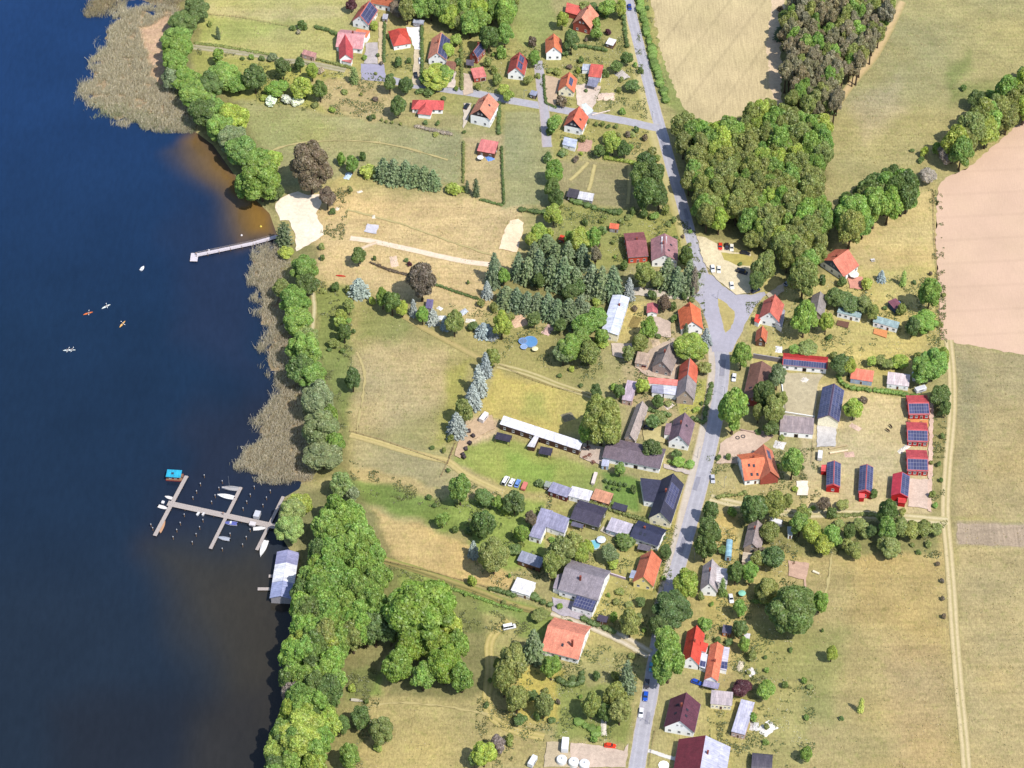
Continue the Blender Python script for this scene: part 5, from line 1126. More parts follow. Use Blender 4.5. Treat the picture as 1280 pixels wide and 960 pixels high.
slab('', '', pts(cD, 580, 425, 632, 428, 622, 470, 572, 465), 2.7, 2.5, (196, 202, 214), white, parent=h, win=0, door=None)
h = gable('dark_gabled_house', 'orange roofed house with dark timbered gable and glass conservatory', cD(492, 792), cD(533, 703), cD(428, 885), cD(552, 925), 8.8, 3.6, (242, 126, 96), white, cladding=(70, 66, 80), sky=[(R_, .4, .5)])
slab('', '', pts(cF, 562, 58, 650, 78, 636, 132, 548, 108), 3, 2.6, (200, 208, 226), white, parent=h, win=1, door=None)
slab('garden_shed', 'small white roofed shed in the timbered brick house garden', pts(cD, 745, 250, 800, 262, 786, 306, 738, 292), 2.7, 2.4, (248, 246, 244), timber)
slab('garden_shed', 'small grey roofed shed with dark walls beside the bare plot lane', pts(cD, 230, 597, 277, 610, 268, 640, 228, 630), 2.6, 2.4, (160, 165, 186), DARK)
gable('farmhouse', 'orange roofed house cut by the top edge of the grove', cB(235, -22), cB(400, 8), None, cB(225, 15), 6.2, 3.2, (240, 138, 98), white, chim=[(.6, 0)])
slab('field_shed', 'small pinkish roofed shed at the edge of the top meadow', pts(cA, 735, 330, 830, 348, 822, 386, 738, 362), 3.4, 2.6, (206, 152, 142), pinkw)
slab('garden_shed', 'grey roofed shed behind the red hip roofed house', pts(cB, 520, 125, 588, 135, 583, 160, 510, 150), 2.8, 2.5, (176, 182, 196), greyw)
slab('garden_shed', 'tiny grey roofed shed beside the drive of the pink roofed house', pts(cB, 312, 92, 345, 92, 345, 128, 310, 125), 2.5, 2.3, (190, 190, 200), greyw)
slab('hillside_shed', 'lone shed with salmon pink roof in the fenced paddock', pts(cE, 962, 70, 1086, 92, 1056, 172, 945, 152), 4, 3, (238, 142, 136), timber)
slab('garden_shed', 'black flat roofed shed at the vegetable field', pts(cF, 592, 400, 662, 412, 648, 470, 575, 456), 2.8, 2.6, (84, 78, 86), DARK)
slab('garden_shed', 'white metal roofed shed joined to a black roofed one', pts(cF, 662, 425, 758, 432, 754, 488, 650, 470), 2.8, 2.5, (240, 238, 240), greyw)
slab('garden_hut', 'tiny hut with orange roof on the lawn above the pink barn', pts(cF, 868, 632, 928, 640, 924, 676, 860, 668), 3.2, 2.4, (236, 118, 82), greyw)
slab('play_hut', 'tiny bright red hut under the garden trees', pts(cF, 532, 712, 568, 716, 560, 752, 526, 742), 2.4, 2.0, (236, 80, 50), redw)
# --- around the junction
gable('pink_barn', 'barn with dusky pink roof and orange front wall behind the spruces', cG(226, 222), cG(362, 212), None, cG(233, 330), 6.4, 4, (170, 102, 104), plain((228, 96, 72)), nwin=2)
h = gable('roadside_house', 'house with pale dormer and purplish pink roof beside the dark spruces', cG(462, 312), cG(458, 168), cG(395, 330), cG(572, 318), 7.4, 3.8, (186, 138, 140), white, sky=[(R_, .3, .3), (R_, .6, .5)])
slab('', '', pts(cG, 462, 190, 500, 188, 498, 300, 466, 306), 7.0, 6.6, (240, 238, 240), white, parent=h, win=0, door=None)
slab('', '', pts(cG, 498, 318, 566, 325, 562, 370, 498, 364), 3, 2.6, (250, 240, 238), white, parent=h, win=0, door=None)
gable('long_house', 'long house with white metal roof and cream end wall', cG(118, 828), cG(196, 578), cG(64, 812), cG(176, 846), 5.4, 4.5, (226, 232, 250), cream, rib=True, chim=[(.72, -.15)])
gable('garden_shed', 'small rosy roofed shed behind the orange junction house', cG(402, 690), cG(405, 628), cG(364, 703), cG(438, 707), 3.7, 2.7, (234, 134, 138), white, cat='shed', nwin=1)
gable('junction_house', 'bright orange roofed house with white gable at the road junction', cH5(470, 500), cH5(427, 205), cH5(245, 605), cH5(588, 602), 8, 3.3, (250, 132, 86), white, chim=[(.85, .1)])
h = gable('island_house', 'red roofed house with white gable facing the grass island', cJ(180, 592), cJ(210, 490), cJ(122, 655), cJ(238, 686), 8.6, 3.6, (236, 130, 112), white, nwin=2)
slab('', '', pts(cJ, 238, 562, 282, 585, 262, 682, 228, 660), 3.6, 3.2, (168, 166, 172), white, parent=h, win=0, door=None)
slab('', '', pts(cJ, 112, 605, 152, 612, 130, 658, 104, 646), 3.4, 2.8, (228, 84, 70), white, parent=h, win=0, door=None)
gable('small_barn', 'small steep orange roofed barn beside the grass island house', cJ(143, 735), cJ(152, 672), cJ(104, 792), cJ(168, 806), 6.2, 2.9, (242, 138, 100), timber, cat='barn', nwin=1)
gable('wood_edge_house', 'large orange roofed house with pink terrace under the wood', cJ(552, 300), cJ(642, 236), None, cJ(614, 394), 8, 3.2, (244, 142, 114), white, cladding=(110, 120, 140))
gable('grey_barn', 'old grey roofed barn hidden between the round green trees', cJ(460, 590), cJ(482, 476), cJ(424, 560), cJ(502, 612), 6, 3, (176, 166, 160), beige, cat='barn')
for lab, q, dk, dc in (('mobile home with teal grey roof and brown deck', (586, 563, 718, 600, 713, 628, 580, 596), (580, 640, 648, 652, 640, 686, 574, 668), (120, 86, 70)),
                       ('mobile home with teal grey roof and orange timber deck', (794, 614, 932, 650, 928, 690, 784, 650), (790, 688, 866, 700, 860, 742, 784, 716), (224, 150, 96))):
    h = slab('mobile_home', lab, pts(cJ, *q), 3, 2.9, (172, 196, 196), white, cat='mobile home', win=3, kind='n', group='mobile homes on the garden meadow')
    slab('', '', pts(cJ, *dk), .5, .5, plain(dc, .8, .2, .2, 2), timber, parent=h, win=0, door=None, th=.12, deck=True)
slab('garden_hut', 'dark little hut with red and blue roof under a grey bush', pts(cJ, 878, 520, 930, 515, 945, 565, 892, 588), 2.8, 2.5, (136, 84, 96), plain((70, 90, 130)), win=1)
h = gable('stable_block', 'long white stable with red roof and a strip of solar panels', cL(632, 100), cL(992, 134), None, cL(637, 166), 4.6, 3.3, (206, 60, 58), white, cat='stable', nwin=4, door='k', solar=[(R_, (.02, .97), (.3, .98))])
slab('garden_shed', 'shed with salmon orange roof and pale blue front behind the hedge', pts(cM, 185, 122, 302, 140, 297, 197, 180, 180), 3.8, 2.8, (246, 140, 112), blueg, win=2)
slab('garden_shed', 'shed with pinkish white roof beside the two parked trailers', pts(cM, 375, 143, 490, 160, 487, 222, 370, 207), 3.8, 2.8, (244, 226, 226), white, win=2)
gable('solar_hall', 'large hall covered in solar panels with cream gable end', cH7(230, 602), cH7(287, 255), cH7(105, 612), cH7(343, 660), 7.6, 4.4, (104, 84, 112), cream, cat='hall', solar=[(L_, (.02, .98), (.1, .97)), (R_, (.02, .98), (.1, .97))], win=False)
gable('brown_barn', 'long brown roofed barn between the road and the courtyard trees', cL(402, 425), cL(464, 135), cL(330, 345), None, 6, 3, (146, 106, 92), brick, cat='barn', sky=[(L_, .3, .5)])
slab('cattle_shed', 'low shed with grey corrugated roof closing the courtyard', pts(cL, 628, 560, 890, 600, 866, 722, 590, 698), 3.6, 2.9, (172, 156, 156), white, win=2, door='k', cat='shed', kind='n')
for lab, a0, a1, er in (('red cabin with grey solar slope, next to the hedge, first of the eastern row', (215, 112), (447, 110), (207, 247)),
                        ('red cabin with grey solar slope, middle one of the eastern row', (208, 402), (437, 410), (206, 537)),
                        ('red cabin with grey solar slope, last of the eastern row beside the gravel yard', (205, 712), (437, 720), (197, 856))):
    h = gable('red_cabin', lab, cM2(*a0), cM2(*a1), None, cM2(*er), 4.7, 3.1, (216, 90, 94), redw, cat='cabin', nwin=3, solar=[(R_, (.04, .97), (.12, .92))], group='red solar cabins', over=.25)
h = gable('red_cabin', 'red cabin with arched solar roof and a small red side shed', cC1(375, 550), cC1(388, 185), cC1(272, 582), cC1(482, 606), 4.8, 3.3, (214, 92, 96), redw, cat='cabin', solar=[(L_, (.06, .98), (.08, .97)), (R_, (.06, .98), (.08, .97))], group='red solar cabins', over=.2)
slab('', '', pts(cC1, 205, 250, 290, 250, 285, 352, 192, 346), 2.9, 2.5, (238, 96, 96), redw, parent=h, win=0, door=None)
h = gable('red_cabin', 'red cabin with arched solar roof and a porch, middle of the lower row', cC1(868, 640), cC1(890, 240), cC1(755, 650), cC1(962, 662), 4.8, 3.3, (214, 92, 96), redw, cat='cabin', solar=[(L_, (.06, .98), (.08, .97)), (R_, (.06, .98), (.08, .97))], group='red solar cabins', over=.2)
slab('', '', pts(cC1, 768, 662, 858, 662, 852, 748, 764, 748), 2.8, 2.6, (238, 104, 104), redw, parent=h, win=0, door=None)
h = gable('red_cabin', 'red cabin with one bare red slope and one solar slope beside the gravel yard', cM(432, 778), cM(442, 665), cM(393, 765), cM(480, 806), 5.2, 3.3, (226, 70, 88), redw, cat='cabin', solar=[(R_, (.04, .97), (.06, .97))], group='red solar cabins', over=.25)
slab('', '', pts(cM, 430, 800, 470, 806, 468, 832, 428, 826), 2.7, 2.5, (232, 70, 70), redw, parent=h, win=0, door=None)
h = gable('farmhouse', 'big orange L shaped farmhouse with white end gable across the farmyard', cN(568, 185), cN(722, 166), None, cN(576, 326), 8, 3.3, (250, 138, 92), white, sky=[(R_, .3, .3), (R_, .5, .35), (R_, .35, .75), (R_, .6, .78)])
gable('', '', cN(764, 262), cN(716, 80), None, cN(826, 314), 8, 3.4, (242, 146, 112), brick, parent=h, win=False, solar=[(R_, (.55, .85), (.2, .55))])
h = gable('old_cottage', 'old cottage with pale grey roof behind the roadside conifers', cN(636, 742), cN(672, 585), cN(588, 738), cN(692, 812), 6.6, 3, (178, 162, 158), beige)
slab('', '', pts(cN, 580, 800, 712, 815, 702, 882, 572, 866), 2.8, 2.4, (214, 196, 170), beige, parent=h, win=0, door=None)
barrel('circus_wagon', 'light blue round roofed wagon on the lawn behind the roadside conifers', cN(482, 826), cN(491, 714), cN(460, 828), cN(504, 832), 3.6, 2.7, (172, 218, 236), plain((150, 190, 210)), cat='wagon', wheels=True)
h = gable('bright_house', 'pale grey roofed white house half hidden by garden trees', cP(352, 262), cP(371, 98), cP(302, 242), cP(402, 384), 8, 3.2, (216, 204, 204), white)
slab('', '', pts(cP, 400, 150, 480, 165, 475, 268, 395, 250), 5.2, 4.4, (232, 226, 226), white, parent=h, win=0, door=None)
h = gable('red_house', 'glossy red roofed white house beside the tall roadside trees', cP(222, 748), cP(262, 540), cP(176, 748), cP(286, 816), 8, 3.4, (238, 92, 72), white, chim=[(.5, -.1)], nwin=3)
slab('', '', pts(cP, 302, 648, 350, 665, 332, 722, 288, 706), 5.4, 4.4, (236, 80, 60), white, parent=h, win=0, door=None)
slab('', '', pts(cP, 300, 725, 345, 736, 330, 832, 286, 816), 3.1, 2.6, (226, 230, 240), white, parent=h, win=1, door=None, solar=(.1, .9, .55, .95))
h = gable('annex_house', 'narrow orange roofed house with a white flat extension and solar end', cP(362, 884), cP(402, 650), cP(324, 888), cP(414, 914), 5.6, 3.3, (244, 140, 104), white, cat='house', chim=[(.45, -.1)])
slab('', '', pts(cP, 424, 680, 492, 690, 470, 842, 412, 830), 3.1, 2.8, (226, 220, 232), white, parent=h, win=0, door=None, solar=(.05, .9, .66, .97))
slab('carport', 'lilac grey flat carport in front of the narrow orange roofed house', pts(cQ, 532, 375, 640, 390, 626, 436, 525, 412), 2.8, 2.7, (170, 164, 192), None, posts=True, cat='carport')
slab('garden_hut', 'tiny orange hut with slate grey roof behind the red roofed house', pts(cP, 447, 535, 506, 545, 502, 598, 442, 590), 3, 2.5, (118, 112, 134), orangew)
gable('maroon_house', 'big white house with dark maroon roof beside the road', cC4(212, 380), cC4(290, 38), cC4(95, 462), cC4(456, 562), 9, 3.4, (112, 62, 78), white, sky=[(R_, .3, .3), (R_, .5, .28), (L_, .35, .4), (L_, .65, .4)])
gable('corner_house', 'long house with one wine red slope and one pale metal slope', cC4(530, 1060), cC4(612, 570), cC4(195, 1055), cC4(838, 1062), 8.4, 3.6, (128, 52, 64), white, roof2=(206, 206, 226), chim=[(.6, -.2)])
slab('garden_house', 'weathered garden house with a row of small windows behind the maroon house', pts(cQ, 585, 440, 726, 452, 722, 546, 574, 531), 4.4, 3.1, (198, 184, 186), cream, win=4, cat='shed')
slab('long_shed', 'long pale flat roofed shed at the edge of the big meadow', pts(cQ, 765, 495, 858, 520, 820, 742, 732, 720), 3.5, 3.4, (212, 210, 228), pinkw, win=2, cat='shed')
barrel('quonset_shed', 'dark round roofed shed at the bottom edge beside the rubble', cQ(852, 905), cQ(990, 918), None, cQ(845, 985), 3.6, 2, (96, 90, 100), DARK)
# --- lake side of the road
h = gable('salmon_house', 'broad salmon roofed house with white end wall below the gravel drive', cR(452, 8), cR(702, 72), None, cR(430, 180), 8.4, 3.3, (248, 158, 128), white, chim=[(.75, -.55)], sky=[(R_, .5, .6)])
h = slab('grey_bungalow', 'L shaped bungalow with flat lilac grey roof and white walls', pts(cS, 722, 75, 790, 95, 742, 292, 652, 268), 3.6, 3.3, (166, 164, 190), white, cat='house', win=1, kind='n')
slab('', '', pts(cS, 785, 95, 918, 148, 884, 248, 762, 206), 3.55, 3.3, (168, 166, 192), white, parent=h, win=2, door=None)
h = gable('dark_barn', 'dark flat pitched barn beside the lilac grey bungalow', cS(952, 70), cS(1142, 128), None, cS(918, 148), 4.8, 3.3, (76, 70, 90), greenw, cat='barn', nwin=2)
slab('', '', pts(cS, 935, 168, 1012, 190, 1002, 216, 925, 196), 2.7, 2.5, (110, 106, 124), None, parent=h, posts=True)
slab('long_shed', 'shed with pale corrugated roof between two dark roofs', pts(cT, 548, 35, 706, 78, 662, 162, 525, 118), 3.4, 2.9, (212, 204, 216), blueg, win=2)
slab('wooden_shed', 'brown wooden shed with grey roof above the white flat roofed one', pts(cS, 602, 362, 748, 415, 722, 482, 564, 428), 3.5, 2.8, (172, 176, 196), timber, win=1, door='k')
slab('flat_shed', 'white flat roofed shed in the dry garden', pts(cS, 565, 538, 706, 582, 640, 662, 528, 628), 3, 2.9, (252, 250, 252), white, win=1)
h = gable('big_grey_house', 'big grey roofed house with a dark solar lean-to and white walls', cT(245, 368), cT(512, 444), None, cT(222, 522), 8.6, 4.2, (170, 160, 168), white, chim=[(.45, -.35)], nwin=3, door='g')
slab('', '', pts(cT, 325, 550, 462, 592, 432, 668, 288, 626), 4.8, 3.4, (74, 76, 98), white, parent=h, win=3, door=None, solar=True)
slab('', '', pts(cT, 192, 420, 230, 405, 222, 522, 165, 506), 4.4, 3.2, (166, 156, 168), white, parent=h, win=0, door=None)
h = gable('yellow_house', 'yellow gabled house with orange red roof by the road', cT(762, 430), cT(818, 252), cT(690, 488), cT(834, 506), 8, 3.3, (244, 140, 104), yellow, chim=[(.75, .15)])
slab('', '', pts(cT, 692, 385, 742, 396, 726, 446, 674, 436), 3.6, 3.1, (172, 182, 204), yellow, parent=h, win=0, door=None)
h = gable('navy_house', 'house with low navy blue roof and two skylights', cT(708, 90), cT(898, 155), None, cT(690, 168), 5.2, 3.5, (56, 60, 90), white, sky=[(R_, .3, .45), (R_, .45, .45)])
slab('', '', pts(cT, 738, 208, 822, 226, 810, 262, 728, 246), 2.8, 2.6, (116, 110, 118), None, parent=h, posts=True)
h = gable('black_roofed_house', 'cream house with black roof and a pale solar slope beside the road', cU(655, 852), cU(742, 592), cU(585, 905), cU(736, 942), 8.6, 3.5, (66, 66, 88), cream, solar=[(R_, (.3, .8), (.1, .8))])
slab('', '', pts(cU, 535, 625, 674, 640, 656, 792, 558, 776), 3.7, 3.5, (70, 70, 92), white, parent=h, win=2, door=None, rib=False)
h = gable('white_gabled_house', 'white gabled house with steep mauve grey roof by the road', cH6(318, 525), cH6(410, 180), cH6(165, 672), cH6(478, 748), 8.6, 3.4, (146, 120, 132), white, sky=[(R_, .6, .4)])
slab('', '', pts(cH6, 150, 350, 238, 345, 212, 520, 120, 516), 3.9, 3.2, (158, 132, 138), white, parent=h, win=0, door=None)
gable('long_barn', 'long narrow barn with beige grey roof behind the big olive tree', cU(447, 335), cU(532, 108), cU(413, 398), cU(503, 386), 6.6, 3.4, (200, 184, 174), beige, cat='barn')
gable('low_stable', 'long low building with grey brown roof and a white front', cU(303, 408), cU(688, 486), None, cU(285, 488), 4.5, 3.3, (132, 116, 126), white, cat='stable', nwin=5, door='k')
gable('stone_house', 'bare stone house with grey roof and rubble yard', cV(655, 590), cV(705, 470), cV(602, 652), cV(726, 708), 8.6, 3.8, (176, 160, 152), plain((200, 174, 162), .9, .1, .3, 2))
h = gable('orange_and_grey_house', 'house with half orange and half grey roof facing the road hedge', cV(830, 790), cV(858, 572), cV(770, 852), cV(892, 882), 8.6, 3.6, (178, 166, 164), beige, patch=[(R_, .5, 1, (244, 128, 100)), (L_, .5, 1, (226, 104, 82))])
slab('', '', pts(cV, 588, 700, 786, 718, 782, 758, 584, 741), 4.2, 3.4, (240, 140, 128), white, parent=h, win=0, door=None)
slab('', '', pts(cV, 690, 757, 782, 762, 776, 822, 690, 810), 3.2, 2.9, (232, 232, 244), white, parent=h, win=0, door=None)
slab('', '', pts(cV, 615, 750, 689, 756, 688, 812, 610, 802), 3.1, 2.8, (176, 176, 198), white, parent=h, win=0, door=None)
slab('long_shed', 'narrow shed with mottled lilac roof beside the track to the stone house', pts(cV, 447, 720, 518, 730, 480, 862, 414, 850), 3.4, 3, (204, 184, 198), pinkw, win=1)
slab('garage', 'beige flat roofed garage in the rubble yard', pts(cV, 515, 530, 602, 540, 582, 620, 500, 606), 3, 2.8, (196, 172, 152), beige, cat='garage', door='g')
h = slab('horse_stable', 'very long timber stable with white metal roof above the green lawn', pts(cW, 478, 212, 1003, 380, 986, 442, 450, 266), 4.2, 3.3, (246, 244, 250), brown, cat='stable', win=8, door='k', kind='n')
slab('', '', pts(cW, 682, 345, 713, 352, 682, 422, 634, 414), 3.1, 2.8, (246, 242, 244), brown, parent=h, win=0, door=None)
slab('lean_to', 'black flat roofed shelter at the lake end of the timber stable', pts(cW, 432, 318, 538, 345, 516, 388, 418, 365), 2.8, 2.6, (66, 60, 76), brown, posts=True)
slab('lean_to', 'black flat roofed shelter in front of the timber stable middle', pts(cW, 722, 413, 808, 430, 791, 478, 711, 463), 2.8, 2.6, (66, 60, 78), brown, posts=True)
slab('garden_shed', 'dark red walled shed with lilac grey roof behind the dark barn', pts(cW, 805, 655, 934, 690, 903, 758, 770, 712), 3.2, 2.9, (164, 162, 186), plain((112, 52, 52)), win=2)
slab('garden_shed', 'shed with white flat roof between the lilac and the orange roofed sheds', pts(cW, 934, 676, 1074, 716, 1046, 780, 909, 746), 3, 2.8, (250, 246, 248), white, win=2)
slab('garden_shed', 'shed with half white half rusty orange corrugated roof', pts(cW, 1090, 690, 1212, 735, 1176, 800, 1059, 765), 2.9, 2.7, (222, 160, 126), timber, win=1)
slab('garden_shed', 'small black flat roofed shed beside the olive hedge', pts(cW, 1217, 784, 1306, 812, 1290, 852, 1195, 826), 2.5, 2.3, (70, 68, 84), DARK, win=1)
slab('garden_shed', 'small pale green roofed shed with leaning panels on the stable lawn', pts(cW, 757, 645, 806, 655, 782, 690, 745, 681), 2.7, 2.4, (164, 172, 160), timber)
slab('garden_shed', 'purple grey shed beside the copper tree', pts(cY, 820, 285, 864, 292, 854, 350, 808, 346), 2.9, 2.4, (120, 112, 152), greyw)
slab('garden_shed', 'small pale shed under the trees behind the old cottage', pts(cN, 878, 630, 910, 630, 908, 690, 876, 690), 2.6, 2.4, (214, 222, 218), white, win=0)
slab('garden_shed', 'white felt roofed garden shed in the rubble behind the annexed house', pts(cP, 588, 592, 630, 596, 622, 635, 585, 628), 2.6, 2.4, (228, 224, 226), white, win=0)
slab('garden_shed', 'little bluish shed beside the orchard and the low stable', pts(cU, 280, 500, 330, 505, 325, 550, 276, 545), 2.6, 2.4, (206, 210, 232), blueg, win=0)
slab('greenhouse', 'small glass greenhouse behind the big grey roofed house', pts(cT, 300, 330, 342, 340, 330, 388, 288, 376), 2.6, 2.3, (196, 208, 222), blueg, win=0, cat='greenhouse')
slab('garden_shed', 'low dark shed against the white end wall of the big grey house', pts(cT, 470, 680, 535, 698, 525, 738, 458, 722), 2.5, 2.3, (84, 74, 92), timber, win=0)
# boathouse in the lake
h = gable('boathouse', 'boathouse on the lake shore with grey white and blue roof sheets', cAA(872, 888), cAA(916, 610), cAA(804, 886), cAA(938, 892), 4.6, 3.0, (176, 184, 222), greyw, z0=WZ, cat='boathouse', rib=True, win=False, patch=[(L_, .33, .72, (250, 250, 255)), (R_, .33, .72, (250, 250, 255)), (L_, .72, 1, (168, 168, 204)), (R_, .72, 1, (168, 168, 204))])
for a, b in (((730, 845), (806, 845)), ((796, 768), (824, 768))):
    p, q = P(*cAA(*a), 0), P(*cAA(*b), 0); M = Matrix.Rotation(-h.rotation_euler.z, 3, 'Z'); p, q = M @ (p - h.location), M @ (q - h.location)
    d = (q - p).normalized(); n = Vector((-d.y, d.x, 0)) * .7; m = MB(); z = -WZ; m.add([p + n + Vector((0, 0, 0)), p - n, q - n, q + n, p + n - Vector((0, 0, .15)), p - n - Vector((0, 0, .15)), q - n - Vector((0, 0, .15)), q + n - Vector((0, 0, .15))], [(0, 1, 2, 3), (7, 6, 5, 4), (0, 4, 5, 1), (1, 5, 6, 2), (2, 6, 7, 3), (3, 7, 4, 0)]); m.put('landing_stage', [GREYWOOD], h)
# ------------------------------------------------------------------ vehicles
def children(o): return [c for c in bpy.data.objects if c.parent is o]
def copy_tree(o, parent=None, kids=None):
    kids = kids or KIDS
    c = o.copy(); col.objects.link(c)
    if parent: c.parent = parent
    for ch in kids.get(o.name, []): copy_tree(ch, c, kids)
    return c
KIDS = {}
def note_kids(o):
    KIDS[o.name] = children(o)
    for c in KIDS[o.name]: note_kids(c)
def car_proto(van=False):
    root = empty('parked_car')
    L, W = (5.0, .95) if van else (4.3, .89)
    if van: low = [(-2.5, .3), (-2.5, 1.0), (-2.45, 1.95), (1.3, 1.98), (2.05, 1.2), (2.45, 1.05), (2.5, .3)]; cab = None
    xs = [-L / 2, -L / 2 + .12, -L / 2 + .5, L / 2 - 1.2, L / 2 - .3, L / 2]
    def ring(x, hw, zt, zb=.28): return [(x, -hw, zb), (x, -hw, zb + .25), (x, -hw * .97, zt - .12), (x, -hw * .86, zt), (x, hw * .86, zt), (x, hw * .97, zt - .12), (x, hw, zb + .25), (x, hw, zb)]
    tops = [.72, .86, .92, .9, .78, .6]
    m = MB(); m.loft([ring(x, W * (.88 if i in (0, 5) else 1), t) for i, (x, t) in enumerate(zip(xs, tops))])
    # roof panel and pillars
    x0, x1, zr = (-L / 2 + .75, .35, 1.45) if not van else (-L / 2 + .2, 1.1, 1.95)
    m.box(x0, x1, -W * .74, W * .74, zr - .05, zr)
    for x in (x0, (x0 + x1) / 2, x1):
        for s in (-1, 1): m.tube((x, s * W * .73, zr - .03), (x + (.45 if x == x1 else -.35 if x == x0 else 0), s * W * .86, .9), .045, .045, 4)
    body = m.put('body', [PAINT], root)
    g = MB(); b0, b1 = x0 - .38, x1 + .6
    lowr = [(b0, -W * .84, .88), (b1, -W * .84, .88), (b1, W * .84, .88), (b0, W * .84, .88)]; up = [(x0, -W * .72, zr - .04), (x1, -W * .72, zr - .04), (x1, W * .72, zr - .04), (x0, W * .72, zr - .04)]
    g.add(lowr + up, [(4, 5, 6, 7), (0, 1, 5, 4), (1, 2, 6, 5), (2, 3, 7, 6), (3, 0, 4, 7)]); g.put('cabin_window', [GLASS], root)
    for x in (-L * .3, L * .31):
        for s in (-1, 1): put('wheel', WHEEL, root, (x, s * (W - .1), .33), 0 if s > 0 else math.pi)
    for s in (-1, 1):
        MB().box(L / 2 - .1, L / 2 + .02, s * .62 - .16, s * .62 + .16, .52, .66).put('headlight', [FRAME], root)
        MB().box(-L / 2 - .02, -L / 2 + .08, s * .64 - .13, s * .64 + .13, .62, .78).put('tail_light', [redw], root)
    return root
CAR, VAN = car_proto(), car_proto(True); VAN.name = 'parked_van'
note_kids(CAR); note_kids(VAN); used = set()
CARS = [
 (cPX(787, 9), (2, 12), (40, 62, 140), 'dark blue car driving down the top of the main road', 'c'),
 (cB(564, 405), (0, 1), (236, 236, 240), 'white car on the drive beside the tall dark hedge', 'c'), (cB(532, 502), (1, 8), (30, 32, 40), 'black car at the foot of the hedged drive', 'c'),
 (cB(870, 708), (6, -10), (36, 38, 46), 'black car beside the tall timbered house', 'c'), (cB(770, 505), (0, 1), (52, 56, 66), 'dark grey car in front of the pergola carport', 'c'),
 (cG(855, 256), (0, 1), (226, 60, 40), 'bright red car first in the row under the wood', 'c'), (cG(898, 256), (0, 1), (58, 46, 46), 'dark car between the red and the cream car', 'c'), (cG(931, 264), (0, 1), (240, 232, 214), 'cream car last in the row under the wood', 'c'),
 (cG(1020, 300), (6, 1), (46, 48, 54), 'dark car in the shade at the wood edge', 'c'), (cG(805, 404), (1, 6), (250, 250, 250), 'white car beside the road at the car park entry', 'c'), (cG(846, 410), (0, 1), (248, 244, 226), 'creamy white car second from the car park entry', 'c'),
 (cG(1000, 426), (7, 2), (30, 34, 48), 'black van alone on the sandy car park', 'v'), (cG(932, 516), (1, 6), (252, 250, 240), 'white car at the lower kerb of the car park', 'c'), (cG(1090, 548), (7, -3), (52, 60, 76), 'dark grey car with white trailer load at the car park corner', 'c'),
 (cJ(296, 428), (7, -5), (150, 156, 166), 'silver grey car behind the grass island house', 'c'), (cL(240, 268), (-1, 8), (246, 246, 246), 'white car at the kerb below the small roadside tree', 'c'),
 (cN(378, 312), (1, 10), (200, 200, 206), 'silver car on the verge opposite the black roofed house', 'c'), (cQ(183, 286), (-1, 8), (90, 170, 190), 'teal car in the shade of the tall roadside trees', 'c'), (cQ(152, 400), (-1, 8), (60, 56, 60), 'dark car half in the shade of the tall roadside trees', 'c'),
 (cQ(144, 482), (-1, 8), (36, 88, 196), 'blue car driving on the road beside the maroon house', 'c'), (cQ(114, 590), (-1, 8), (244, 244, 248), 'white car with dark roof behind the blue one', 'c'), (cS(515, 872), (10, -2), (250, 250, 250), 'white van alone in the green field', 'v'),
 (cR(868, 812), (10, 1), (240, 66, 26), 'orange red car at the yard entrance by the road', 'c'), (cU(592, 292), (8, 2), (44, 52, 78), 'dark blue car under the trees behind the white gabled house', 'c'),
 (cW(490, 645), (5, -9), (252, 252, 252), 'white van first of three beside the field track', 'v'), (cW(530, 656), (5, -9), (246, 246, 250), 'white car second of three beside the field track', 'c'), (cW(570, 662), (4, -9), (120, 156, 220), 'light blue car third of three beside the field track', 'c'),
 (cQ(485, 388), (8, 3), (40, 80, 180), 'blue car under the hedge by the lilac carport', 'c'), (cP(500, 362), (1, 5), (238, 238, 240), 'white car behind the bright house', 'c')]
for (px, d, c, lab, k) in CARS:
    src = CAR if k == 'c' else VAN
    o = copy_tree(src) if src.name in used else src; used.add(src.name); par = px
    a = P(*px, .6); b = P(px[0] + d[0], px[1] + d[1], .6); o.location = (a.x, a.y, .02 if not 'road' in lab else .12); o.rotation_euler.z = math.atan2(b.y - a.y, b.x - a.x)
    for ch in o.children if o is not src else KIDS[src.name]:
        if ch.name.startswith('body'): ch.color = rgba(c, .6)
    tag(o, lab, 'van' if k == 'v' else 'car')
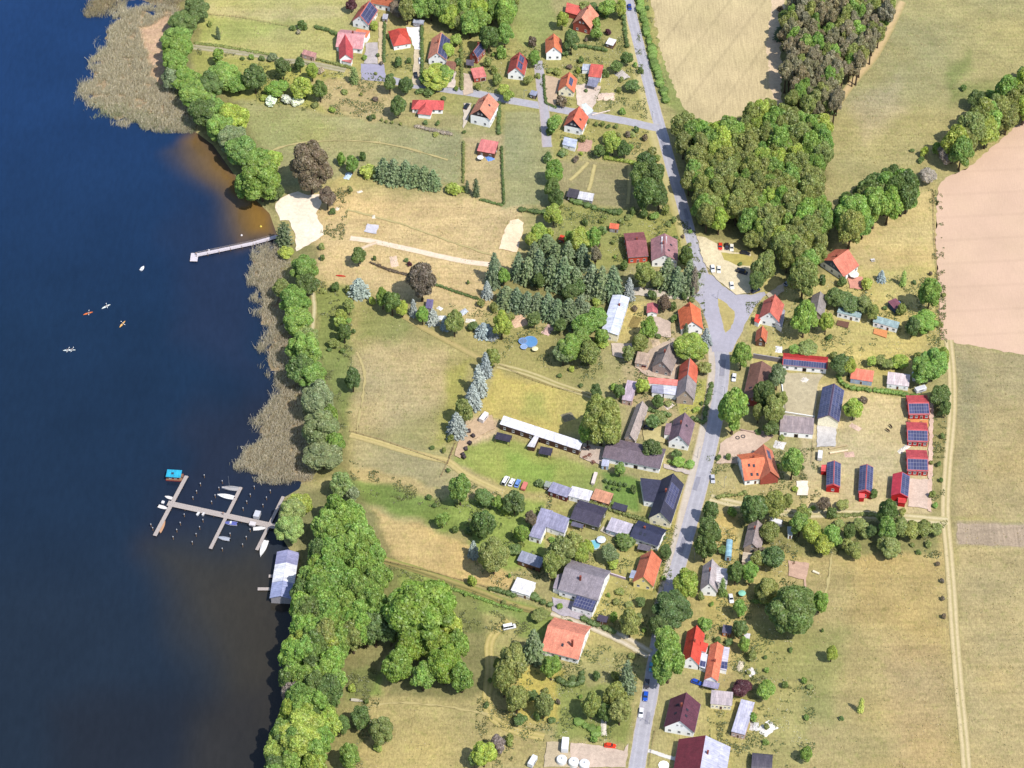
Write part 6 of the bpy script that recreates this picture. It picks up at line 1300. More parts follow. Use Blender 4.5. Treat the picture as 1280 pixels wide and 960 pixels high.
def boxy(name, label, cat, px, d, L, W, Hh, c, wheels=True, roofc=None, bar=True):
    a = P(*px, Hh * .6); b = P(px[0] + d[0], px[1] + d[1], Hh * .6); root = empty(name, (a.x, a.y, .02), math.atan2(b.y - a.y, b.x - a.x)); tag(root, label, cat)
    def ring(x, k): return [(x, -W / 2 * k, .5), (x, -W / 2, .8), (x, -W / 2, Hh - .25), (x, -W / 2 * .9, Hh), (x, W / 2 * .9, Hh), (x, W / 2, Hh - .25), (x, W / 2, .8), (x, W / 2 * k, .5)]
    m = MB(); m.loft([[(x, y * s, z) for x, y, z in ring(xx, .95)] for xx, s in ((-L / 2, .96), (-L / 2 + .2, 1), (L / 2 - .3, 1), (L / 2, .9))]); m.put('body', [plain(c, .5, .4, .1)], root)
    if roofc: MB().box(-L / 2 + .3, L / 2 - .3, -W * .36, W * .36, Hh, Hh + .06).put('roof_hatch', [plain(roofc, .5, .4, .1)], root)
    for s in (-1, 1): MB().box(-L * .25, L * .2, s * (W / 2 + .012) - .01, s * (W / 2 + .012) + .01, Hh * .55, Hh * .78).put('window', [PANE], root)
    for s in (-1, 1): put('wheel', WHEEL, root, (0, s * (W / 2 - .12), .33), 0 if s > 0 else math.pi)
    if bar: m = MB(); m.tube((L / 2 - .1, .3, .5), (L / 2 + 1, 0, .45), .04).tube((L / 2 - .1, -.3, .5), (L / 2 + 1, 0, .45), .04); m.put('drawbar', [METAL], root)
    return root
boxy('caravan', 'white caravan at the edge of the farmyard beside the blue spruces', 'caravan', cW(345, 222), (8, -10), 4.6, 2.1, 2.5, (246, 238, 236))
boxy('caravan', 'white caravan under the trees behind the old cottage', 'caravan', cN(800, 600), (10, 3), 4.8, 2.2, 2.6, (240, 238, 238))
boxy('caravan', 'white caravan under the trees at the bottom of the orchard field', 'caravan', cR(350, 915), (6, -10), 4.4, 2.1, 2.5, (238, 240, 246))
boxy('trailer', 'white box trailer behind the curved hedge, next to the narrow one', 'trailer', cM(545, 235), (10, -3), 4.6, 2.1, 2.3, (246, 244, 246), roofc=(220, 220, 226))
boxy('trailer', 'upright narrow white trailer beside the pinkish white shed', 'trailer', cM(513, 170), (1, 10), 3.6, 1.9, 2.3, (248, 246, 246))
boxy('trailer', 'white trailer parked on the strip beside the concrete slab', 'trailer', cL(928, 892), (-1, 10), 4.2, 1.9, 2.1, (240, 238, 236))
boxy('box_truck', 'white box truck beside the three round tanks', 'truck', cR(567, 806), (-1, 10), 5.2, 2.6, 3.1, (252, 252, 252), bar=False)
boxy('trailer', 'rusty red trailer beside the three parked cars', 'trailer', cW(615, 682), (4, -9), 3.8, 1.9, 1.5, (222, 130, 116))
boxy('trailer', 'long narrow white trailer on the stable lawn', 'trailer', cW(1082, 630), (-3, 10), 6.0, 1.5, 1.4, (236, 220, 210))
# ------------------------------------------------------------------ people (one continuous body, clothes over it)
def skin(name, joints, edges, mat, sub=1):
    me = bpy.data.meshes.new(name); me.from_pydata([j[0] for j in joints], edges, []); o = bpy.data.objects.new(name, me); col.objects.link(o)
    o.modifiers.new('s', 'SKIN'); sub and setattr(o.modifiers.new('d', 'SUBSURF'), 'levels', sub)
    for v, j in zip(me.skin_vertices[0].data, joints): v.radius = (j[1], j[1] if len(j) < 3 else j[2])
    me.skin_vertices[0].data[0].use_root = True
    dg = bpy.context.evaluated_depsgraph_get(); dg.update(); out = bpy.data.meshes.new_from_object(o.evaluated_get(dg)); bpy.data.objects.remove(o)
    out.materials.clear(); out.materials.append(mat); out.polygons.foreach_set('use_smooth', [True] * len(out.polygons)); return out
SKIN = plain((222, 170, 140), .6, .3, .05); HAIR = plain((86, 62, 44), .7, .2, .1); JEANS = plain((66, 74, 104), .8, .2, .1)
def body_joints(seated):
    J = [((0, 0, .95), .13, .1), ((0, 0, 1.2), .13, .1), ((0, 0, 1.42), .15, .09), ((0, 0, 1.52), .055), ((0, 0, 1.6), .075), ((0, .01, 1.7), .09), ((0, .0, 1.78), .06)]
    E = [(0, 1), (1, 2), (2, 3), (3, 4), (4, 5), (5, 6)]
    def add(parent, ch):
        k = parent
        for j in ch: J.append(j); E.append((k, len(J) - 1)); k = len(J) - 1
    for s in (-1, 1):
        add(2, [((s * .19, 0, 1.42), .06), ((s * .25, .05 if not seated else .12, 1.16), .045), ((s * .24, .12 if not seated else .36, .95 if not seated else 1.12), .035), ((s * .235, .15 if not seated else .44, .86 if not seated else 1.13), .04)])
        add(0, [((s * .09, 0, .88), .09), ((s * .1, .03 if not seated else .42, .5 if not seated else .98), .065), ((s * .1, 0 if not seated else .8, .1 if not seated else .86), .045), ((s * .1, .02 if not seated else .84, .04 if not seated else .84), .045), ((s * .1, .15 if not seated else .86, .03 if not seated else .96), .035)])
    return J, E
BODY = {}
for sname, seated in (('standing', False), ('seated', True)):
    J, E = body_joints(seated); BODY[sname] = skin('person_body', J, E, SKIN)
    k = 1.22; sh = [((0, 0, .98), .15 * 1.1, .13), ((0, 0, 1.2), .15, .12), ((0, 0, 1.43), .165, .11)]; se = [(0, 1), (1, 2)]
    for s in (-1, 1):
        n = len(sh); sh += [((s * .19, 0, 1.42), .075), ((s * .235, .03 if not seated else .08, 1.24), .065)]; se += [(2, n), (n, n + 1)]
    BODY[sname + '_shirt'] = (sh, se)
    tr = [((0, 0, .97), .15, .125)]; te = []
    for s in (-1, 1):
        n = len(tr); tr += [((s * .09, 0, .88), .105), ((s * .1, .03 if not seated else .42, .5 if not seated else .98), .08), ((s * .1, 0 if not seated else .78, .13 if not seated else .865), .065)]; te += [(0, n), (n, n + 1), (n + 1, n + 2)]
    BODY[sname + '_trousers'] = skin('trousers', tr, te, JEANS)
HAIRM = MB().lathe([(.098, 1.68), (.105, 1.74), (.085, 1.80), (.03, 1.83), (0.001, 1.832)], 10).data('hair', HAIR, True)
def person(label, p, face, shirt, seated=False):
    r = empty('person', p, face); tag(r, label, 'person'); s = 'seated' if seated else 'standing'
    put('body', BODY[s], r); sh = BODY[s + '_shirt']; put('shirt', skin('shirt', sh[0], sh[1], plain(shirt, .8, .2, .06)), r); put('trousers', BODY[s + '_trousers'], r); put('hair', HAIRM, r); return r
# ------------------------------------------------------------------ on the lake
def hull(L, W, Hh, c, flat_stern=True, n=9):
    m = MB(); rings = []; deck = []
    for i in range(n):
        t = i / (n - 1); x = -L / 2 + L * t
        wd = W / 2 * (math.sin(math.pi * min(1, .5 + .5 * (1 - t) ** .55 if t > .3 else .5)) if False else (1 - max(0, (t - .35) / .65) ** 2.2) * (.86 + .14 * min(1, t / .3) if flat_stern else min(1, (t / .35) ** .6 if t > 0 else 0)))
        wd = max(wd, .03); zt = Hh * (1 + .18 * t * t)
        rings.append([(x, -wd, zt), (x, -wd * .86, zt * .35), (x, -wd * .3, -.18), (x, wd * .3, -.18), (x, wd * .86, zt * .35), (x, wd, zt)]); deck.append((x, wd, zt))
    m.loft(rings, 0, True, False); return m, deck
def boat(label, px, d, L, W, Hh, c, deckc=(236, 230, 224), mast=0, cabin=None, cover=None, name='moored_boat', cat='boat', stern=True):
    a = P(*px, WZ + Hh); b = P(px[0] + d[0], px[1] + d[1], WZ + Hh); r = empty(name, (a.x, a.y, WZ), math.atan2(b.y - a.y, b.x - a.x)); tag(r, label, cat)
    m, dk = hull(L, W, Hh, c, stern); m.put('hull', [plain(c, .4, .4, .08)], r)
    m = MB(); pts_ = [(x, -w * .92, z - .1) for x, w, z in dk] + [(x, w * .92, z - .1) for x, w, z in dk[::-1]]; m.add(pts_, [tuple(range(len(pts_)))]); m.put('deck', [plain(deckc, .6, .3, .1)], r)
    if cabin:
        cl, cw, ch, cc = cabin; m = MB(); z = Hh - .1
        m.add([(-cl / 2, -cw / 2, z), (cl / 2, -cw / 2 * .8, z), (cl / 2, cw / 2 * .8, z), (-cl / 2, cw / 2, z), (-cl / 2 + .1, -cw / 2 * .85, z + ch), (cl / 2 - .5, -cw / 2 * .65, z + ch), (cl / 2 - .5, cw / 2 * .65, z + ch), (-cl / 2 + .1, cw / 2 * .85, z + ch)], [(4, 5, 6, 7), (0, 1, 5, 4), (1, 2, 6, 5), (2, 3, 7, 6), (3, 0, 4, 7)]); m.put('cabin', [plain(cc, .5, .4, .08)], r)
    if cover: m = MB(); k = len(dk); m.loft([[(x, -w * .9, z + .02), (x, 0, z + .3 * min(1, 2 * i / k + .3)), (x, w * .9, z + .02)] for i, (x, w, z) in enumerate(dk[:-1])], 0, False, False); m.put('cover', [plain(cover, .8, .2, .12)], r)
    if mast: m = MB(); m.tube((.3, 0, Hh), (.3, 0, Hh + mast), .06, .04); m.put('mast', [METAL], r); m = MB(); m.tube((.3, 0, Hh + .9), (-L * .4, 0, Hh + .9), .05); m.put('boom', [METAL], r)
    if stern and not mast and L > 3.5: MB().box(-L / 2 - .35, -L / 2 + .05, -.16, .16, -.1, Hh + .3).put('outboard_motor', [DARK], r)
    return r
boat('sailing boat under a grey cover at the middle jetty', cAA(566, 240), (-10, -1), 7.0, 2.3, .8, (226, 224, 226), cover=(176, 172, 170), mast=7)
boat('white sailing boat below the covered one at the middle jetty', cAA(538, 288), (-10, -2), 7.0, 2.3, .8, (250, 250, 250), deckc=(250, 248, 246), cabin=(2.4, 1.5, .4, (250, 250, 250)))
boat('motor boat with blue cover beside the walkway', cAA(566, 450), (-10, -1), 5.4, 2.1, .7, (240, 240, 244), cover=(96, 104, 172), cabin=(1.2, 1.4, .7, (240, 240, 244)))
boat('grey covered boat at the lower middle jetty', cAA(524, 541), (-10, -2), 5.2, 1.9, .6, (206, 208, 214), cover=(176, 180, 190))
boat('white open boat between the walkway and the shore jetty', cAA(746, 481), (10, -1), 5.6, 1.8, .6, (250, 250, 250), deckc=(242, 238, 234))
boat('large white motor boat at the end of the shore jetty', cAA(764, 600), (-4, 10), 8.0, 2.5, .9, (252, 252, 252), deckc=(246, 242, 236), cabin=(2.6, 1.8, .5, (250, 250, 250)))
boat('tan wooden boat at the end of the outer jetty', cAA(158, 470), (5, -10), 6.2, 1.7, .5, (214, 164, 124), deckc=(206, 160, 124))
boat('small white boat above the outer platform', cAA(196, 296), (-10, -3), 3.4, 1.5, .5, (246, 242, 240))
boat('small white boat beside the outer platform', cAA(164, 356), (10, 3), 4.4, 1.7, .5, (246, 244, 242))
boat('pale rowing boat pulled up on the grass', cAC(466, 652), (10, 1), 4.4, 1.3, .45, (236, 230, 216), deckc=(200, 190, 170), name='rowing_boat').location.z = .12
boat('small white boat lying at anchor off the reeds', cPX(178, 335), (4, -5), 2.7, 1.5, .6, (252, 252, 255), deckc=(250, 250, 252), cabin=(1.4, 1.2, .5, (250, 250, 252)))
boat('tiny red canoe lying on the dry grass', cY(245, 138), (10, 1), 4.2, .9, .35, (240, 84, 54), deckc=(200, 60, 44), name='canoe', cat='canoe', stern=False).location.z = .1
for lab, px, d, c, n, s in (('orange kayak, nearest companion of the white one', cPX(110, 391.5), (10, -3), (236, 130, 70), 1, (236, 226, 216)), ('white kayak, beside the orange pair', cPX(132.5, 383), (10, -5), (240, 246, 240), 1, (226, 236, 226)),
                            ('yellow orange kayak pointing to the shore', cPX(153, 405), (7, -8), (246, 196, 120), 1, (240, 226, 190)), ('long white double kayak alone on the lake', cPX(86.5, 437.5), (10, -.5), (236, 244, 240), 2, (220, 236, 240))):
    L = 4.2 if n == 1 else 5.2
    r = boat(lab, px, d, L, .85, .3, c, deckc=c, name='kayak', cat='kayak', stern=False); tag(r, group='kayaks on the lake')
    for k in range(n):
        off = Vector((math.cos(r.rotation_euler.z), math.sin(r.rotation_euler.z), 0)) * ((k - (n - 1) / 2) * 1.7); p = r.location + off
        who = 'paddler sitting in the ' + (('rear' if k == 0 else 'front') + ' seat of the double kayak' if n == 2 else lab.split(',')[0].replace(' pointing to the shore', ''))
        person(who, (p.x, p.y, WZ - .62), r.rotation_euler.z - R(90), s, True)
        m = MB(); f = off.normalized() if off.length else Vector((1, 0, 0)); m.tube((-1.1, 0, 0), (1.1, 0, .1), .02); m.box(-1.45, -1.0, -.09, .09, -.02, .02).box(1.0, 1.45, -.09, .09, .08, .12)
        q = p + Vector((math.cos(r.rotation_euler.z), math.sin(r.rotation_euler.z), 0)) * .42
        tag(m.put('paddle', [WHITE], None, (q.x, q.y, WZ + .52), r.rotation_euler.z + R(70)), 'double bladed paddle held by the ' + who.replace(' sitting', ''), 'paddle')
def pier(name, label, px, width, rails=False, zt=.35, parent=None, pile=4.0, c=GREYWOOD):
    w_ = [P(u, v, zt) for u, v in px]; r = parent or tag(empty(name, (w_[0].x, w_[0].y, 0)), label, 'jetty'); o0 = r.location
    for i in range(len(w_) - 1):
        a, b = w_[i] - o0, w_[i + 1] - o0; a.z = b.z = 0; d = (b - a).normalized(); n = Vector((-d.y, d.x, 0)) * width / 2; L = (b - a).length; k = max(1, int(L / .34)); m = MB()
        for j in range(k):
            p, q = a + d * (L * j / k + .015), a + d * (L * (j + 1) / k - .015); z1 = Vector((0, 0, zt)); z0 = Vector((0, 0, zt - .07))
            m.add([p + n + z0, p - n + z0, q - n + z0, q + n + z0, p + n + z1, p - n + z1, q - n + z1, q + n + z1], [(0, 1, 2, 3), (7, 6, 5, 4), (0, 4, 5, 1), (1, 5, 6, 2), (2, 6, 7, 3), (3, 7, 4, 0)])
        m.put('deck', [c], r)
        m = MB()
        for s in (-1, 1):
            e = n * (s * .86); m.tube(a + e + Vector((0, 0, zt - .16)), b + e + Vector((0, 0, zt - .16)), .08, .08, 4)
        m.put('beam', [WOOD], r)
        for j in range(int(L / pile) + 1):
            for s in (-1, 1): q = a + d * min(L - .1, j * pile + .1) + n * (s * .9); MB().tube((q.x, q.y, -2.6), (q.x, q.y, zt + (.0 if not rails else .9)), .1, .1, 6).put('pile', [WOOD], r)
        if rails:
            for s in (-1, 1):
                m = MB()
                for zz in (.9, .5): m.tube(a + n * (s * .9) + Vector((0, 0, zt + zz)), b + n * (s * .9) + Vector((0, 0, zt + zz)), .04, .04, 4)
                m.put('rail', [GREYWOOD], r)
    return r
PALEW = plain((226, 216, 220), .8, .2, .12, 2.5)
j = pier('bathing_jetty', 'long pale bathing jetty with hand rail running out from the beach', pts(cZ, 625, 668, 460, 715, 78, 795), 2.0, True, .5, c=PALEW, pile=5)
pier('', '', pts(cZ, 72, 780, 64, 835), 3.2, False, .48, j, c=PALEW)
mz = .4
pier('marina_walkway', 'broad main walkway of the marina from the shore to the outer platform', pts(cAA, 900, 484, 560, 410, 190, 330), 2.6, False, .42, pile=6)
pier('finger_jetty', 'outer cross jetty of the marina ending beside the houseboat', pts(cAA, 304, 166, 112, 526), 1.6, False, .36, pile=6)
pier('finger_jetty', 'middle cross jetty of the marina between the sailing boats', pts(cAA, 630, 234, 446, 604), 1.4, False, .36, pile=6)
pier('finger_jetty', 'cross jetty of the marina nearest the willows', pts(cAA, 884, 290, 724, 612), 1.3, False, .36, pile=6)
for i, (x, y) in enumerate([(410, 170), (387, 220), (364, 265), (342, 302), (498, 245), (475, 290), (454, 328), (518, 205), (710, 238), (686, 285), (665, 327), (643, 368), (806, 262), (783, 303), (762, 347), (290, 405), (266, 455), (245, 497), (223, 540), (402, 437), (382, 480), (361, 522), (338, 570), (565, 520), (518, 610), (685, 495), (662, 540), (640, 585), (852, 530), (90, 465), (101, 486)]):
    p = P(*cAA(x, y), .3)
    if i == 0:
        PILE = empty('mooring_pile', (p.x, p.y, WZ)); MB().tube((0, 0, -2), (0, 0, 1.75), .17, .15, 8).put('post', [WOOD], PILE); MB().lathe([(.18, 1.45), (.19, 1.5), (.19, 1.85), (.02, 1.98)], 8).put('cap', [plain((206, 206, 208), .6, .3, .1)], PILE); note_kids(PILE); o = PILE
    else: o = copy_tree(PILE); o.location = (p.x, p.y, WZ)
    tag(o, 'white capped wooden mooring pile standing in the water of the marina', 'mooring pile', 'mooring piles of the marina')
def crate(label, px, z, a, b, hh, c, name='dock_box', cat='box', rz=.3):
    p = P(*px, z + hh / 2); r = empty(name, (p.x, p.y, z), rz); tag(r, label, cat); MB().box(-a, a, -b, b, 0, hh * .8).put('box', [plain(c, .6, .3, .1)], r); MB().box(-a - .04, a + .04, -b - .04, b + .04, hh * .8, hh).put('lid', [plain([min(255, x + 14) for x in c], .6, .3, .1)], r); return r
crate('grey dock house on a float above the marina walkway', cAA(727, 402), .2, 1.1, 1.5, 1.9, (196, 196, 202), 'dock_house', 'shed', -.25); crate('low dock box on the walkway near the shore jetty', cAA(700, 456), .42, 1.2, .9, .8, (214, 206, 204), rz=-.25)
crate('white box on the outer platform of the marina', cAA(162, 326), .4, .5, .5, .7, (236, 232, 232), rz=-.3); crate('pale box beside the walkway, first of the pair', cAA(372, 396), -.3, .35, .8, .8, (224, 222, 222), rz=-.5); crate('pale box beside the walkway, second of the pair', cAA(404, 398), -.3, .3, .7, .8, (218, 214, 214), rz=-.5)
p = P(*cAA(200, 333), .4); 
hb = empty('houseboat', P(*cAA(232, 170), .4).to_2d().to_3d() + Vector((0, 0, WZ)), -.08); tag(hb, 'houseboat with a turquoise roof at the end of the outer jetty', 'houseboat')
MB().box(-3.3, 3.3, -1.9, 1.9, .1, .55).put('float', [plain((150, 70, 66), .6, .3, .15)], hb); MB().box(-3.1, 3.1, -1.75, 1.75, .552, .66).put('deck', [WOOD], hb); MB().box(-2.4, 2.0, -1.3, 1.3, .66, 2.5).put('cabin', [plain((160, 76, 72), .6, .3, .15)], hb)
MB().box(-3.1, 2.8, -1.95, 1.95, 2.5, 2.66).put('roof', [tiles((58, 190, 226), .4, rib=True)], hb); MB().box(-1.2, -.2, -.5, .5, 2.665, 2.75).put('hatch', [PANE], hb)
for x in (-1.5, .6): put('window', WIN['n'], hb, (x, -1.303, 1.7), R(90))
p = P(*cAA(282, 175), .9); person('person in a white shirt on the outer jetty beside the houseboat', (p.x, p.y, .36), 2, (246, 246, 246)); p = P(*cAA(523, 396), .9); person('person in an orange shirt standing on the marina walkway', (p.x, p.y, .42), 1, (240, 160, 70)); p = P(*cZ(82, 788), 1.1); person('person in a white shirt at the end of the bathing jetty', (p.x, p.y, .48), 3, (248, 248, 248))
def buoy(label, px, c, r=.35):
    p = P(*px, WZ + .2); m = MB(); m.lathe([(.05, -.3), (r * .8, -.1), (r, .15), (r * .7, .42), (.08, .55), (.06, .8)], 10); o = m.put('buoy', [plain(c, .5, .3, .05)], None, (p.x, p.y, WZ), smooth=True); tag(o, label, 'buoy')
buoy('yellow buoy floating in the brown shallows off the beach', cZ(512, 602), (240, 214, 90), .55); buoy('white buoy floating beside the bathing jetty', cZ(384, 661), (250, 240, 236), .5); buoy('small white buoy near the jetty head', cZ(166, 760), (246, 240, 240), .4)
# ------------------------------------------------------------------ garden things
def ring_pool(label, px, r, hgt, c, wc, cat='pool', name='paddling_pool'):
    p = P(*px, hgt); rt = empty(name, (p.x, p.y, .02)); tag(rt, label, cat); m = MB(); m.lathe([(r, 0), (r + .1, hgt * .5), (r + .05, hgt), (r - .12, hgt + .02), (r - .16, hgt - .25)], 20); m.put('rim', [plain(c, .5, .3, .08)], rt, smooth=True); m = MB(); m.add([((r - .13) * math.cos(i * .31416), (r - .13) * math.sin(i * .31416), hgt - .1) for i in range(20)], [tuple(range(20))]); o = m.put('water', [plain(wc, .1, .5, .1)], rt)
def trampoline(label, px, r, c, matc=None):
    p = P(*px, .9); rt = empty('trampoline', (p.x, p.y, .02)); tag(rt, label, 'trampoline'); m = MB(); m.add([(r * .8 * math.cos(i * .349066), r * .8 * math.sin(i * .349066), .88) for i in range(18)], [tuple(range(18))]); m.put('mat', [DARK if matc is None else plain(matc, .6, .2, .1)], rt); m = MB(); m.lathe([(r * .8, .86), (r * .82, .93), (r, .93), (r, .86)], 18); m.put('padding', [plain(c, .6, .3, .08)], rt)
    for k in range(4): a = k * 1.571 + .4; m = MB(); m.tube((math.cos(a) * r * .95, math.sin(a) * r * .95, 0), (math.cos(a) * r * .95, math.sin(a) * r * .95, .88), .04).put('leg', [METAL], rt)
ring_pool('round bright blue pool on the grass below the spruce rows', cX(548, 568), 3.0, .9, (120, 160, 210), (104, 156, 206)); trampoline('blue rimmed trampoline touching the bright blue pool', cX(500, 566), 1.9, (130, 166, 220), (120, 140, 170)); trampoline('pale blue trampoline in front of the bright blue pool', cX(506, 604), 1.5, (176, 196, 230), (150, 176, 214))
ring_pool('round turquoise pool in the garden behind the big grey house', cS(1082, 322), 2.2, .9, (190, 216, 222), (130, 200, 214)); trampoline('trampoline with blue padding on the wood edge lawn', cJ(912, 548), 2.4, (100, 150, 200)); trampoline('dark trampoline beside the dark little hut', cJ(908, 535), 1.7, (60, 60, 90))
def parasol(label, px, r, c, z=2.4):
    p = P(*px, z); rt = empty('parasol', (p.x, p.y, .02)); tag(rt, label, 'parasol'); m = MB(); m.lathe([(r, z - .45), (r * .5, z - .15), (.03, z)], 8); m.put('canopy', [plain(c, .7, .2, .06)], rt); MB().tube((0, 0, 0), (0, 0, z), .04).put('pole', [METAL], rt); MB().box(-.3, .3, -.3, .3, 0, .08).put('base', [DARK], rt)
parasol('cream parasol on the pink terrace of the wood edge house', cJ(675, 374), 2.2, (252, 240, 226)); parasol('pale green parasol in the overgrown garden behind the bright house', cP(575, 322), 1.5, (150, 216, 190)); parasol('white parasol on the lawn beside the pink roofed shed', cE(962, 190), 1.5, (252, 248, 248)); parasol('pale blue parasol in the pool garden', cS(1128, 285), 1.9, (228, 236, 246)); parasol('yellow parasol in the narrow shed garden', cX(580, 612), 1.4, (250, 240, 190), 2.0)
def table_set(label, px, c=(150, 110, 80)):
    p = P(*px, .4); rt = empty('picnic_table', (p.x, p.y, .02), RNG.uniform(0, 3)); tag(rt, label, 'table'); MB().box(-.9, .9, -.4, .4, .7, .76).put('tabletop', [plain(c, .8, .2, .2, 2)], rt)
    for s in (-1, 1):
        MB().box(-.9, .9, s * .75 - .13, s * .75 + .13, .42, .47).put('bench', [plain(c, .8, .2, .2, 2)], rt); m = MB(); m.tube((s * .65, -.75, 0), (s * .65, -.2, .7), .05).tube((s * .65, .75, 0), (s * .65, .2, .7), .05); m.put('leg', [WOOD], rt)
for q, l in (((1040, 425), 'by the stable end wall'), ((1050, 475), 'in the stable yard middle'), ((1075, 522), 'at the yard edge facing the lawn'), ((1020, 490), 'on the lawn side of the stable yard')): table_set('timber picnic table ' + l, cW(*q), (130, 90, 76))
table_set('picnic table on the orange terrace, first of the cabin pair', cM2(226, 330)); table_set('picnic table on the orange terrace, second of the cabin pair', cM2(358, 345)); table_set('garden table on the lawn of the wood edge house', cJ(782, 298), (220, 214, 210)); table_set('garden table under the walnut by the white gabled house', cU(540, 235), (90, 100, 120)); table_set('garden table on the pale terrace of the bungalow', cB(520, 745), (214, 180, 150))
def bale(label, px, c, r=.75):
    p = P(*px, r); m = MB(); n = 14
    def ring(rr, x): return [(x, rr * math.cos(6.2832 * i / n), r + rr * math.sin(6.2832 * i / n)) for i in range(n)]
    m.loft([ring(r * .9, -.65), ring(r, -.58), ring(r, .58), ring(r * .9, .65)]); o = m.put('round_bale', [plain(c, .6, .3, .2, 3)], None, (p.x, p.y, .02), RNG.uniform(0, 3)); tag(o, label, 'bale', 'wrapped bales by the blue spruces')
for (x, y), l in zip(((247, 312), (272, 345), (252, 392), (226, 430), (206, 470), (212, 486)), ('first of the row, beside the caravan', 'second of the row, out in the yard', 'third of the row', 'fourth of the row', 'fifth of the row, on the grass edge', 'last of the row, by the track')): bale('dark wrapped round bale, ' + l, cW(x, y), (66, 54, 56), .9)
def heap(name, label, px, a, b, hgt, c, cat='heap', n=9, seed=1, rz=0, k=.35):
    p = P(*px, hgt * .3); vs = []; fs = []; rr = random.Random(seed)
    for i in range(n + 1):
        for j_ in range(n + 1):
            x, y = i / n * 2 - 1, j_ / n * 2 - 1; d = min(1, math.hypot(x, y)); z = hgt * max(0, 1 - d ** 1.6) * rr.uniform(1 - k, 1 + k); vs.append((x * a + rr.uniform(-.1, .1) * a, y * b + rr.uniform(-.1, .1) * b, z - .02))
    for i in range(n):
        for j_ in range(n): q = i * (n + 1) + j_; fs.append((q, q + n + 1, q + n + 2, q + 1))
    o = put(name, mesh_data(name, vs, fs, [plain(c, .9, .1, .3, 2)]), None, (p.x, p.y, .03), rz); tag(o, label, cat); return o
HE = [('rubble_heap', 'stony pale heap on the building plot lawn', cD(730, 640), 4.2, 2.6, 1.2, (232, 206, 184)), ('rubble_heap', 'white rubble heap at the bottom edge of the big meadow', cQ(955, 695), 3.2, 2.4, .8, (244, 238, 230)), ('rubble_heap', 'grey rubble heap beside the long pale shed', cQ(868, 680), 2, 1.6, .7, (216, 212, 210)), ('rubble_heap', 'white scrap heap in the weeds beside the copper bush', cQ(848, 318), 1.7, 1.6, .8, (236, 230, 224)), ('rubble_heap', 'pale scrap heap in the weeds above the white scrap heap', cQ(775, 280), 1.2, 2.4, .7, (222, 208, 184)),
      ('sand_heap', 'pinkish sand heap behind the blue pool', cX(475, 432), 3.2, 3.2, .7, (232, 194, 160)), ('sand_heap', 'rosy stone heap beside the dark spruce row', cX(668, 490), 3.0, 1.8, .9, (226, 190, 178)), ('sand_heap', 'pale heap on the dry paddock beside the hedge line', cY(600, 35), 3.2, 1.6, .4, (232, 204, 176)), ('tarp_heap', 'white tarpaulin heap behind the spruce and willow row, first', cY(905, 347), 1.2, .9, .6, (244, 242, 240)), ('tarp_heap', 'white tarpaulin heap squeezed between two blue spruces', cY(914, 410), 1.5, 1.3, .8, (246, 246, 248)), ('tarp_heap', 'grey white tarpaulin behind the olive tree', cY(1062, 372), 2, 1.4, .7, (206, 212, 220)), ('tarp_heap', 'cream tarpaulin heap standing on the garden edge', cY(1110, 430), 1.1, 2, .9, (246, 238, 222)),
      ('tarp_heap', 'blue tarpaulin in front of the pink roofed shed', cE(1025, 198), 1.8, 1.6, .8, (120, 160, 226)), ('tarp_heap', 'blue and white slide heap at the beach hedge', cZ(1092, 262), 1.4, 2.2, 1.2, (206, 226, 246)), ('boulder', 'white boulder in the dry grass beside the beach', cZ(1172, 370), 1.2, .7, .5, (240, 226, 204)), ('boulder', 'white boulder at the foot of the small copper tree', cZ(1022, 484), 1, .9, .5, (246, 228, 206)), ('boulder', 'cream boulder beside the concrete slab', cE(250, 590), 1.1, .8, .7, (246, 234, 212)),
      ('wood_pile', 'long pale wood pile in the dry yard of the solar hall', cM(205, 432), 2.4, 1.2, .7, (226, 196, 176)), ('rubble_heap', 'rosy rubble in front of the solar hall', cC1(620, 95), 2, 1.4, .5, (214, 180, 160)), ('garden_junk', 'pale garden junk beside the middle red cabin', cM2(175, 615), 3.2, 1.0, .8, (236, 228, 214)), ('garden_junk', 'white garden furniture heap on the grass island garden', cJ(245, 806), 1.8, 1.4, .8, (248, 246, 242)), ('garden_junk', 'white and red scrap in the courtyard beside the barn', cL(805, 290), 2.2, 2.6, .6, (236, 226, 214)), ('garden_junk', 'pale junk heap in the small yard behind the orange farmhouse', cL(605, 805), 2.2, 2.0, .9, (226, 220, 214)),
      ('brush_pile', 'grey brush pile in the stable paddock', cW(905, 218), 2.4, 2.2, .9, (150, 140, 112)), ('brush_pile', 'brown brush pile on the earth court', cP(918, 130), 1.6, .9, .6, (140, 110, 90)), ('rubble_heap', 'rubble heap behind the stone house, first', cV(640, 470), 2.2, 1.8, 1.0, (214, 190, 160)), ('rubble_heap', 'rubble heap behind the stone house, second', cV(745, 500), 2.0, 1.6, .8, (222, 200, 170)), ('rubble_heap', 'rubble heap on the lake side of the stone house', cV(560, 640), 2.4, 2.0, 1.0, (196, 160, 136)), ('garden_junk', 'pale junk in the yard between the orange roofed annexes', cV(730, 890), 2.0, 1.2, .8, (222, 206, 196)), ('rubble_heap', 'earth and rubble on the vegetable beds of the dark gabled house', cF(700, 115), 4, 3, .5, (200, 160, 140)), ('rubble_heap', 'pale stones in the roadside garden of the top lane', cD(840, 500), 3, 2.4, .8, (206, 196, 188)), ('flower_bed', 'oval brown flower bed on the dry lawn of the long house', cG(285, 762), 2.0, 3.6, .3, (146, 128, 78))]
for i, (nm, lab, px, a, b, hh, c) in enumerate(HE): heap(nm, lab, px, a, b, hh, c, nm.replace('_', ' '), seed=i, rz=i * .7 if 'bed' not in nm else -.4)
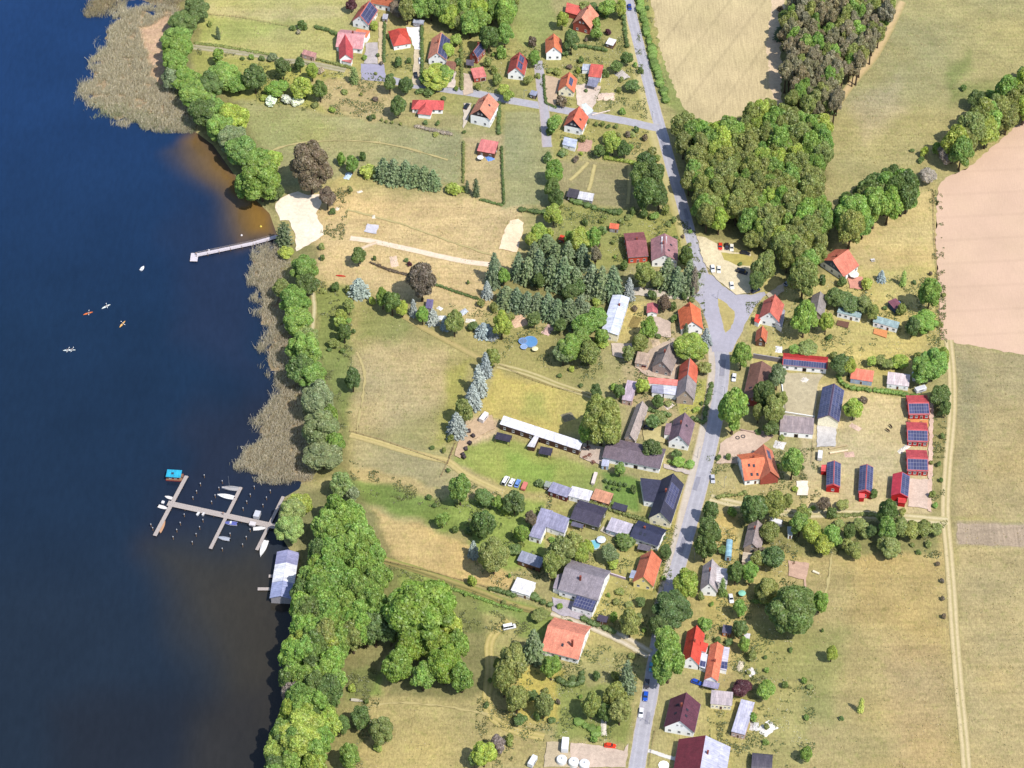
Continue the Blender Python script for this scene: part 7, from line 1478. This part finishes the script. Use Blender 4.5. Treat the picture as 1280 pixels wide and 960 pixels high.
def logbeam(label, a, b, r, c):
    p, q = P(*a, r), P(*b, r); m = MB(); m.tube((0, 0, 0), q - p, r, r * .85, 10); o = m.put('felled_log', [plain(c, .8, .2, .2, 2)], None, p); tag(o, label, 'log')
logbeam('long pale felled log in the dry yard, lower one', cL(1005, 872), cL(1150, 850), .5, (240, 216, 180)); logbeam('weathered felled log in the dry yard, upper one', cL(1000, 838), cL(1145, 808), .4, (190, 170, 130)); logbeam('pale plank bundle on the earth court corner', cP(1046, 180), cP(1088, 198), .5, (250, 236, 206))
def tank(label, px, r, hh, c):
    p = P(*px, hh); rt = empty('water_tank', (p.x, p.y, .03)); tag(rt, label, 'tank'); m = MB(); m.lathe([(r, 0), (r, hh * .85), (r * .9, hh * .95), (r * .3, hh * 1.05), (.01, hh * 1.05)], 24); m.put('body', [plain(c, .5, .3, .06)], rt); MB().lathe([(.32, hh * 1.05), (.32, hh * 1.12), (.01, hh * 1.13)], 12).put('lid', [METAL], rt)
for (x, y), l in (((545, 896), 'behind the white box truck'), ((625, 912), 'middle one of three'), ((696, 924), 'closest to the road')): tank('round white tank on the gravel yard, ' + l, cR(x, y), 1.9, 2.2, (250, 250, 250))
for (x, y), l in (((268, 752), 'larger of the pair'), ((312, 742), 'smaller of the pair')):
    p = P(*cL(x, y), .2); m = MB(); m.lathe([(.55, 0), (.9, .05), (1.0, .25), (.9, .5), (.55, .5), (.5, .25)], 18); tag(m.put('tractor_tyre', [plain((90, 84, 84))], None, (p.x, p.y, .03)), 'tractor tyre planter on the farmyard edge, ' + l, 'tyre')
p = P(*cQ(265, 942), .2); m = MB(); m.lathe([(1.5, 0), (1.5, .3), (1.9, .3), (1.9, 0)], 24); tag(m.put('ring_planter', [WHITE], None, (p.x, p.y, .02)), 'round white walled flower bed in the front garden by the road', 'flower bed')
p = P(*cR(825, 670), .1); heap('gravel_strip', 'pale gravel strip under the tall garden trees', cR(825, 680), 1.0, 4.2, .25, (226, 216, 200), 'gravel heap')
# horses
def horse_mesh(c):
    J = [((0, 0, 1.2), .27, .3), ((.5, 0, 1.22), .25, .29), ((-.55, 0, 1.25), .27, .28), ((.8, 0, 1.3), .16, .2), ((1.05, 0, 1.05), .13, .15), ((1.25, 0, .7), .1, .12), ((1.4, 0, .45), .08, .1), ((1.5, 0, .25), .06, .07), ((-.85, 0, 1.2), .06), ((-.95, 0, .75), .05)]
    E = [(0, 1), (0, 2), (1, 3), (3, 4), (4, 5), (5, 6), (6, 7), (2, 8), (8, 9)]
    for s in (-1, 1):
        for root, ch in ((1, [((.55, s * .17, .85), .11), ((.57, s * .17, .5), .06), ((.55, s * .17, .1), .05), ((.6, s * .17, .03), .06)]), (2, [((-.5, s * .18, .9), .14), ((-.66, s * .18, .58), .07), ((-.6, s * .18, .12), .05), ((-.55, s * .18, .03), .06)])):
            k = root
            for q in ch: J.append(q); E.append((k, len(J) - 1)); k = len(J) - 1
    return skin('horse_body', J, E, plain(c, .7, .2, .1))
HM = horse_mesh((70, 48, 40))
for (x, y), rz, l in (((376, 451), 2.4, 'dark horse grazing in the dry yard, the lower one'), ((391, 430), 2.1, 'dark horse grazing in the dry yard, the upper one')):
    p = P(*cM(x, y), .8); r = empty('horse', (p.x, p.y, .02), rz); put('body', HM, r); m = MB(); m.tube((.75, 0, 1.5), (1.1, 0, 1.2), .07, .05, 5); m.put('mane', [DARK], r); tag(r, l, 'horse')
# fences, walls, lamps
def fence(label, px, hh=1.2, step=3.0, rails=2, c=WOOD, name='rail_fence', cat='fence'):
    w_ = [P(u, v) for u, v in px]; r = empty(name, w_[0]); tag(r, label, cat); o0 = w_[0]; m = MB(); n = 0
    for a, b in zip(w_[:-1], w_[1:]):
        a, b = a - o0, b - o0; L = (b - a).length
        for k in range(rails): z = Vector((0, 0, hh * (.95 - .4 * k))); m.tube(a + z, b + z, .05, .05, 4)
        for k in range(int(L / step) + 1):
            q = a.lerp(b, min(1, k * step / L)); n += 1
            if n < 90: MB().box(q.x - .06, q.x + .06, q.y - .06, q.y + .06, 0, hh).put('post', [c], r)
    m.put('rail', [c], r); return r
fence('timber paddock fence behind the long stable field', pts(cX, 345, 730, 520, 815, 700, 880, 960, 935)); fence('paddock fence between the two big dry meadows', [(437, 540), (480, 552), (560, 580), (566, 560)]); fence('paddock fence running down from the bales to the green field', pts(cW, 155, 400, 118, 500, 55, 630)); fence('weathered fence of the field beside the copper tree', pts(cY, 700, 130, 600, 105, 520, 80, 470, 30)); fence('post fence along the edge of the tall spruce paddock', pts(cX, 0, 215, 100, 250, 200, 290))
fence('fence at the field edge of the dry garden meadow', [(1166, 240), (1168, 300), (1172, 350), (1176, 420)]); fence('fence on the lake side of the hay field', [(470, 700), (540, 716), (620, 738), (668, 752)]); fence('fence along the front gardens opposite the wood', pts(cQ, 205, 720, 180, 850, 165, 960)); fence('wire fence between the solar hall yard and the farmhouse garden', pts(cL, 870, 780, 868, 860, 862, 960)); fence('fence of the top meadow below the clipped hedge', pts(cA, 85, 98, 320, 120, 560, 165, 680, 190))
def low_wall(label, a, b, hh, c, th=.3, name='garden_wall'):
    p, q = P(*a), P(*b); d = q - p; m = MB(); m.box(0, d.length, -th / 2, th / 2, 0, hh - .1); r = empty(name, p, math.atan2(d.y, d.x)); tag(r, label, 'wall'); m.put('wall_face', [plain(c, .8, .2, .2, 2)], r); MB().box(-.03, d.length + .03, -th / 2 - .06, th / 2 + .06, hh - .1, hh).put('coping', [plain([min(255, x + 25) for x in c])], r)
low_wall('tall grey yard wall between the small barn and the white stable', cL(392, 112), cL(632, 150), 2.6, (146, 138, 140)); low_wall('pale low wall at the foot of the courtyard', cL(640, 552), cL(885, 590), .9, (240, 234, 224)); low_wall('low wall dividing the farmyard from the tree garden', cL(290, 690), cL(548, 752), .8, (170, 140, 124)); low_wall('white low wall on the street side of the courtyard', cL(612, 240), cL(640, 470), .7, (246, 238, 224)); low_wall('grey garden wall beside the big grey house gable', cT(520, 410), cT(650, 452), 1.2, (196, 176, 186)); low_wall('low pink wall in the garden of the plot house', cD(640, 770), cD(760, 740), .5, (226, 206, 190))
for i, (px, l) in enumerate(((cPX(897, 374), 'at the tip of the grass island'), (cPX(905, 610), 'on the verge below the black roofed house'), (cPX(868, 700), 'beside the roadside conifers'), (cPX(905, 495), 'on the kerb by the brown barn'), (cPX(812, 905), 'on the verge beside the maroon house'), (cPX(815, 150), 'at the mouth of the side road'), (cPX(655, 124), 'at the bend of the side road'), (cPX(872, 572), 'beside the white gabled house'))):
    p = P(*px); r = empty('street_lamp', p, i); tag(r, 'slim grey street lamp ' + l, 'street lamp'); MB().tube((0, 0, 0), (0, 0, 5.5), .09, .06, 8).put('pole', [METAL], r); MB().tube((0, 0, 5.4), (.9, 0, 5.6), .05, .04, 6).put('arm', [METAL], r); MB().box(.7, 1.3, -.12, .12, 5.5, 5.66).put('lamp_head', [METAL], r)

TAKEN = [(p[1], p[2]) for p in PLANTS]
for o in list(col.objects):
    if o.parent is None and o.type == 'EMPTY' and o.get('category') not in ('tree', None):
        q = proj(*o.location[:2]); TAKEN += [(q[0] + dx, q[1] + dy) for dx in (-8, 0, 8) for dy in (-14, -6, 2)]
for poly, n in zip(GARDENS, (9, 9, 6, 6, 4, 6, 6, 8, 7, 7, 5, 5, 4, 4)): scatter(poly, n, 'dboybodr')
for poly, n in zip(ROUGH, (7, 3, 2, 2, 3, 2, 2, 4, 2, 2, 2, 2, 2, 2)): scatter(poly, n, 'dboo')
# ------------------------------------------------------------------ labels for plants: landmark, side, order outwards
LM = [('the sandy beach', 385, 275), ('the bathing jetty', 345, 300), ('the sand court', 640, 294), ('the concrete slab', 463, 285), ('the lone pink roofed shed', 609, 182), ('the tall timbered house', 602, 140), ('the red bungalow', 532, 130), ('the parking bay', 467, 90), ('the pink roofed house', 440, 52), ('the solar gabled house', 456, 22), ('the top meadow', 320, 35), ('the red hipped house', 508, 50), ('the half blue house', 548, 60), ('the red brick house', 594, 70), ('the narrow white house', 692, 62), ('the plot house', 712, 105), ('the dark gabled house', 715, 160), ('the brick timbered house', 728, 28), ('the bare plot', 690, 115), ('the white roofed shed', 735, 245), ('the vegetable field', 765, 222), ('the orange garden hut', 768, 285), ('the pink barn', 796, 312), ('the roadside dormer house', 828, 308), ('the long white house', 767, 393), ('the junction house', 862, 396), ('the grass island', 910, 393), ('the grass island house', 962, 390), ('the car park', 905, 330), ('the wood edge house', 1058, 332), ('the first mobile home', 1060, 394), ('the second mobile home', 1107, 404), ('the white stable', 1005, 456), ('the solar hall', 1037, 500), ('the courtyard', 1000, 500), ('the salmon roofed shed', 1077, 468), ('the pinkish white shed', 1122, 475), ('the eastern red cabins', 1147, 545), ('the lower red cabins', 1082, 605), ('the gravel yard', 1148, 615), ('the orange farmhouse', 945, 585), ('the brown barn', 942, 470), ('the old cottage', 940, 675), ('the circus wagon', 911, 685), ('the bright house', 893, 718), ('the red roofed house', 868, 805), ('the annexed orange house', 893, 825), ('the maroon house', 850, 890), ('the long pale shed', 928, 896), ('the weathered garden house', 902, 873), ('the earth court', 998, 712), ('the big meadow', 1100, 800), ('the sand track', 1186, 600), ('the arable field', 1230, 300), ('the crop field', 900, 80), ('the salmon roofed house', 706, 803), ('the three white tanks', 718, 950), ('the white van', 637, 784), ('the big grey house', 728, 735), ('the yellow house', 806, 714), ('the navy roofed house', 808, 668), ('the lilac grey bungalow', 685, 655), ('the dark barn', 733, 645), ('the wooden shed', 662, 700), ('the white flat shed', 655, 732), ('the black roofed house', 832, 620), ('the orchard lawn', 775, 604), ('the white gabled house', 848, 543), ('the low stable', 790, 568), ('the long barn', 792, 530), ('the timber stable', 676, 540), ('the three parked cars', 638, 603), ('the wrapped bales', 588, 556), ('the orange and grey house', 858, 478), ('the stone house', 828, 448), ('the blue pool', 661, 427), ('the copper tree', 527, 350), ('the purple shed', 537, 378), ('the small barn', 948, 425), ('the boathouse', 352, 716), ('the marina walkway', 300, 650), ('the top reed bed', 160, 90), ('the long reed bed', 335, 470), ('the rowing boat', 446, 876), ('the shore footpath', 391, 395), ('the white caravan', 604, 521)]
ORD = ['', 'second', 'third', 'fourth', 'fifth', 'sixth', 'seventh', 'eighth', 'ninth', 'tenth', 'eleventh', 'twelfth', 'thirteenth', 'fourteenth', 'fifteenth', 'sixteenth']
groups = {}
for root, u, v, w_, c, kind, size in PLANTS:
    best = min(LM, key=lambda l: (l[1] - u) ** 2 + 1.6 * (l[2] - v) ** 2 if math.hypot(l[1] - u, l[2] - v) > 2 else 1e9)
    dx, dy = u - best[1], v - best[2]
    rel = ('behind' if dy < 0 else 'in front of') if abs(dy) > abs(dx) else ('lake side of' if dx < 0 else 'field side of')
    sz = ('small' if w_ < 9 else 'large' if w_ > 29 else '') if kind != 'spruce' else ('tall' if size > 13 else 'small' if size < 6 else '')
    groups.setdefault((sz, CW[c], kind, rel, best[0]), []).append((math.hypot(dx, dy), root))
for (sz, cw, kind, rel, ph), lst in groups.items():
    lst.sort(key=lambda t: t[0])
    for i, (d, root) in enumerate(lst):
        s = ' '.join(x for x in (sz, cw, kind, rel, ph) if x)
        if len(lst) > 1: s += ', ' + (ORD[i] if i else 'first') + ' one out'
        root['label'] = s
